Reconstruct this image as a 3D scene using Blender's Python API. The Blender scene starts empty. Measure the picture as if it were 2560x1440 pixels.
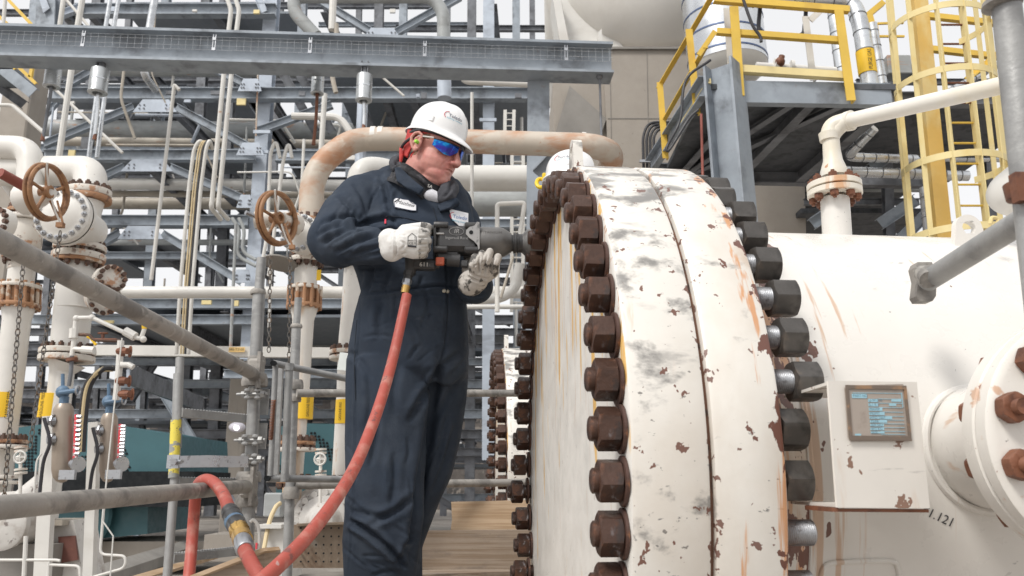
import bpy, bmesh, math, random
import numpy as np
from mathutils import Vector, Matrix, Euler, noise as mnoise
random.seed(7); rnd=random.Random(11)
sc=bpy.context.scene; COL=sc.collection
R=math.radians
# ---------------- camera -----------------
F=2083.0; TH=R(13.28)
cam=bpy.data.cameras.new('camera'); camo=bpy.data.objects.new('camera',cam); COL.objects.link(camo)
cam.sensor_width=36; cam.lens=F/2560*36; camo.rotation_euler=(math.pi/2+TH,0,0); camo.location=(0,0,0)
cam.clip_end=800; cam.clip_start=.05
cam.dof.use_dof=True; cam.dof.focus_distance=2.95; cam.dof.aperture_fstop=7.1
sc.camera=camo
# ---------------- world, sun, exposure -----------------
w=bpy.data.worlds.new('World'); sc.world=w; w.use_nodes=True
nt=w.node_tree; nt.nodes.clear()
sky=nt.nodes.new('ShaderNodeTexSky'); sky.sky_type='NISHITA'; sky.sun_disc=False
sky.sun_elevation=R(50); sky.sun_rotation=R(222); sky.air_density=1.0; sky.dust_density=4.0; sky.ozone_density=1.0
hs=nt.nodes.new('ShaderNodeHueSaturation'); hs.inputs['Saturation'].default_value=.16; hs.inputs['Value'].default_value=1.0
mxw=nt.nodes.new('ShaderNodeMix'); mxw.data_type='RGBA'; mxw.inputs[0].default_value=.6
mxw.inputs[7].default_value=(10.4,10.4,10.5,1)          # even cloud layer
bg=nt.nodes.new('ShaderNodeBackground'); bg.inputs[1].default_value=.11
wo=nt.nodes.new('ShaderNodeOutputWorld')
nt.links.new(sky.outputs[0],hs.inputs['Color']); nt.links.new(hs.outputs[0],mxw.inputs[6])
nt.links.new(mxw.outputs[2],bg.inputs[0]); nt.links.new(bg.outputs[0],wo.inputs[0])
sl=bpy.data.lights.new('sun','SUN'); sl.energy=2.1; sl.angle=R(14); sl.color=(1,.965,.91)
so=bpy.data.objects.new('sun',sl); COL.objects.link(so)
# sun stands behind the camera's left shoulder
so.rotation_euler=(R(40),0,R(-42))
sc.view_settings.view_transform='Standard'; sc.view_settings.look='None'; sc.view_settings.exposure=.17; sc.view_settings.gamma=1
sc.view_settings.use_curve_mapping=False
# ---------------- pixel -> world -----------------
def W(px,py,Y):
    v=(720-py)/F; h=(px-1280)/F
    Z=Y*(math.sin(TH)+v*math.cos(TH))/(math.cos(TH)-v*math.sin(TH))
    d=Y*math.cos(TH)+Z*math.sin(TH)
    return Vector((h*d,Y,Z))
def mpp(py,Y):
    p=W(1280,py,Y); return (p.y*math.cos(TH)+p.z*math.sin(TH))/F
# ---------------- mesh builder -----------------
class MB:
    def __init__(s): s.v=[]; s.f=[]; s.uv=None
    def add(s,vs,fs):
        o=len(s.v); s.v.extend([tuple(v) for v in vs]); s.f.extend([tuple(i+o for i in f) for f in fs]); return s
    def box(s,c,sz,m=None,bev=0):
        c=Vector(c); hx,hy,hz=[a/2 for a in sz]
        if bev>0:
            b=bev; vs=[];
            for sx in(-1,1):
                for sy in(-1,1):
                    for sz_ in(-1,1):
                        vs+=[(sx*hx,sy*(hy-b),sz_*(hz-b)),(sx*(hx-b),sy*hy,sz_*(hz-b)),(sx*(hx-b),sy*(hy-b),sz_*hz)]
            bm=bmesh.new(); [bm.verts.new(v) for v in vs]; bmesh.ops.convex_hull(bm,input=bm.verts)
            bm.verts.index_update(); vs=[v.co.copy() for v in bm.verts]; fs=[[v.index for v in f.verts] for f in bm.faces]; bm.free()
        else:
            vs=[(x*hx,y*hy,z*hz) for x in(-1,1) for y in(-1,1) for z in(-1,1)]
            fs=[(0,1,3,2),(4,6,7,5),(0,4,5,1),(2,3,7,6),(0,2,6,4),(1,5,7,3)]
        vs=[Vector(v) for v in vs]
        if m is not None: vs=[m@v for v in vs]
        return s.add([c+v for v in vs],fs)
    def bar(s,a,b,w,h,up=(0,0,1),bev=0):
        a=Vector(a); b=Vector(b); m=frame(b-a,up); return s.box((a+b)/2,((b-a).length,w,h),m,bev)
    def ring(s,c,m,r,n,ph=0):
        return [c+m@Vector((0,r*math.cos(ph+2*math.pi*i/n),r*math.sin(ph+2*math.pi*i/n))) for i in range(n)]
    def lathe(s,prof,o,ax,n=32,cap=True,up=(0,0,1)):
        "prof: list of (t along axis, radius)"
        o=Vector(o); ax=Vector(ax).normalized(); m=frame(ax,up); vs=[]; fs=[]
        for t,r in prof: vs+=s.ring(o+ax*t,m,max(r,1e-5),n)
        for k in range(len(prof)-1):
            for i in range(n):
                j=(i+1)%n; fs.append((k*n+i,k*n+j,(k+1)*n+j,(k+1)*n+i))
        if cap:
            fs.append(tuple(range(n))[::-1]); k=(len(prof)-1)*n; fs.append(tuple(range(k,k+n)))
        return s.add(vs,fs)
    def cyl(s,a,b,r,r2=None,n=16):
        a=Vector(a); b=Vector(b); return s.lathe([(0,r),((b-a).length,r if r2 is None else r2)],a,b-a,n)
    def tube(s,path,r,n=12,cap=True):
        P=[Vector(p) for p in path]; N=len(P)
        rr=r if isinstance(r,(list,tuple)) else [r]*N
        t=(P[1]-P[0]).normalized(); up=Vector((0,0,1)) if abs(t.z)<.9 else Vector((0,1,0))
        nrm=(up-t*up.dot(t)).normalized(); vs=[];fs=[]
        for i in range(N):
            if i==0: t=(P[1]-P[0]).normalized()
            elif i==N-1: t=(P[-1]-P[-2]).normalized()
            else:
                t=((P[i+1]-P[i]).normalized()+(P[i]-P[i-1]).normalized())
                t=t.normalized() if t.length>1e-6 else (P[i+1]-P[i]).normalized()
            nrm=(nrm-t*nrm.dot(t)); nrm=nrm.normalized() if nrm.length>1e-6 else t.orthogonal().normalized()
            bn=t.cross(nrm)
            for k in range(n):
                a=2*math.pi*k/n; vs.append(P[i]+(nrm*math.cos(a)+bn*math.sin(a))*rr[i])
        for i in range(N-1):
            for k in range(n):
                j=(k+1)%n; fs.append((i*n+k,i*n+j,(i+1)*n+j,(i+1)*n+k))
        if cap: fs.append(tuple(range(n))[::-1]); fs.append(tuple(range((N-1)*n,N*n)))
        return s.add(vs,fs)
    def sphere(s,c,r,n=16,m=None,sc3=(1,1,1)):
        c=Vector(c); vs=[];fs=[]; k=n//2
        for i in range(k+1):
            p=math.pi*i/k
            for j in range(n):
                a=2*math.pi*j/n; q=Vector((r*sc3[0]*math.sin(p)*math.cos(a),r*sc3[1]*math.sin(p)*math.sin(a),r*sc3[2]*math.cos(p)))
                if m is not None:q=m@q
                vs.append(c+q)
        for i in range(k):
            for j in range(n):
                l=(j+1)%n; fs.append((i*n+j,(i+1)*n+j,(i+1)*n+l,i*n+l))
        return s.add(vs,fs)
    def prism(s,pts,ex):
        "closed outline (3-D points) extruded by vector ex"
        ex=Vector(ex); n=len(pts); P=[Vector(p) for p in pts]
        fs=[tuple(range(n))[::-1],tuple(range(n,2*n))]+[(i,(i+1)%n,(i+1)%n+n,i+n) for i in range(n)]
        return s.add(P+[p+ex for p in P],fs)
    def ibeam(s,a,b,h,w,up=(0,0,1),tf=None,tw=None):
        a=Vector(a); b=Vector(b); m=frame(b-a,up); tf=tf or h*.07; tw=tw or w*.07
        o=[(-w/2,-h/2),(w/2,-h/2),(w/2,-h/2+tf),(tw/2,-h/2+tf),(tw/2,h/2-tf),(w/2,h/2-tf),(w/2,h/2),(-w/2,h/2),(-w/2,h/2-tf),(-tw/2,h/2-tf),(-tw/2,-h/2+tf),(-w/2,-h/2+tf)]
        return s.prism([a+m@Vector((0,y,z)) for y,z in o],b-a)
    def chan(s,a,b,h,w,up=(0,0,1),t=None,side=1):
        a=Vector(a); b=Vector(b); m=frame(b-a,up); t=t or h*.06
        o=[(0,-h/2),(w,-h/2),(w,-h/2+t),(t,-h/2+t),(t,h/2-t),(w,h/2-t),(w,h/2),(0,h/2)]
        return s.prism([a+m@Vector((0,y*side,z)) for y,z in o],b-a)
    def angle(s,a,b,w,t,up=(0,0,1)):
        a=Vector(a); b=Vector(b); m=frame(b-a,up)
        o=[(0,0),(w,0),(w,t),(t,t),(t,w),(0,w)]
        return s.prism([a+m@Vector((0,y,z)) for y,z in o],b-a)
def frame(ax,up=(0,0,1)):
    x=Vector(ax).normalized(); up=Vector(up)
    if abs(x.dot(up.normalized()))>.999: up=Vector((0,1,0)) if abs(x.y)<.9 else Vector((1,0,0))
    y=up.cross(x).normalized(); z=x.cross(y)
    return Matrix((x,y,z)).transposed()
def roundpath(P,r,k=6):
    P=[Vector(p) for p in P]; out=[P[0]]
    for i in range(1,len(P)-1):
        a=P[i-1]-P[i]; b=P[i+1]-P[i]; d=min(r,a.length*.49,b.length*.49)
        p0=P[i]+a.normalized()*d; p2=P[i]+b.normalized()*d
        for j in range(k+1):
            t=j/k; out.append(p0*(1-t)**2+P[i]*2*t*(1-t)+p2*t*t)
    out.append(P[-1]); return out
def spline(P,k=8):
    P=[Vector(p) for p in P]; Q=[P[0]*2-P[1]]+P+[P[-1]*2-P[-2]]; out=[]
    for i in range(1,len(Q)-2):
        a,b,c,d=Q[i-1:i+3]
        for j in range(k):
            t=j/k; out.append(.5*((2*b)+(c-a)*t+(2*a-5*b+4*c-d)*t*t+(3*b-a-3*c+d)*t**3))
    out.append(P[-1]); return out
def mesh_of(mb,mat,smooth=35,name='m'):
    me=bpy.data.meshes.new(name); me.from_pydata(mb.v,[],mb.f)
    bm=bmesh.new(); bm.from_mesh(me); bmesh.ops.recalc_face_normals(bm,faces=bm.faces); bm.to_mesh(me); bm.free()
    if mat: me.materials.append(mat)
    if smooth:
        me.polygons.foreach_set('use_smooth',[True]*len(me.polygons)); me.set_sharp_from_angle(angle=R(smooth))
    me.update(); return me
def obj(name,mb,mat,parent=None,smooth=35,local=False):
    me=mb if isinstance(mb,bpy.types.Mesh) else mesh_of(mb,mat,smooth,name)
    o=bpy.data.objects.new(name,me); COL.objects.link(o)
    if parent is not None:
        o.parent=parent
        if not local:
            M=wmat(parent).inverted(); me.transform(M)
    return o
def wmat(o):
    m=Matrix.LocRotScale(o.location,o.rotation_euler,o.scale)
    return wmat(o.parent)@m if o.parent else m
def tag(o,label=None,cat=None,group=None,kind=None):
    if label:o['label']=label
    if cat:o['category']=cat
    if group:o['group']=group
    if kind:o['kind']=kind
    return o
def empty(name,loc,label,cat,group=None,rz=0):
    o=bpy.data.objects.new(name,None); COL.objects.link(o); o.location=loc; o.rotation_euler=(0,0,rz); o.empty_display_size=.1
    return tag(o,label,cat,group)
def thing(name,mb,mat,label,cat,group=None,smooth=35):
    return tag(obj(name,mb,mat,None,smooth),label,cat,group)
def copy_tree(o,parent=None):
    c=o.copy(); COL.objects.link(c); c.parent=parent
    for ch in list(o.children): copy_tree(ch,c)
    return c
# ---------------- materials -----------------
MATS={}
def M(name,base,layers=(),rough=.5,metal=0,bump=(0,0),var=.06,vscale=3,spec=.5,coat=0):
    "layers: (colour, noise scale xyz, lo, hi, strength[, detail])"
    if name in MATS: return MATS[name]
    m=bpy.data.materials.new(name); m.use_nodes=True; t=m.node_tree; N=t.nodes; L=t.links
    b=N['Principled BSDF']; b.inputs['Roughness'].default_value=rough; b.inputs['Metallic'].default_value=metal
    b.inputs['Specular IOR Level'].default_value=spec; b.inputs['Coat Weight'].default_value=coat
    tc=N.new('ShaderNodeTexCoord')
    def nz(scale,detail=4,dist=0,off=0):
        mp=N.new('ShaderNodeMapping'); mp.inputs['Scale'].default_value=scale if hasattr(scale,'__len__') else (scale,)*3
        mp.inputs['Location'].default_value=(off,off*1.7,off*.6)
        n=N.new('ShaderNodeTexNoise'); n.inputs['Scale'].default_value=1; n.inputs['Detail'].default_value=detail; n.inputs['Distortion'].default_value=0 if (hasattr(scale,'__len__') and max(scale)>8*min(scale)) else dist
        n.inputs['Roughness'].default_value=.6
        L.new(tc.outputs['Object'],mp.inputs[0]); L.new(mp.outputs[0],n.inputs['Vector']); return n.outputs['Fac']
    def mr(x,lo,hi,a,c):
        q=N.new('ShaderNodeMapRange'); q.interpolation_type='SMOOTHSTEP'
        for i,vv in zip((1,2,3,4),(lo,hi,a,c)): q.inputs[i].default_value=vv
        L.new(x,q.inputs[0]); return q.outputs[0]
    cur=None
    v0=N.new('ShaderNodeMix'); v0.data_type='RGBA'; v0.inputs[6].default_value=(*[c*(1-var) for c in base],1); v0.inputs[7].default_value=(*[min(1,c*(1+var)) for c in base],1)
    L.new(mr(nz(vscale,5),.3,.7,0,1),v0.inputs[0]); cur=v0.outputs[2]
    for k,l in enumerate(layers):
        col,s,lo,hi,st=l[:5]; det=l[5] if len(l)>5 else 5
        fac=mr(nz(s,det,.2,k*3.1+1),lo,hi,0,st)
        if len(l)>7:     # bias along one axis of the object
            axn,g0,g1,amt=l[7]
            sp=N.new('ShaderNodeSeparateXYZ'); L.new(tc.outputs['Object'],sp.inputs[0])
            ad=N.new('ShaderNodeMath'); ad.operation='ADD'; L.new(nz(s,det,.2,k*3.1+1),ad.inputs[0]); L.new(mr(sp.outputs[axn],g0,g1,0,amt),ad.inputs[1])
            fac=mr(ad.outputs[0],lo,hi,0,st)
        if len(l)>6 and l[6]:     # limit to a second, broad mask
            mu=N.new('ShaderNodeMath'); mu.operation='MULTIPLY'; L.new(fac,mu.inputs[0]); L.new(mr(nz(l[6],2,0,k*5+9),.48,.62,0,1),mu.inputs[1]); fac=mu.outputs[0]
        x=N.new('ShaderNodeMix'); x.data_type='RGBA'; x.inputs[7].default_value=(*col,1); L.new(cur,x.inputs[6]); L.new(fac,x.inputs[0]); cur=x.outputs[2]
    L.new(cur,b.inputs['Base Color'])
    q=mr(nz(vscale*4,4,0,4),.3,.7,max(0,rough-.1),min(1,rough+.12)); L.new(q,b.inputs['Roughness'])
    if bump[1]:
        bp=N.new('ShaderNodeBump'); bp.inputs['Strength'].default_value=bump[1]; bp.inputs['Distance'].default_value=.004
        L.new(nz(bump[0],6),bp.inputs['Height']); L.new(bp.outputs[0],b.inputs['Normal'])
    MATS[name]=m; return m
RUST=(.22,.085,.04); ORG=(.55,.25,.09); DRK=(.10,.055,.04)
# ================= ground and deck =================
m_ground=M('concrete_ground',(.30,.27,.24),[((.16,.14,.12),1.5,.5,.7,.7),((.08,.075,.07),9,.62,.7,.6),((.42,.39,.35),.6,.5,.6,.5)],.9,bump=(30,.4))
g=MB().box((0,150,-1.45),(700,420,.3)); tag(obj('ground',g,m_ground),kind='structure')
# ================= big vessel =================
m_cream=M('cream_paint',(.72,.695,.655),[((.56,.48,.41),(1.2,1.2,.6),.48,.75,.35),((.50,.26,.11),(42,5,.9),.63,.72,.6,4,None,(0,.70,.40,.14)),((.60,.42,.28),(9,4,.6),.60,.75,.35,4,1.6),((.14,.055,.035),(14,14,9),.725,.732,.95,3,None,(0,.60,.42,.15)),((.14,.055,.035),(9,9,6),.71,.715,.95,3,1.6),((.22,.21,.20),(14,34,30),.655,.69,.7,6,1.3),((.12,.11,.10),(60,60,60),.735,.745,.7,3)],.33,var=.03,bump=(25,.12))
m_rim=M('cream_paint_scuffed',(.71,.68,.63),[((.57,.50,.42),(3,3,2),.45,.72,.5),((.15,.145,.14),(7,13,11),.57,.70,.85,13,None,(2,.2,.9,.16)),((.22,.21,.20),(4,12,12),.60,.74,.6,13),((.10,.10,.10),(26,70,50),.64,.68,.8,8,1.5),((.12,.11,.10),(45,18,60),.665,.69,.8,6),((.60,.27,.10),(30,12,1.6),.62,.72,.6,4,2.2),((.15,.055,.035),(11,11,8),.705,.712,.95,4,2.0),((.15,.06,.04),(30,30,26),.655,.665,.95,3,None,(0,.168-.02,.168,.10)),((.15,.06,.04),(48,48,38),.73,.74,.9,3,2.6)],.38,var=.04,bump=(30,.25))
m_rimb=M('cream_paint_rust_pitted',(.71,.68,.63),[((.57,.50,.42),(3,3,2),.45,.72,.5),((.15,.145,.14),(7,13,11),.60,.72,.8,13,None,(2,.3,.9,.15)),((.42,.33,.24),(4,9,3),.58,.74,.5,12),((.10,.10,.10),(26,70,50),.65,.69,.8,8,1.5),((.60,.27,.10),(34,12,1.4),.635,.72,.85,4,None,(0,.255,.325,.15)),((.46,.30,.18),(5,5,3),.60,.78,.5,6,None,(0,.26,.325,.12)),((.14,.052,.035),(12,12,9),.675,.682,.97,4,2.3),((.14,.052,.035),(17,17,11),.665,.675,.97,4,None,(0,.275,.325,.16)),((.14,.052,.035),(30,30,26),.66,.67,.9,3,None,(0,.20,.172,.08)),((.15,.06,.04),(40,40,34),.725,.735,.9,3,3)],.38,var=.04,bump=(30,.25))
m_face=M('cream_paint_rust_streaks',(.74,.715,.67),[((.62,.46,.30),(50,50,1.5),.60,.75,.3,3,1.2),((.42,.19,.08),(80,80,2.2),.64,.70,.75,3,None,(2,-.1,.8,.08)),((.74,.42,.07),(16,16,1.5),.63,.67,.85,3,None,(2,.05,.45,.07)),((.12,.06,.05),(60,60,30),.71,.73,.8,3)],.4,var=.04,bump=(30,.15))
m_rust=M('rusty_nut_steel',(.072,.038,.027),[((.22,.09,.045),22,.50,.70,.8),((.040,.032,.030),18,.54,.66,.75),((.36,.36,.38),(50,34,34),.56,.68,.65,8,9)],.42,.35,bump=(60,.5),var=.2,vscale=20)
m_black=M('black_oxide_steel',(.095,.088,.082),[((.20,.16,.13),16,.48,.68,.7),((.03,.028,.027),12,.5,.65,.6)],.42,.55,bump=(50,.3),var=.15,vscale=20)
m_galv=M('galvanised_thread',(.42,.43,.45),[((.18,.17,.17),(40,40,40),.58,.68,.7)],.34,.85,bump=(60,.2),var=.15)
m_washer=M('dark_rust_washer',(.08,.042,.032),[((.25,.11,.05),40,.56,.66,.7)],.6,.2,bump=(60,.5))
VR=.93; VB=.874; VS=.748; T1=.168; T2=.325
vessel=empty('pressure_vessel',(.153,2.6285,.043),'large cream-white horizontal vessel with a huge bolted end flange and rust stains','vessel',rz=R(5.17))
VM=wmat(vessel)
def vl(x,y,z): return Vector((x,y,z))
o0=(0,0,0); X=(1,0,0)
obj('blind_cover',MB().lathe([(0,.0),(0,VR-.09),(0,VR-.012),(.004,VR-.004),(.012,VR),(T1-.014,VR),(T1-.006,VR-.004),(T1-.003,VR-.014),(T1-.003,.3)],o0,X,160,cap=False),m_face,vessel,local=True)
cover=vessel.children[0]; cover.data.materials.append(m_rim)
for p in cover.data.polygons:
    if p.center.x>.003: p.material_index=1
obj('gasket',MB().lathe([(T1-.003,VR-.016),(T1+.004,VR-.016)],o0,X,128,cap=False),M('gasket_rust',(.16,.08,.05),[((.05,.035,.03),20,.5,.6,.9)],.8),vessel,local=True)
obj('flange_ring',MB().lathe([(T1+.004,.3),(T1+.004,VR-.014),(T1+.007,VR-.004),(T1+.014,VR),(T2-.012,VR),(T2-.004,VR-.004),(T2,VR-.012),(T2,VS+.055),(T2+.02,VS+.045),(T2+.12,VS+.004),(T2+.125,VS)],o0,X,160,cap=False),m_rimb,vessel,local=True)
obj('shell',MB().lathe([(T2+.125,VS),(T2+.127,VS),(2.2,VS),(3.2,VS),(4.5,VS)],o0,X,160),m_cream,vessel,local=True)
# weld bead between hub and shell
obj('weld_bead',MB().lathe([(T2+.118,VS),(T2+.124,VS+.006),(T2+.134,VS+.006),(T2+.14,VS)],o0,X,128,cap=False),m_cream,vessel,local=True)
def hexnut(af,h,n=48,tw=0,cap=.96,ch=.55):
    mb=MB(); rings=[]
    def rr(a):
        q=((a-tw)%(math.pi/3))-math.pi/6; return af/2/math.cos(q)
    def circ(x,fr): return [Vector((x,fr*af/2*math.cos(2*math.pi*i/n),fr*af/2*math.sin(2*math.pi*i/n))) for i in range(n)]
    mid0=[];mid1=[]
    for i in range(n):
        a=2*math.pi*i/n; r=rr(a)*.995; e=(r-af/2)*ch+.0008
        mid0.append(Vector((e,r*math.cos(a),r*math.sin(a)))); mid1.append(Vector((h-e,r*math.cos(a),r*math.sin(a))))
    rg=[circ(0,.5),circ(0,cap),mid0,mid1,circ(h,cap),circ(h,.5)]
    vs=[v for r_ in rg for v in r_]; fs=[]
    for k in range(5):
        for i in range(n):
            j=(i+1)%n; fs.append((k*n+i,k*n+j,(k+1)*n+j,(k+1)*n+i))
    fs.append(tuple(range(n))[::-1]); fs.append(tuple(range(5*n,6*n)))
    return mb.add(vs,fs)
def thread(r,L,p,n=20,x0=0):
    pr=[(x0,r*.82),(x0+.002,r*.95)]; k=int(L/p)
    for i in range(k): pr+=[(x0+.003+i*p,r*.93),(x0+.003+i*p+p*.5,r)]
    pr+=[(x0+L,r*.93)]; return pr
AF=.081
nut_me=[mesh_of(hexnut(AF,.048,48,t),m_rust,28,'nut') for t in (0,.25,.5,.8)]
bnut_me=[mesh_of(hexnut(AF*1.0,.060,48,t),m_black,28,'nut') for t in (.1,.4,.7)]
wash_me=mesh_of(MB().lathe([(0,.0),(0,.050),(.001,.052),(.007,.052),(.008,.050),(.008,.01)],o0,X,32,cap=False),m_washer,35,'washer')
def studmesh(L):
    "one bolt, front end at x=0, behind the rear flange the bright thread"
    me=mesh_of(MB().lathe([(0,.0),(0,.022),(.003,.026),(.03,.027),(.25,.027)]+thread(.027,L+.03,.0042,24,T2+.04),o0,X,24),m_rust,40,'stud_bolt')
    me.materials.append(m_galv)
    for p in me.polygons:
        if p.center.x>T2+.04: p.material_index=1
    return me
NB=52
studs={L:studmesh(L) for L in (.07,.085,.095,.11)}
A0=R(-2.3)
rear_gap={0:.004,1:.004,2:.050,3:.038,4:.045,5:.030,6:.026,7:.03,8:.01,9:.03,10:.004,11:.02}
for k in range(NB):
    a=A0+2*math.pi*k/NB            # 0 = camera side (local -y), going up
    y=-VB*math.cos(a); z=VB*math.sin(a); deg=math.degrees(a)%360; far=90<deg<270
    out=0.0
    if far and z<.25 and z>-.6: out=rnd.choice([.0,.004,.022,.0,.018,.01])
    if k in rear_gap: L=.095 if rear_gap[k]>.03 else .07
    else: L=.07
    if k==2: L=.11
    s=bpy.data.objects.new('stud_bolt',studs[L]); COL.objects.link(s); s.parent=vessel
    s.location=(-.068-out-rnd.uniform(0,.006),y,z); s.rotation_euler=(a,0,0); sx=s.location.x
    q=bpy.data.objects.new('nut',rnd.choice(nut_me)); COL.objects.link(q); q.parent=s; q.rotation_euler=(rnd.uniform(0,1.05),0,0)
    q.location=(-.057-out-sx,0,0)
    q=bpy.data.objects.new('washer',wash_me); COL.objects.link(q); q.parent=s
    q.location=(-.0085-(out*rnd.uniform(.2,.9))-sx,rnd.uniform(-.002,.002),rnd.uniform(-.005,0))
    if k not in (NB-1,NB-2,NB-3):
        q=bpy.data.objects.new('nut',rnd.choice(bnut_me)); COL.objects.link(q); q.parent=s; q.rotation_euler=(rnd.uniform(0,1),0,0)
        q.location=(T2+rear_gap.get(k,.02)-sx,0,0)
# ================= parts on the vessel =================
m_brown=M('rusty_bolt_orange',(.19,.075,.04),[((.10,.04,.027),30,.5,.66,.8)],.6,.1,bump=(60,.5),var=.2,vscale=15)
m_plate=M('nameplate_metal',(.36,.31,.27),[((.22,.18,.15),20,.5,.7,.6)],.6,.0)
m_blue=M('nameplate_blue',(.31,.52,.61),[((.35,.62,.75),30,.5,.7,.6)],.45)
m_sill=M('cream_paint_chipped_edge',(.70,.665,.615),[((.55,.34,.2),(14,14,2),.60,.72,.5,4),((.20,.09,.05),(16,16,16),.655,.665,.9,4),((.3,.28,.26),(3,30,30),.64,.70,.4,8)],.4,var=.05)
def text_mesh(s,size,align='CENTER',extr=0,shear=0,res=3,space=1.0):
    c=bpy.data.curves.new('t','FONT'); c.body=s; c.size=size; c.align_x=align; c.align_y='CENTER'; c.extrude=extr; c.resolution_u=res; c.shear=shear; c.space_character=space
    o=bpy.data.objects.new('t',c); COL.objects.link(o); dg=bpy.context.evaluated_depsgraph_get(); dg.update()
    me=bpy.data.meshes.new_from_object(o.evaluated_get(dg)); bpy.data.objects.remove(o); bpy.data.curves.remove(c)
    V=[v.co.copy() for v in me.vertices]; Fs=[tuple(p.vertices) for p in me.polygons]; bpy.data.meshes.remove(me); return V,Fs
def text_on(mb,s,size,o,ex,ez,align='CENTER',lift=0,shear=0,fn=None,space=1.0):
    "letters laid on the plane through o, running along ex, upright along ez"
    ex=Vector(ex).normalized(); ez=Vector(ez).normalized(); n=ex.cross(ez)
    V,Fs=text_mesh(s,size,align,0,shear,space=space)
    pts=[Vector(o)+ex*v.x+ez*v.y+n*(lift) for v in V]
    if fn: pts=[fn(p) for p in pts]
    return mb.add(pts,Fs)
m_ink=M('black_marker',(.03,.03,.035),[],.6,var=.1)
def vlocal(p): return VM.inverted()@p
# nameplate box stands off the shell; outline in photo px at its own depth
bq=[W(2070,952,1.62),W(2292,955,1.66),W(2325,1271,1.66),W(2093,1269,1.62)]
bqc=sum(bq,Vector())/4
nb=MB(); 
back=[q+Vector((0,.34,-.0)) for i,q in enumerate(bq)]
fr=bq; n_=(fr[1]-fr[0]).cross(fr[3]-fr[0]).normalized(); 
if n_.y>0:n_=-n_
th=.006
# front plate, left web, lower lip
nb.prism([fr[0],fr[1],fr[2],fr[3]],-n_*th)
obj('nameplate_bracket',nb,m_sill,vessel)
pt_=MB().prism([fr[0]-n_*.0064+Vector((0.004,0,-.001)),fr[1]-n_*.0064+Vector((0,0,-.001)),fr[1]+Vector((-.0,.24,-.001)),fr[0]+Vector((-.0,.27,-.001))],Vector((0,0,-.006)))
obj('bracket_top',pt_,m_sill,vessel)
obj('bracket_bottom',MB().prism([fr[3]-n_*.0064+Vector((0.004,0,.007)),fr[2]-n_*.0064+Vector((0,0,.007)),fr[2]+Vector((-.0,.24,.007)),fr[3]+Vector((-.0,.27,.007))],Vector((0,0,-.006))),m_sill,vessel)
bs=MB(); a_,b_=fr[3]-n_*.007,fr[2]-n_*.007
bs.bar(a_+Vector((-.0,.15,-.004)),a_+Vector((.0,.0,-.004)),.012,.008); bs.bar(a_+Vector((0,.01,-.005)),b_+Vector((0,.01,-.005)),.02,.006)
obj('bracket_lip',bs,m_brown,vessel)
def onplate(u,v,l=.002): return fr[0]+(fr[1]-fr[0])*u+((fr[3]-fr[0])*(1-u)+(fr[2]-fr[1])*u)*v+n_*l
def quad(mb,u0,v0,u1,v1,l,t=.001):
    return mb.prism([onplate(u0,v0,l),onplate(u1,v0,l),onplate(u1,v1,l),onplate(u0,v1,l)],n_*t)
pm=MB(); cr=.03
pm.prism([onplate(u,v,.0012) for u,v in [(.17,.06),(.19,.04),(.82,.02),(.85,.05),(.85,.45),(.82,.475),(.19,.485),(.165,.45)]],n_*.003)
plate=obj('nameplate',pm,m_plate,vessel)
fm=MB()
for (u0,v0,u1,v1) in [(.17,.035,.85,.065),(.17,.44,.85,.478),(.165,.065,.20,.44),(.82,.065,.85,.44)]: quad(fm,u0,v0,u1,v1,.0045,.0025)
obj('nameplate_border',fm,M('nameplate_border_rusty',(.16,.125,.10),[((.34,.20,.11),30,.5,.65,.8)],.7),plate)
bm_=MB(); rows=[(.105,.14,.235,.40),(.145,.17,.41,.52),(.18,.205,.41,.515),(.215,.24,.41,.56),(.25,.275,.41,.58),(.285,.305,.41,.66),(.315,.335,.41,.60),(.345,.365,.41,.56),(.375,.395,.41,.56),(.405,.42,.41,.56)]
for v0,v1,u0,u1 in rows: quad(bm_,u0,v0,u1,v1,.0046,.0006)
for v in (.095,.142,.176,.211,.247,.281,.311,.341,.371,.401,.425): quad(bm_,.245 if v==.095 else .52,v,.79,v+.004,.0046,.0006)
quad(bm_,.79,.09,.797,.21,.0046,.0006); quad(bm_,.67,.145,.78,.165,.0046,.0005); quad(bm_,.64,.178,.72,.2,.0046,.0005)
quad(bm_,.235,.425,.30,.445,.0046,.0006)
obj('nameplate_rows',bm_,m_blue,plate)
tm=MB(); ex=(fr[1]-fr[0]).normalized(); ez=(fr[0]-fr[3]).normalized()
for k,(t,u,v) in enumerate([('PART NO',.245,.122),('U-W-2 N',.415,.157),('S-1 R-2',.415,.192),('MAWP',.415,.228),('MDMT',.415,.262),('HYD TEST',.415,.295),('YEAR',.415,.325),('SER NO',.415,.355),('WT KG',.415,.385),('SIZE',.415,.412)]):
    text_on(tm,t,.0075,onplate(u,v,.0054),ex,ez,'LEFT')
obj('nameplate_lettering',tm,M('nameplate_grey_letters',(.12,.20,.26),[],.5),plate,smooth=0)
mk_=MB(); q=W(2348,1292,1.95)
qq=lambda x,y:None
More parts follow.
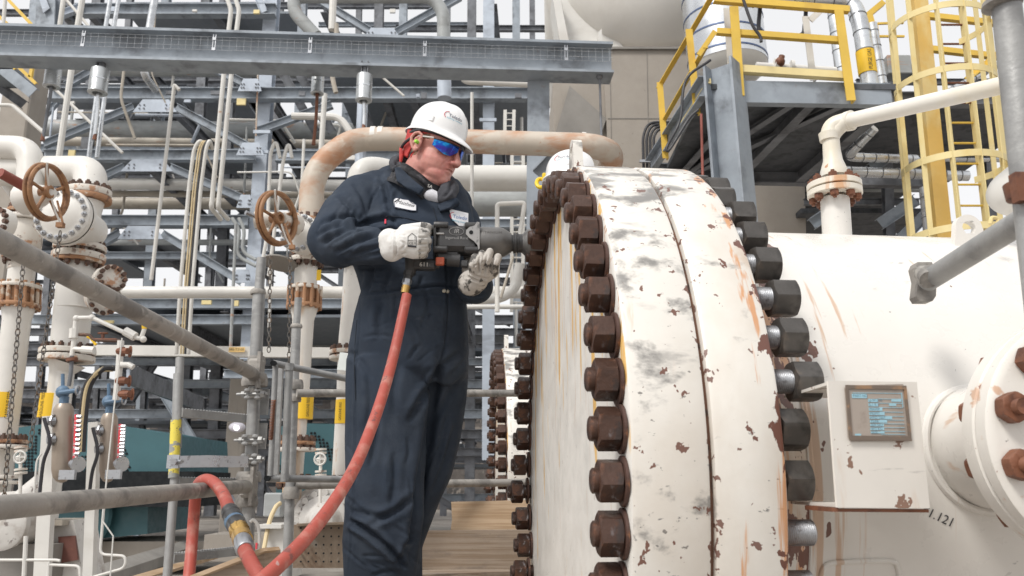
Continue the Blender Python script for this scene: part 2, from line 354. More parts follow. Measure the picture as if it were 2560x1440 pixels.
# handwritten thickness reading on the shell
cA=VM@Vector((0,0,0)); axn=VM.to_3x3()@Vector((1,0,0))
def toshell(p,lift=.0015):
    r=p-cA; t=r.dot(axn); rad=r-axn*t; return cA+axn*t+rad.normalized()*(VS+lift)
def shellpt(px,py):
    "first point of the shell seen at that pixel"
    for i in range(900):
        Y=1.2+i*.002; p=W(px,py,Y); r=p-cA; t=r.dot(axn); rad=(r-axn*t).length
        if rad<VS: return toshell(p)
    return p
P1=shellpt(2345,1292); P2=shellpt(2385,1310); ex=(P2-P1).normalized(); up=Vector((0,0,1)); up=(up-ex*up.dot(ex)).normalized()
text_on(mk_,'*1.121',.030,P1,ex,up,'CENTER',fn=toshell,shear=.1); 
obj('marker_reading',mk_,m_ink,vessel,smooth=0)
# long half-round repair pad at the very bottom
pd=[shellpt(x,y) for x,y in ((2050,1440),(2065,1412),(2110,1404),(2225,1402),(2243,1420),(2246,1440))]
obj('weld_pad',MB().tube([toshell(p,.002) for p in spline(pd,5)],.006,8),m_cream,vessel)
# ---- vertical stand pipe nozzle with flange pair and elbow, on top of the shell
YS=2.55
b0=W(2092,600,YS); t0=W(2087,497,YS); m_=mpp(550,YS)
np_=MB().cyl(b0-Vector((0,0,.06)),t0,35*m_,n=28); noz=obj('stand_pipe',np_,m_cream,vessel)
def flange_pair(parent,c,ax,rp,rf,th,nb,nr,mat,mb_,gap=.2,stem=.35,nsub='flange'):
    ax=Vector(ax).normalized(); c=Vector(c); m=frame(ax)
    f1=MB().lathe([(-th*(1+gap/2),rp),(-th*(1+gap/2),rf*.97),(-th*(.9+gap/2),rf),(-th*gap*.7,rf),(-th*gap/2,rf*.97),(-th*gap/2,rp)],c,ax,40,cap=False)
    f2=MB().lathe([(th*gap/2,rp),(th*gap/2,rf*.97),(th*gap*.7,rf),(th*(.9+gap/2),rf),(th*(1+gap/2),rf*.97),(th*(1+gap/2),rp)],c,ax,40,cap=False)
    gk=MB().lathe([(-th*gap*.45,rf*.8),(th*gap*.45,rf*.8)],c,ax,32,cap=False)
    o1=obj(nsub,f1,mat,parent); o2=obj(nsub,f2,mat,parent); obj('gasket',gk,m_brown,o2)
    rb=(rp+rf)/2+(rf-rp)*.08
    for i in range(nb):
        a=2*math.pi*(i+.5)/nb; q=c+m@Vector((0,rb*math.cos(a),rb*math.sin(a)))
        s=MB().cyl(q-ax*(th*(1+gap/2)+nr*1.9),q+ax*(th*(1+gap/2)+nr*1.9),nr*.5,n=8)
        for sg in(-1,1):
            z0=th*(1+gap/2); s.lathe([(z0-.0005,nr*.95),(z0+nr*.15,nr*1.12),(z0+nr*1.2,nr*1.1),(z0+nr*1.4,nr*.8)],q,ax*sg,6)
        obj('bolt',s,mb_,o1)
    return o1
fc=W(2086,475,YS)
flange_pair(vessel,fc,(0,0,1),33*m_,66*m_,15*m_,8,10*m_,M('cream_paint_rusty_edge',(.74,.69,.60),[((.55,.25,.08),(14,14,4),.54,.66,.75,4),((.14,.055,.035),(18,18,10),.66,.68,.9,4)],.4,var=.05),m_brown,gap=.25)
m_pipew=M('white_pipe_stained',(.72,.69,.63),[((.66,.58,.40),(3,3,3),.5,.68,.6),((.45,.2,.08),(8,8,8),.66,.68,.85,4)],.38,var=.04)
red=MB().lathe([(0,34*m_),(.02*1,33*m_),(.055,24*m_),(.09,21*m_),(.13,21*m_)],W(2086,442,YS),(0,0,1),24)
obj('pipe_reducer',red,m_pipew,vessel)
e1=W(2076,350,YS); e2=W(2090,312,YS*.995); e3=W(2510,213,2.1)
pth=roundpath([W(2078,400,YS),e1+Vector((0,0,.012)),W(2110,305,YS-.02),e3+(e3-e2)*.5],.035)
obj('overhead_branch_pipe',MB().tube(pth,19.5*m_,20),m_pipew,vessel)
el=MB().lathe([(0,24*m_),(.026,26*m_),(.03,21*m_)],W(2074,352,YS),(0,0,1),20); d_=(e3-W(2110,305,YS-.02)).normalized(); el.lathe([(0,25*m_),(.02,26*m_),(.024,20*m_)],W(2116,304,YS-.02),d_,20)
el.tube(roundpath([W(2074,352,YS),W(2078,315,YS),W(2116,304,YS-.02)],.05),23.5*m_,20)
obj('threaded_elbow',el,m_pipew,vessel)
# ---- lifting lug on top of the shell (right) and on the flange
def lug(c,ax_w,h,wd,t,hole,mat,name='lifting_lug',n=20):
    "upright plate: c base centre, ax_w width direction"
    x=Vector(ax_w).normalized(); up=Vector((0,0,1)); nn=x.cross(up); hw=wd/2; zc=h-hw*.75
    outer=[]; inner=[]
    for i in range(n+1):
        a=math.pi*(i/n); outer.append((hw*.75*math.cos(a),zc+hw*.75*math.sin(a)))
    outer=[(hw,0)]+outer+[(-hw,0)]; m=len(outer); mb=MB(); vs=[];fs=[]
    for sgn in(-.5,.5):
        for (a,b) in outer: vs.append(Vector(c)+x*a+up*b+nn*t*sgn)
        for (a,b) in outer:
            q=Vector((a,b-zc)); q=q.normalized()*hole; vs.append(Vector(c)+x*q.x+up*(zc+q.y)+nn*t*sgn)
    for k in range(m):
        j=(k+1)%m
        fs+=[(k,j,m+j,m+k),(2*m+k,3*m+k,3*m+j,2*m+j),(k,2*m+k,2*m+j,j),(m+k,m+j,3*m+j,3*m+k)]
    return mb.add(vs,fs)
L1=W(2421,600,2.35); obj('lifting_lug',lug(L1-Vector((0,0,.04)),(1,.09,0),.115+.0,.11,.022,.021,m_cream),m_cream,vessel)
topc=VM@Vector((.035,-.16,math.sqrt(VR**2-.16**2)-.01)); obj('lifting_lug',lug(topc,(.09,-1,0),.115,.10,.03,.017,m_cream),m_rim,vessel)
# ---- radial nozzle that points to the camera side (right edge)
NZ=W(2701,1098,1.66); root=toshell(NZ+Vector((-.06,.5,0))); nd=Vector((.02,-1,0)).normalized(); 
nzb=NZ-nd*.0
Rn=.143; Rf=.236
obj('nozzle_neck',MB().lathe([(-.36,Rn),(0,Rn),(.012,Rn+.012)],nzb,nd,56,cap=False),m_cream,vessel)
obj('nozzle_weld',MB().tube([toshell(nzb-nd*0+Vector((Rn*1.1*math.cos(a)-.003,.25,Rn*1.1*math.sin(a))),.002) for a in np.linspace(0,2*math.pi,50)],.009,8,cap=False),m_cream,vessel)
m_noz=M('cream_paint_scraped_flange',(.74,.71,.66),[((.52,.26,.12),(14,14,14),.62,.69,.7,4),((.24,.09,.05),(20,20,20),.655,.665,.9,4),((.10,.09,.08),(60,20,60),.70,.72,.7,4)],.35,var=.03,bump=(30,.2))
fl=obj('nozzle_flange',MB().lathe([(.0,Rn),(0,Rf-.004),(.004,Rf),(.040,Rf),(.043,Rf-.004),(.043,Rf-.03)],nzb,nd,80,cap=False),m_noz,vessel)
obj('gasket',MB().lathe([(.043,Rf-.012),(.049,Rf-.012)],nzb,nd,64,cap=False),M('dark_gasket',(.05,.045,.04),[],.7),fl)
bf=obj('nozzle_blind_flange',MB().lathe([(.049,Rf-.03),(.049,Rf-.004),(.052,Rf),(.084,Rf),(.09,Rf-.008),(.092,Rf-.018),(.094,.02)],nzb,nd,80,cap=True),m_noz,vessel)
mf=frame(nd)
for i in range(12):
    a=2*math.pi*(i+.5)/12; q=nzb+mf@Vector((0,(Rf-.036)*math.cos(a),(Rf-.036)*math.sin(a)))
    hb=hexnut(.052,.030,36,.3*i); hb.v=[tuple(q+nd*.0935+mf@Vector(v)) for v in hb.v]; obj('nut',hb,m_brown,bf)
    hb=MB().lathe(thread(.015,.022,.003,14,.121),q,nd,14); obj('bolt_end',hb,m_brown,bf)
    hb=hexnut(.052,.030,36,.3*i); hb.v=[tuple(q-nd*.001+mf@Vector((-v[0],v[1],v[2]))) for v in hb.v]; obj('nut',hb,m_brown,fl)
# ================= second vessel end behind =================
v2=empty('pressure_vessel',(-.085,6.15,.05),'farther cream vessel end with bolted blind flange, beyond the scaffold planks','vessel',rz=R(3.6))
for ch in list(vessel.children):
    if ch.name.split('.')[0] in('blind_cover','gasket','flange_ring','shell','stud_bolt') or ch.name.startswith('lifting_lug.001'): copy_tree(ch,v2)
for o in v2.children:
    if o.name.startswith('lifting_lug'): o.location=(0,0.05,0)
# ================= steel racks =================
m_st=M('blue_grey_steel',(.30,.335,.375),[((.10,.105,.115),(3,3,3),.5,.7,.6),((.24,.13,.07),(9,9,5),.67,.71,.6,5,1.5)],.6,.15,bump=(20,.15),var=.12)
m_std=M('dark_galvanised_steel',(.17,.178,.195),[((.05,.05,.055),(3,3,3),.45,.7,.7),((.16,.08,.05),(7,7,4),.68,.72,.6,5,1.5)],.65,.15,bump=(20,.15),var=.15)
m_stl=M('pale_blue_steel',(.45,.50,.57),[((.24,.26,.30),(2,2,4),.48,.7,.6),((.25,.14,.08),(9,9,5),.69,.72,.6,5,1.5)],.55,.1,bump=(20,.12),var=.08)
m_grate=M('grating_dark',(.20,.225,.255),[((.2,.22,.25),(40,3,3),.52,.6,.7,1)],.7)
m_pg=M('grey_painted_pipe',(.33,.345,.345),[((.20,.20,.195),(1.5,6,6),.5,.7,.6),((.40,.17,.06),(1.3,3,5),.60,.70,.8,6),((.16,.07,.04),(6,9,9),.70,.72,.7)],.55,var=.1)
m_pt=M('tan_stained_pipe',(.42,.38,.32),[((.26,.22,.18),(1.5,6,6),.5,.7,.6),((.42,.2,.09),(1.2,4,5),.64,.72,.6,6)],.55,var=.08)
m_pw=M('white_painted_pipe',(.66,.645,.61),[((.46,.43,.38),(1.5,3,3),.5,.75,.5),((.45,.22,.09),(3,5,5),.68,.72,.7,6)],.45,var=.05)
m_po=M('rust_bloomed_pipe',(.50,.44,.37),[((.44,.21,.10),(2.2,3.5,3.5),.42,.66,.75,6),((.62,.55,.46),(5,5,5),.58,.7,.6,4),((.36,.14,.06),(6,9,9),.66,.72,.7,5),((.42,.18,.075),(2.5,4,8),.56,.74,.7,6,None,(2,W(1000,352,6.6).z,W(1000,320,6.6).z,.075))],.55,var=.08,bump=(20,.1))
m_shiny=M('aluminium_jacket',(.62,.64,.66),[((.40,.41,.43),(3,3,8),.5,.65,.6)],.28,.8,var=.08)
m_yel=M('safety_yellow_paint',(.70,.47,.075),[((.55,.34,.06),(4,4,4),.5,.7,.6),((.30,.14,.05),(12,12,12),.68,.71,.7)],.5,var=.08)
m_yelp=M('faded_yellow_paint',(.72,.60,.30),[((.66,.48,.16),(3,3,3),.5,.7,.6),((.30,.17,.07),(12,12,12),.70,.73,.6)],.5,var=.06)
m_con=M('weathered_concrete',(.345,.31,.27),[((.29,.26,.23),(1,1,.7),.48,.7,.6),((.24,.22,.20),(6,6,.8),.58,.7,.4,6),((.2,.18,.16),(25,25,25),.68,.72,.5)],.85,bump=(40,.3),var=.05)
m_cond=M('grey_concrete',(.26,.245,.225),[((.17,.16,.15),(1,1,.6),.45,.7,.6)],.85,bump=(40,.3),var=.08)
def edge(p0,p1,Y): return W(p0[0],p0[1],Y),W(p1[0],p1[1],Y)
def hb(parent,name,x0,y0,x1,y1,h,Y,mat,w=None,Y1=None):
    a=W(x0,y0,Y); b=W(x1,y1,Y1 or Y); b.z=a.z if abs(y1-y0)<40 and not Y1 else b.z
    hh=h*mpp((y0+y1)/2,Y); return obj(name,MB().ibeam(a,b,hh,w or hh*.8),mat,parent)
def gusset(parent,cx,cy,wd,ht,Y,mat,nb=3):
    c=W(cx,cy,Y); m=mpp(cy,Y); w_=wd*m/2; h_=ht*m/2
    mb=MB().prism([c+Vector((-w_,0,-h_)),c+Vector((-w_*.6,0,h_)),c+Vector((w_*.6,0,h_)),c+Vector((w_,0,-h_))],(0,.02,0))
    o=obj('gusset_plate',mb,mat,parent)
    for sx in(-.7,-.5,.5,.7):
        for sz in(-.45,.1): obj('bolt',MB().cyl(c+Vector((w_*sx,0.001,h_*sz)),c+Vector((w_*sx,-.02,h_*sz)),.018,n=6),m_std,o)
YA=17
rackA=empty('pipe_rack',W(655,1330,YA),'tall blue-grey steel pipe rack with chevron braces behind the valve lines','steel frame')
def col(parent,x0,y0,x1,y1,wpx,Y,mat,name='column'):
    a=W(x0,y0,Y); b=W(x1,y1,Y); wd=wpx*mpp((y0+y1)/2,Y); 
    return obj(name,MB().ibeam(b,a,wd,wd,up=(1,0,0),tf=wd*.1,tw=wd*.08),mat,parent)
def colf(parent,x0,y0,x1,y1,wpx,Y,mat,name='column'):
    a=W(x0,y0,Y); b=W(x1,y1,Y); wd=wpx*mpp((y0+y1)/2,Y)
    return obj(name,MB().ibeam(b,a,wd,wd,up=(0,1,0),tf=wd*.1,tw=wd*.08),mat,parent)
colf(rackA,684,-40,622,900,33,YA,m_stl); colf(rackA,1222,-40,1221,1150,29,YA,m_stl)
for (x0,y0,x1,y1,h) in [(190,27,690,30,30),(130,237,1340,262,31),(110,390,640,390,28),(690,392,1010,398,28),(250,553,620,553,27),(700,560,1320,560,22),(80,800,640,803,24),(330,760,920,762,24),(560,935,900,938,22)]:
    hb(rackA,'beam',x0,y0,x1,y1,h,YA-.3,m_st)
for (x0,y0,x1,y1) in [(335,268,110,362),(440,268,630,372),(312,418,250,447),(425,418,625,505),(300,583,240,617),(405,583,605,705),(520,165,650,228),(280,150,165,215),(205,18,120,48),(640,-20,660,30),(930,82,780,-10),(985,85,1150,-8),(395,960,580,1260),(830,262,640,330)]:
    a=W(x0,y0,YA-.4); b=W(x1,y1,YA-.4); obj('brace',MB().ibeam(a,b,.16,.13),m_st if y0>80 else m_stl,rackA)
for g_ in [(388,264,110,34),(368,413,130,32),(352,581,115,34),(955,83,95,30),(626,372,70,34),(625,212,60,34),(612,503,40,34),(605,690,50,34)]: gusset(rackA,*g_,YA-.62,m_stl)
# cross beams running away from the viewer, and walkways seen from below
def slab(parent,x0,y0,x1,Y0,Y1,t,mat,name='walkway'):
    a=W(x0,y0,Y0); b=W(x1,y0,Y0)
    return obj(name,MB().box(((a.x+b.x)/2,(Y0+Y1)/2,a.z),(abs(b.x-a.x),Y1-Y0,t)),mat,parent)
slab(rackA,830,190,1330,YA+.2,YA+3.4,.06,m_grate); slab(rackA,300,8,640,YA+.2,YA+2.2,.06,m_grate); slab(rackA,130,215,420,YA+2.2,YA+3.5,.06,m_grate)
slab(rackA,250,540,600,YA+3,YA+4,.06,m_grate); slab(rackA,130,385,620,YA+1,YA+2.2,.06,m_grate); slab(rackA,80,790,900,YA+.3,YA+5,.06,m_grate); slab(rackA,300,750,900,YA+.3,YA+4,.06,m_grate); slab(rackA,950,560,1320,YA+.3,YA+1,.06,m_grate)
rr=random.Random(5)
for i in range(26):
    x=rr.uniform(150,1300); lv=rr.choice([8,222,222,385,385,545,755,790])
    a=W(x,lv+12,YA); b=a+Vector((rr.uniform(-.3,.3),6,0)); obj('joist',MB().ibeam(a,b,.22,.16),m_std,rackA)
# steep dark stair/knee members near x 780-900
for (x0,y0,x1,y1) in [(700,170,790,330),(740,170,830,330),(845,165,890,240),(905,265,930,330),(600,770,690,900),(880,770,960,900)]:
    obj('brace',MB().ibeam(W(x0,y0,YA+1),W(x1,y1,YA+1),.2,.18),m_std,rackA)
# ---- farther racks
def far_rack(name,label,Y,cols,beams,seed,nb,yr,mat=m_st,mat2=m_std,x0=-200,x1=1500,grid=True):
    r=random.Random(seed); root=empty(name,W((cols[0]),1330,Y),label,'steel frame')
    for c in cols: colf(root,c+ (1280-c)*-.0,-60,c-(1240-c)*.1,1290,22*(22/Y) if 1 else 0,Y,mat)
    for y in beams: hb(root,'beam',x0,y,x1,y+rr.uniform(-2,2),16+r.uniform(0,8),Y-.2,r.choice([mat,mat2]))
    for i in range(nb):
        y=r.uniform(*yr); xa=r.uniform(x0,x1-300); xb=xa+r.uniform(150,700); k=r.random()
        if k<.35: hb(root,'beam',xa,y,xb,y,r.uniform(8,18),Y+r.uniform(.3,2),r.choice([mat,mat2]))
        elif k<.6: obj('brace',MB().ibeam(W(xa,y,Y),W(xa+r.uniform(60,160)*r.choice([-1,1]),y+r.uniform(60,130),Y),.16,.14),r.choice([mat,mat2]),root)
        elif k<.75: slab(root,xa,y,xb,Y+.5,Y+r.uniform(1.5,4),.08,m_grate)
        elif k<.9: colf(root,xa,y,xa-(1240-xa)*.012,y+r.uniform(100,250),12,Y+1,mat)
        else:
            a=W(xa,y,Y); obj('joist',MB().ibeam(a,a+Vector((0,5,0)),.25,.18),mat2,root)
    return root
far_rack('pipe_rack','second steel rack in the middle distance behind the blue-grey rack',24,[95,420,760,1010,1290],[140,196,372,455,640,830,905],3,60,(0,700),x0=-100,x1=1320)
far_rack('pipe_rack','farthest steel rack low against the white sky at the back of the plant',33,[-40,180,330,560,705,900,1120,1330],[560,655,800,868,985,1095],9,110,(600,1220),m_std,m_std,x0=-200,x1=1480)
far_rack('pipe_rack','low dark steel rack behind the turquoise motors',21,[250,520,590,950,1180],[905,960,1035,1085,1130],21,46,(860,1250),m_std,m_st,x0=180,x1=1350)
# low shed added to darken the far background between the racks
bk=empty('added_dark_shed',W(500,1240,46),'long low dark shed added to darken the far end of the plant','building')
obj('wall',MB().box((-14,46,1.9),(46,.3,6.6)),M('shed_cladding',(.13,.115,.105),[((.05,.05,.05),(.8,1,3),.5,.6,.7),((.28,.25,.22),(2.2,1,1.1),.60,.63,.8,2)],.8,var=.2),bk)
obj('roof',MB().box((-14,47,5.3),(47,4,.25)),m_std,bk)
for i in range(14):
    obj('window',MB().box((-34+i*3.1,45.8,2.2+rr.choice([0,1.4,-1.4])),(rr.uniform(.5,1.5),.1,rr.uniform(.3,.9))),M('shed_window',(.55,.55,.55),[],.3),bk)
# ---- concrete columns
for (x,w_,y0,y1,Y,lab) in [(68,75,130,640,15,'tall concrete column at the far left behind the white elbow'),(603,42,880,1300,19,'concrete column rising behind the scaffold post')]:
    a=W(x+ (0 if Y==15 else 4),y0,Y); b=W(x-(1240-x)*.055*((y1-y0)/500),y1+100,Y); r_=w_*mpp(500,Y)
    thing('concrete_column',MB().box((a+b)/2,(r_,r_,(a.z-b.z)),bev=.03),m_con,lab,'column')
# ================= horizontal and vertical pipes (each a run of its own) =================
def pipe(label,mat,pts,wpx,bend=.25,n=14,name='pipe',cat='pipe',group=None,clamps=0,par=None):
    P=[W(*p) for p in pts]; ws=wpx if isinstance(wpx,(list,tuple)) else None
    r=(wpx if not ws else ws[0])/2*mpp(pts[0][1],pts[0][2])
    Q=roundpath(P,bend) if len(P)>2 else P
    o=thing(name,MB().tube(Q,r,n),mat,label,cat,group) if par is None else obj(name,MB().tube(Q,r,n),mat,par)
    return o
pipe('long grey pipe with rust blooms, just under the cable tray beam',m_pg,[(130,172,19),(700,176,19),(790,178,19),(800,120,19)],36,.9)
pipe('wide blue-grey pipe with orange rust crossing behind the chevron braces',m_pg,[(-60,318,20),(1010,330,20)],42)
pipe('tan stained pipe directly below the wide blue-grey pipe',m_pt,[(150,353,22),(680,358,22),(1000,362,22)],24)
pipe('pale grey pipe with one rust ring right of the handwheel',m_pw,[(240,460,18.5),(640,462,18.5),(1000,466,18.5)],30)
pipe('slim tan pipe under the pale grey pipe',m_pt,[(240,484,19),(640,486,19),(1000,490,19)],17)
pipe('wide brownish pipe lowest of the stacked mid-height pipes',m_pt,[(240,508,20),(1000,512,20)],30)
pipe('thin grey pipe behind the lower chevron brace',m_pg,[(240,606,20),(630,606,20)],15)
pipe('grey pipe low behind the white process pipe',m_pg,[(300,835,20),(900,838,20)],20)
pipe('second grey pipe low behind the white process pipe',m_pg,[(300,858,21),(900,860,21)],16)
pipe('stout white pipe at waist height left of the worker',m_pw,[(300,731,9.5),(1310,731,9.5)],31)
pipe('big white pipe crossing behind the worker\'s shoulder',m_pw,[(1340,446,9.5),(1000,446,9.5),(955,426,9.3),(905,426,9.2),(893,520,9.2),(890,600,9.2)],66,.35,24)
pipe('large grey pipe in shade below the big white pipe',m_pg,[(1340,510,13),(1120,510,13)],64,.3,24)
pipe('thin white pipe with an elbow under the tray beam right of the helmet',m_pw,[(1157,170,12),(1157,203,12),(1340,212,12)],17,.12)
pipe('curved greyish vent pipe looping over the top edge of the view',m_pg,[(790,90,14),(735,30,14),(735,-8,14),(1080,-8,14),(1109,30,14),(1109,130,14)],33,.7,18)
pipe('fat pale pipe hanging below the vent pipe, ending above the helmet',m_stl,[(1110,170,14),(1111,246,14)],35,.2,18)
pipe('white pipe loop bottom right of the worker\'s elbow',m_pw,[(1180,750,9),(1255,745,9),(1290,720,9),(1300,660,9)],26,.25,18)
pipe('slim white line running under the wrench to the flange',m_pw,[(1160,767,8),(1310,767,8)],12)
pipe('white vertical line right of the helmet with a capped top',m_pw,[(1180,232,8.5),(1180,560,8.5)],8.5)
pipe('cream threaded pipe frame standing beside the wrench socket',m_pw,[(1243,780,7),(1243,510,7),(1312,507,7),(1296,610,7)],12,.03)
pipe('thin tan tube leaning behind the wrench anvil',m_pt,[(1252,745,7),(1283,640,7)],7)
for i,(pts,wp,mt,lab,bd) in enumerate([
 ([(560,-20,9),(572,8,9),(578,25,9),(563,150,9),(530,500,9),(528,520,9),(552,548,9.4)],11,m_pw,'left one of the twin thin white risers beside the rack column',.06),
 ([(585,-20,9),(592,8,9),(598,25,9),(582,150,9),(547,500,9),(545,520,9),(570,548,9.4)],11,m_pw,'right one of the twin thin white risers beside the rack column',.06),
 ([(448,225,8),(436,212,8),(378,700,8)],9,m_pw,'lone thin white riser with rust specks left of the cable riser',.02),
 ([(207,-10,9),(192,80,9),(147,395,9)],14.5,m_pw,'straight white riser between the two left spring hangers',.1),
 ([(160,-10,10),(148,75,10)],12,m_pw,'grey white riser with a yellow band at the top left',.1),
 ([(168,2,10),(232,78,10)],7,m_pw,'thin white slanted line above the tray beam at left',.1),
 ([(140,225,9.5),(306,382,9.5)],7.5,m_pw,'thin slanted white line with yellow band crossing the risers',.1),
 ([(-20,263,9),(30,263,9),(110,332,9)],10,m_pw,'thin grey line that steps down to the left hanger rod',.05),
 ([(14,-10,10),(8,60,10)],9,m_pw,'bright white line at the top left corner',.05),
 ([(655,660,8),(668,590,8),(676,380,8),(690,350,8),(700,395,8)],9,m_pw,'white conduit loop close right of the rack column',.1),
 ([(672,690,8),(708,400,8),(722,352,8),(730,395,8)],9,m_pw,'second white conduit loop behind the rusty handwheel',.1),
 ([(645,175,16.5),(640,340,16.5)],4,m_po,'hair-thin rusty conduit strapped to the rack column',.1),
 ([(833,-10,12),(830,75,12)],18,m_pw,'upper white riser right of the rack column',.1),
 ([(812,235,9),(800,420,9)],13,m_pw,'white riser behind the third spring hanger rod',.1),
 ([(840,60,12),(842,100,12)],13,m_pt,'short tan pipe stub above the tray beam',.1),
 ([(828,165,12),(833,205,12),(840,232,12)],12,m_pt,'short tan pipe with an elbow right of the third hanger',.1),
 ([(775,185,12),(860,185,12),(862,160,12)],10,m_pw,'small white pipe elbow under the tray beam',.1),
 ([(730,290,14),(850,292,14),(875,330,14)],18,m_pw,'white pipe bending down above the rusty overhead pipe',.5),
 ([(910,170,11),(900,420,11)],26,m_stl,'pale blue post behind the fourth spring hanger',.1),
 ([(935,175,11),(1010,240,11)],6,m_pw,'thin white strut right of the fourth spring hanger',.1),
 ([(575,905,12),(590,560,12)],8,m_pg,'thin grey line through the middle braces',.1),
 ([(580,545,15),(600,575,15),(590,640,15),(640,665,15)],9,m_pg,'thin grey double bend left of the rack column',.2),
 ([(597,545,15),(612,575,15),(604,630,15),(640,650,15)],9,m_pg,'thin grey bend next to the double bend',.2)]):
    pipe(lab,mt,pts,wp,bd,10)
# twin jacketed lines and jacketed pipe at upper left
for pts,wp,lab in [([(277,-10,8.5),(262,80,8.5),(222,395,8.5)],10.5,'left one of the twin silver jacketed lines beside the second hanger'),([(298,-10,8.5),(282,80,8.5),(242,395,8.5)],10.5,'right one of the twin silver jacketed lines beside the second hanger'),([(388,-10,11),(370,90,11),(358,155,11),(362,190,11),(388,224,11.5)],18,'wide silver jacketed line bending under the tray beam')]:
    pipe(lab,m_shiny,pts,wp,.2,14,'jacketed_pipe')
# far random small pipes as things: short list with distinct looks
# ---- cable riser: white channel + tan cables + white channel
cr=empty('cable_riser',W(470,890,10),'vertical cable riser with tan and black cables between white rails','cable tray')
for dx,wp,mt,nm in [(-15,9,m_pw,'rail'),(-4,4,M('tan_cable',(.62,.50,.30),[],.6),'cable'),(2,4,MATS['tan_cable'],'cable'),(8,6,M('black_cable',(.03,.03,.035),[],.5),'cable'),(15,9,m_pw,'rail')]:
    k=.5 if dx<0 else 1
    pipe('',mt,[(525+dx*.4,372,10.2),(512+dx*.8,348,10),(500+dx,372,10),(487+dx,470,10),(466+dx,715,10),(456+dx,885,10)],wp,.12,10,nm,par=cr)
# ---- near tray beam with cable mesh, column and hangers (Y 7.5)
YT=7.5
tb=empty('tray_beam',W(1345,440,YT),'heavy steel beam with wire cable tray on a blue-grey post, above the worker','steel beam')
a=W(-60,112,YT-.15); b=W(1528,158,YT+.25); hh=86*mpp(130,YT)
b.z=a.z+(W(1528,158,YT+.25).z-a.z)
obj('beam',MB().ibeam(a,b,hh,.26,tf=.028,tw=.02),m_st,tb)
ob=MB(); 
for t in (.25,.46,.53,.85): 
    pass
n_w=90
wm=MB(); dv=b-a; offs=[-.1,-.035,.03,.075]
for oz in (-.055,-.01,.05,.085): wm.tube([a+Vector((0,-.135,oz)),b+Vector((0,-.135,oz))],.0016,5)
for i in range(n_w):
    p=a+dv*((i+.5)/n_w); wm.tube([p+Vector((0,-.135,-.055)),p+Vector((0,-.135,.085))],.0012,4)
obj('wire_tray',wm,m_shiny,tb)
for x in (215,530,765,1050,1408):
    t=(x+60)/1588; p=a+dv*t; cm=MB()
    for s_ in(-.012,.012): cm.box(p+Vector((s_,-.142,.02)),(.008,.008,.17))
    cm.box(p+Vector((0,-.146,-.05)),(.035,.01,.03)); cm.box(p+Vector((0,-.146,.06)),(.035,.01,.03))
    obj('tray_clamp',cm,m_galv,tb)
colf(tb,1346,165,1342,1000,56,YT+.4,m_st,'post')
kb=W(1380,360,YT-.3); obj('knee_bracket',MB().chan(W(1388,395,6.9),W(1345,440,6.9),.12,.05).bar(W(1380,350,6.9),W(1380,380,6.9),.06,.06),m_st,tb)
for x,y0,x2,y1,r in [(1448,160,1504,350,.006)]:
    thing('hanger_rod',MB().tube([W(1499,190,7.7),W(1504,352,7.7)],.012,8).sphere(W(1499,192,7.7),.035,10),m_std,'thin dark hanger rod under the right end of the tray beam','rod')
m_can=M('hanger_can_aluminium',(.50,.52,.53),[((.32,.33,.34),(5,5,10),.5,.66,.6),((.7,.7,.68),(9,9,9),.66,.68,.6)],.35,.6,var=.1)
def hanger(x,y0,y1,wpx,Y,rod,lab,rmat):
    h=empty('spring_hanger',W(x,y0,Y),lab,'spring hanger'); m=mpp(y0,Y); r=wpx/2*m; c=W(x-2,y0,Y); d=(y1-y0)*m*1.02
    obj('can',MB().lathe([(0,.0),(0,r*.8),(.01,r*.96),(.02,r),(d*.9,r),(d*.93,r*1.06),(d*.97,r*1.06),(d,r*.9),(d,r*.55),(d-.06,r*.5)],c,(0,0,-1),28,cap=False),m_can,h)
    obj('band',MB().lathe([(d*.45,r*1.0),(d*.45,r*1.02),(d*.5,r*1.02),(d*.5,r)],c,(0,0,-1),28,cap=False),m_shiny,h)
    obj('clevis',MB().box(c+Vector((0,0,.05)),(.03,.03,.11)).box(c+Vector((-.03,0,.07)),(.012,.05,.13)).box(c+Vector((.03,0,.07)),(.012,.05,.13)).cyl(c+Vector((-.05,0,.11)),c+Vector((.05,0,.11)),.018,n=8),m_std,h)
    p=[W(*q,Y) for q in rod]; obj('rod',MB().tube([c-Vector((0,0,d-.08))]+p,.017,8),rmat,h)
    obj('turnbuckle',MB().tube([p[-1]+Vector((0,0,.12)),p[-1]],[.012,.021],8),m_brown,h)
hanger(137,170,222,38,7.6,[(124,250),(106,352)],'leftmost spring hanger can under the tray beam with a dark rod',m_std)
hanger(253,172,238,44,7.4,[(245,270),(236,350)],'second spring hanger can, dented grey, above the white elbow',m_shiny)
hanger(798,178,240,31,7.9,[(790,300),(784,362)],'third spring hanger can with a long rusty rod to the orange pipe',m_brown)
hanger(914,186,258,39,7.5,[(911,290),(909,325)],'spring hanger can nearest the helmet with a bright rod',m_shiny)
# yellow clips beneath the tray beam at right
for i,x in enumerate((890,985,1080,1176,1298)):
    thing('beam_clip',MB().box(W(x,178+i*2,11),(.04,.03,.07),bev=.006),m_yel,['first','second','third','fourth','fifth'][i]+' small yellow clip from the left below the tray beam','clip','yellow clips below the tray beam')
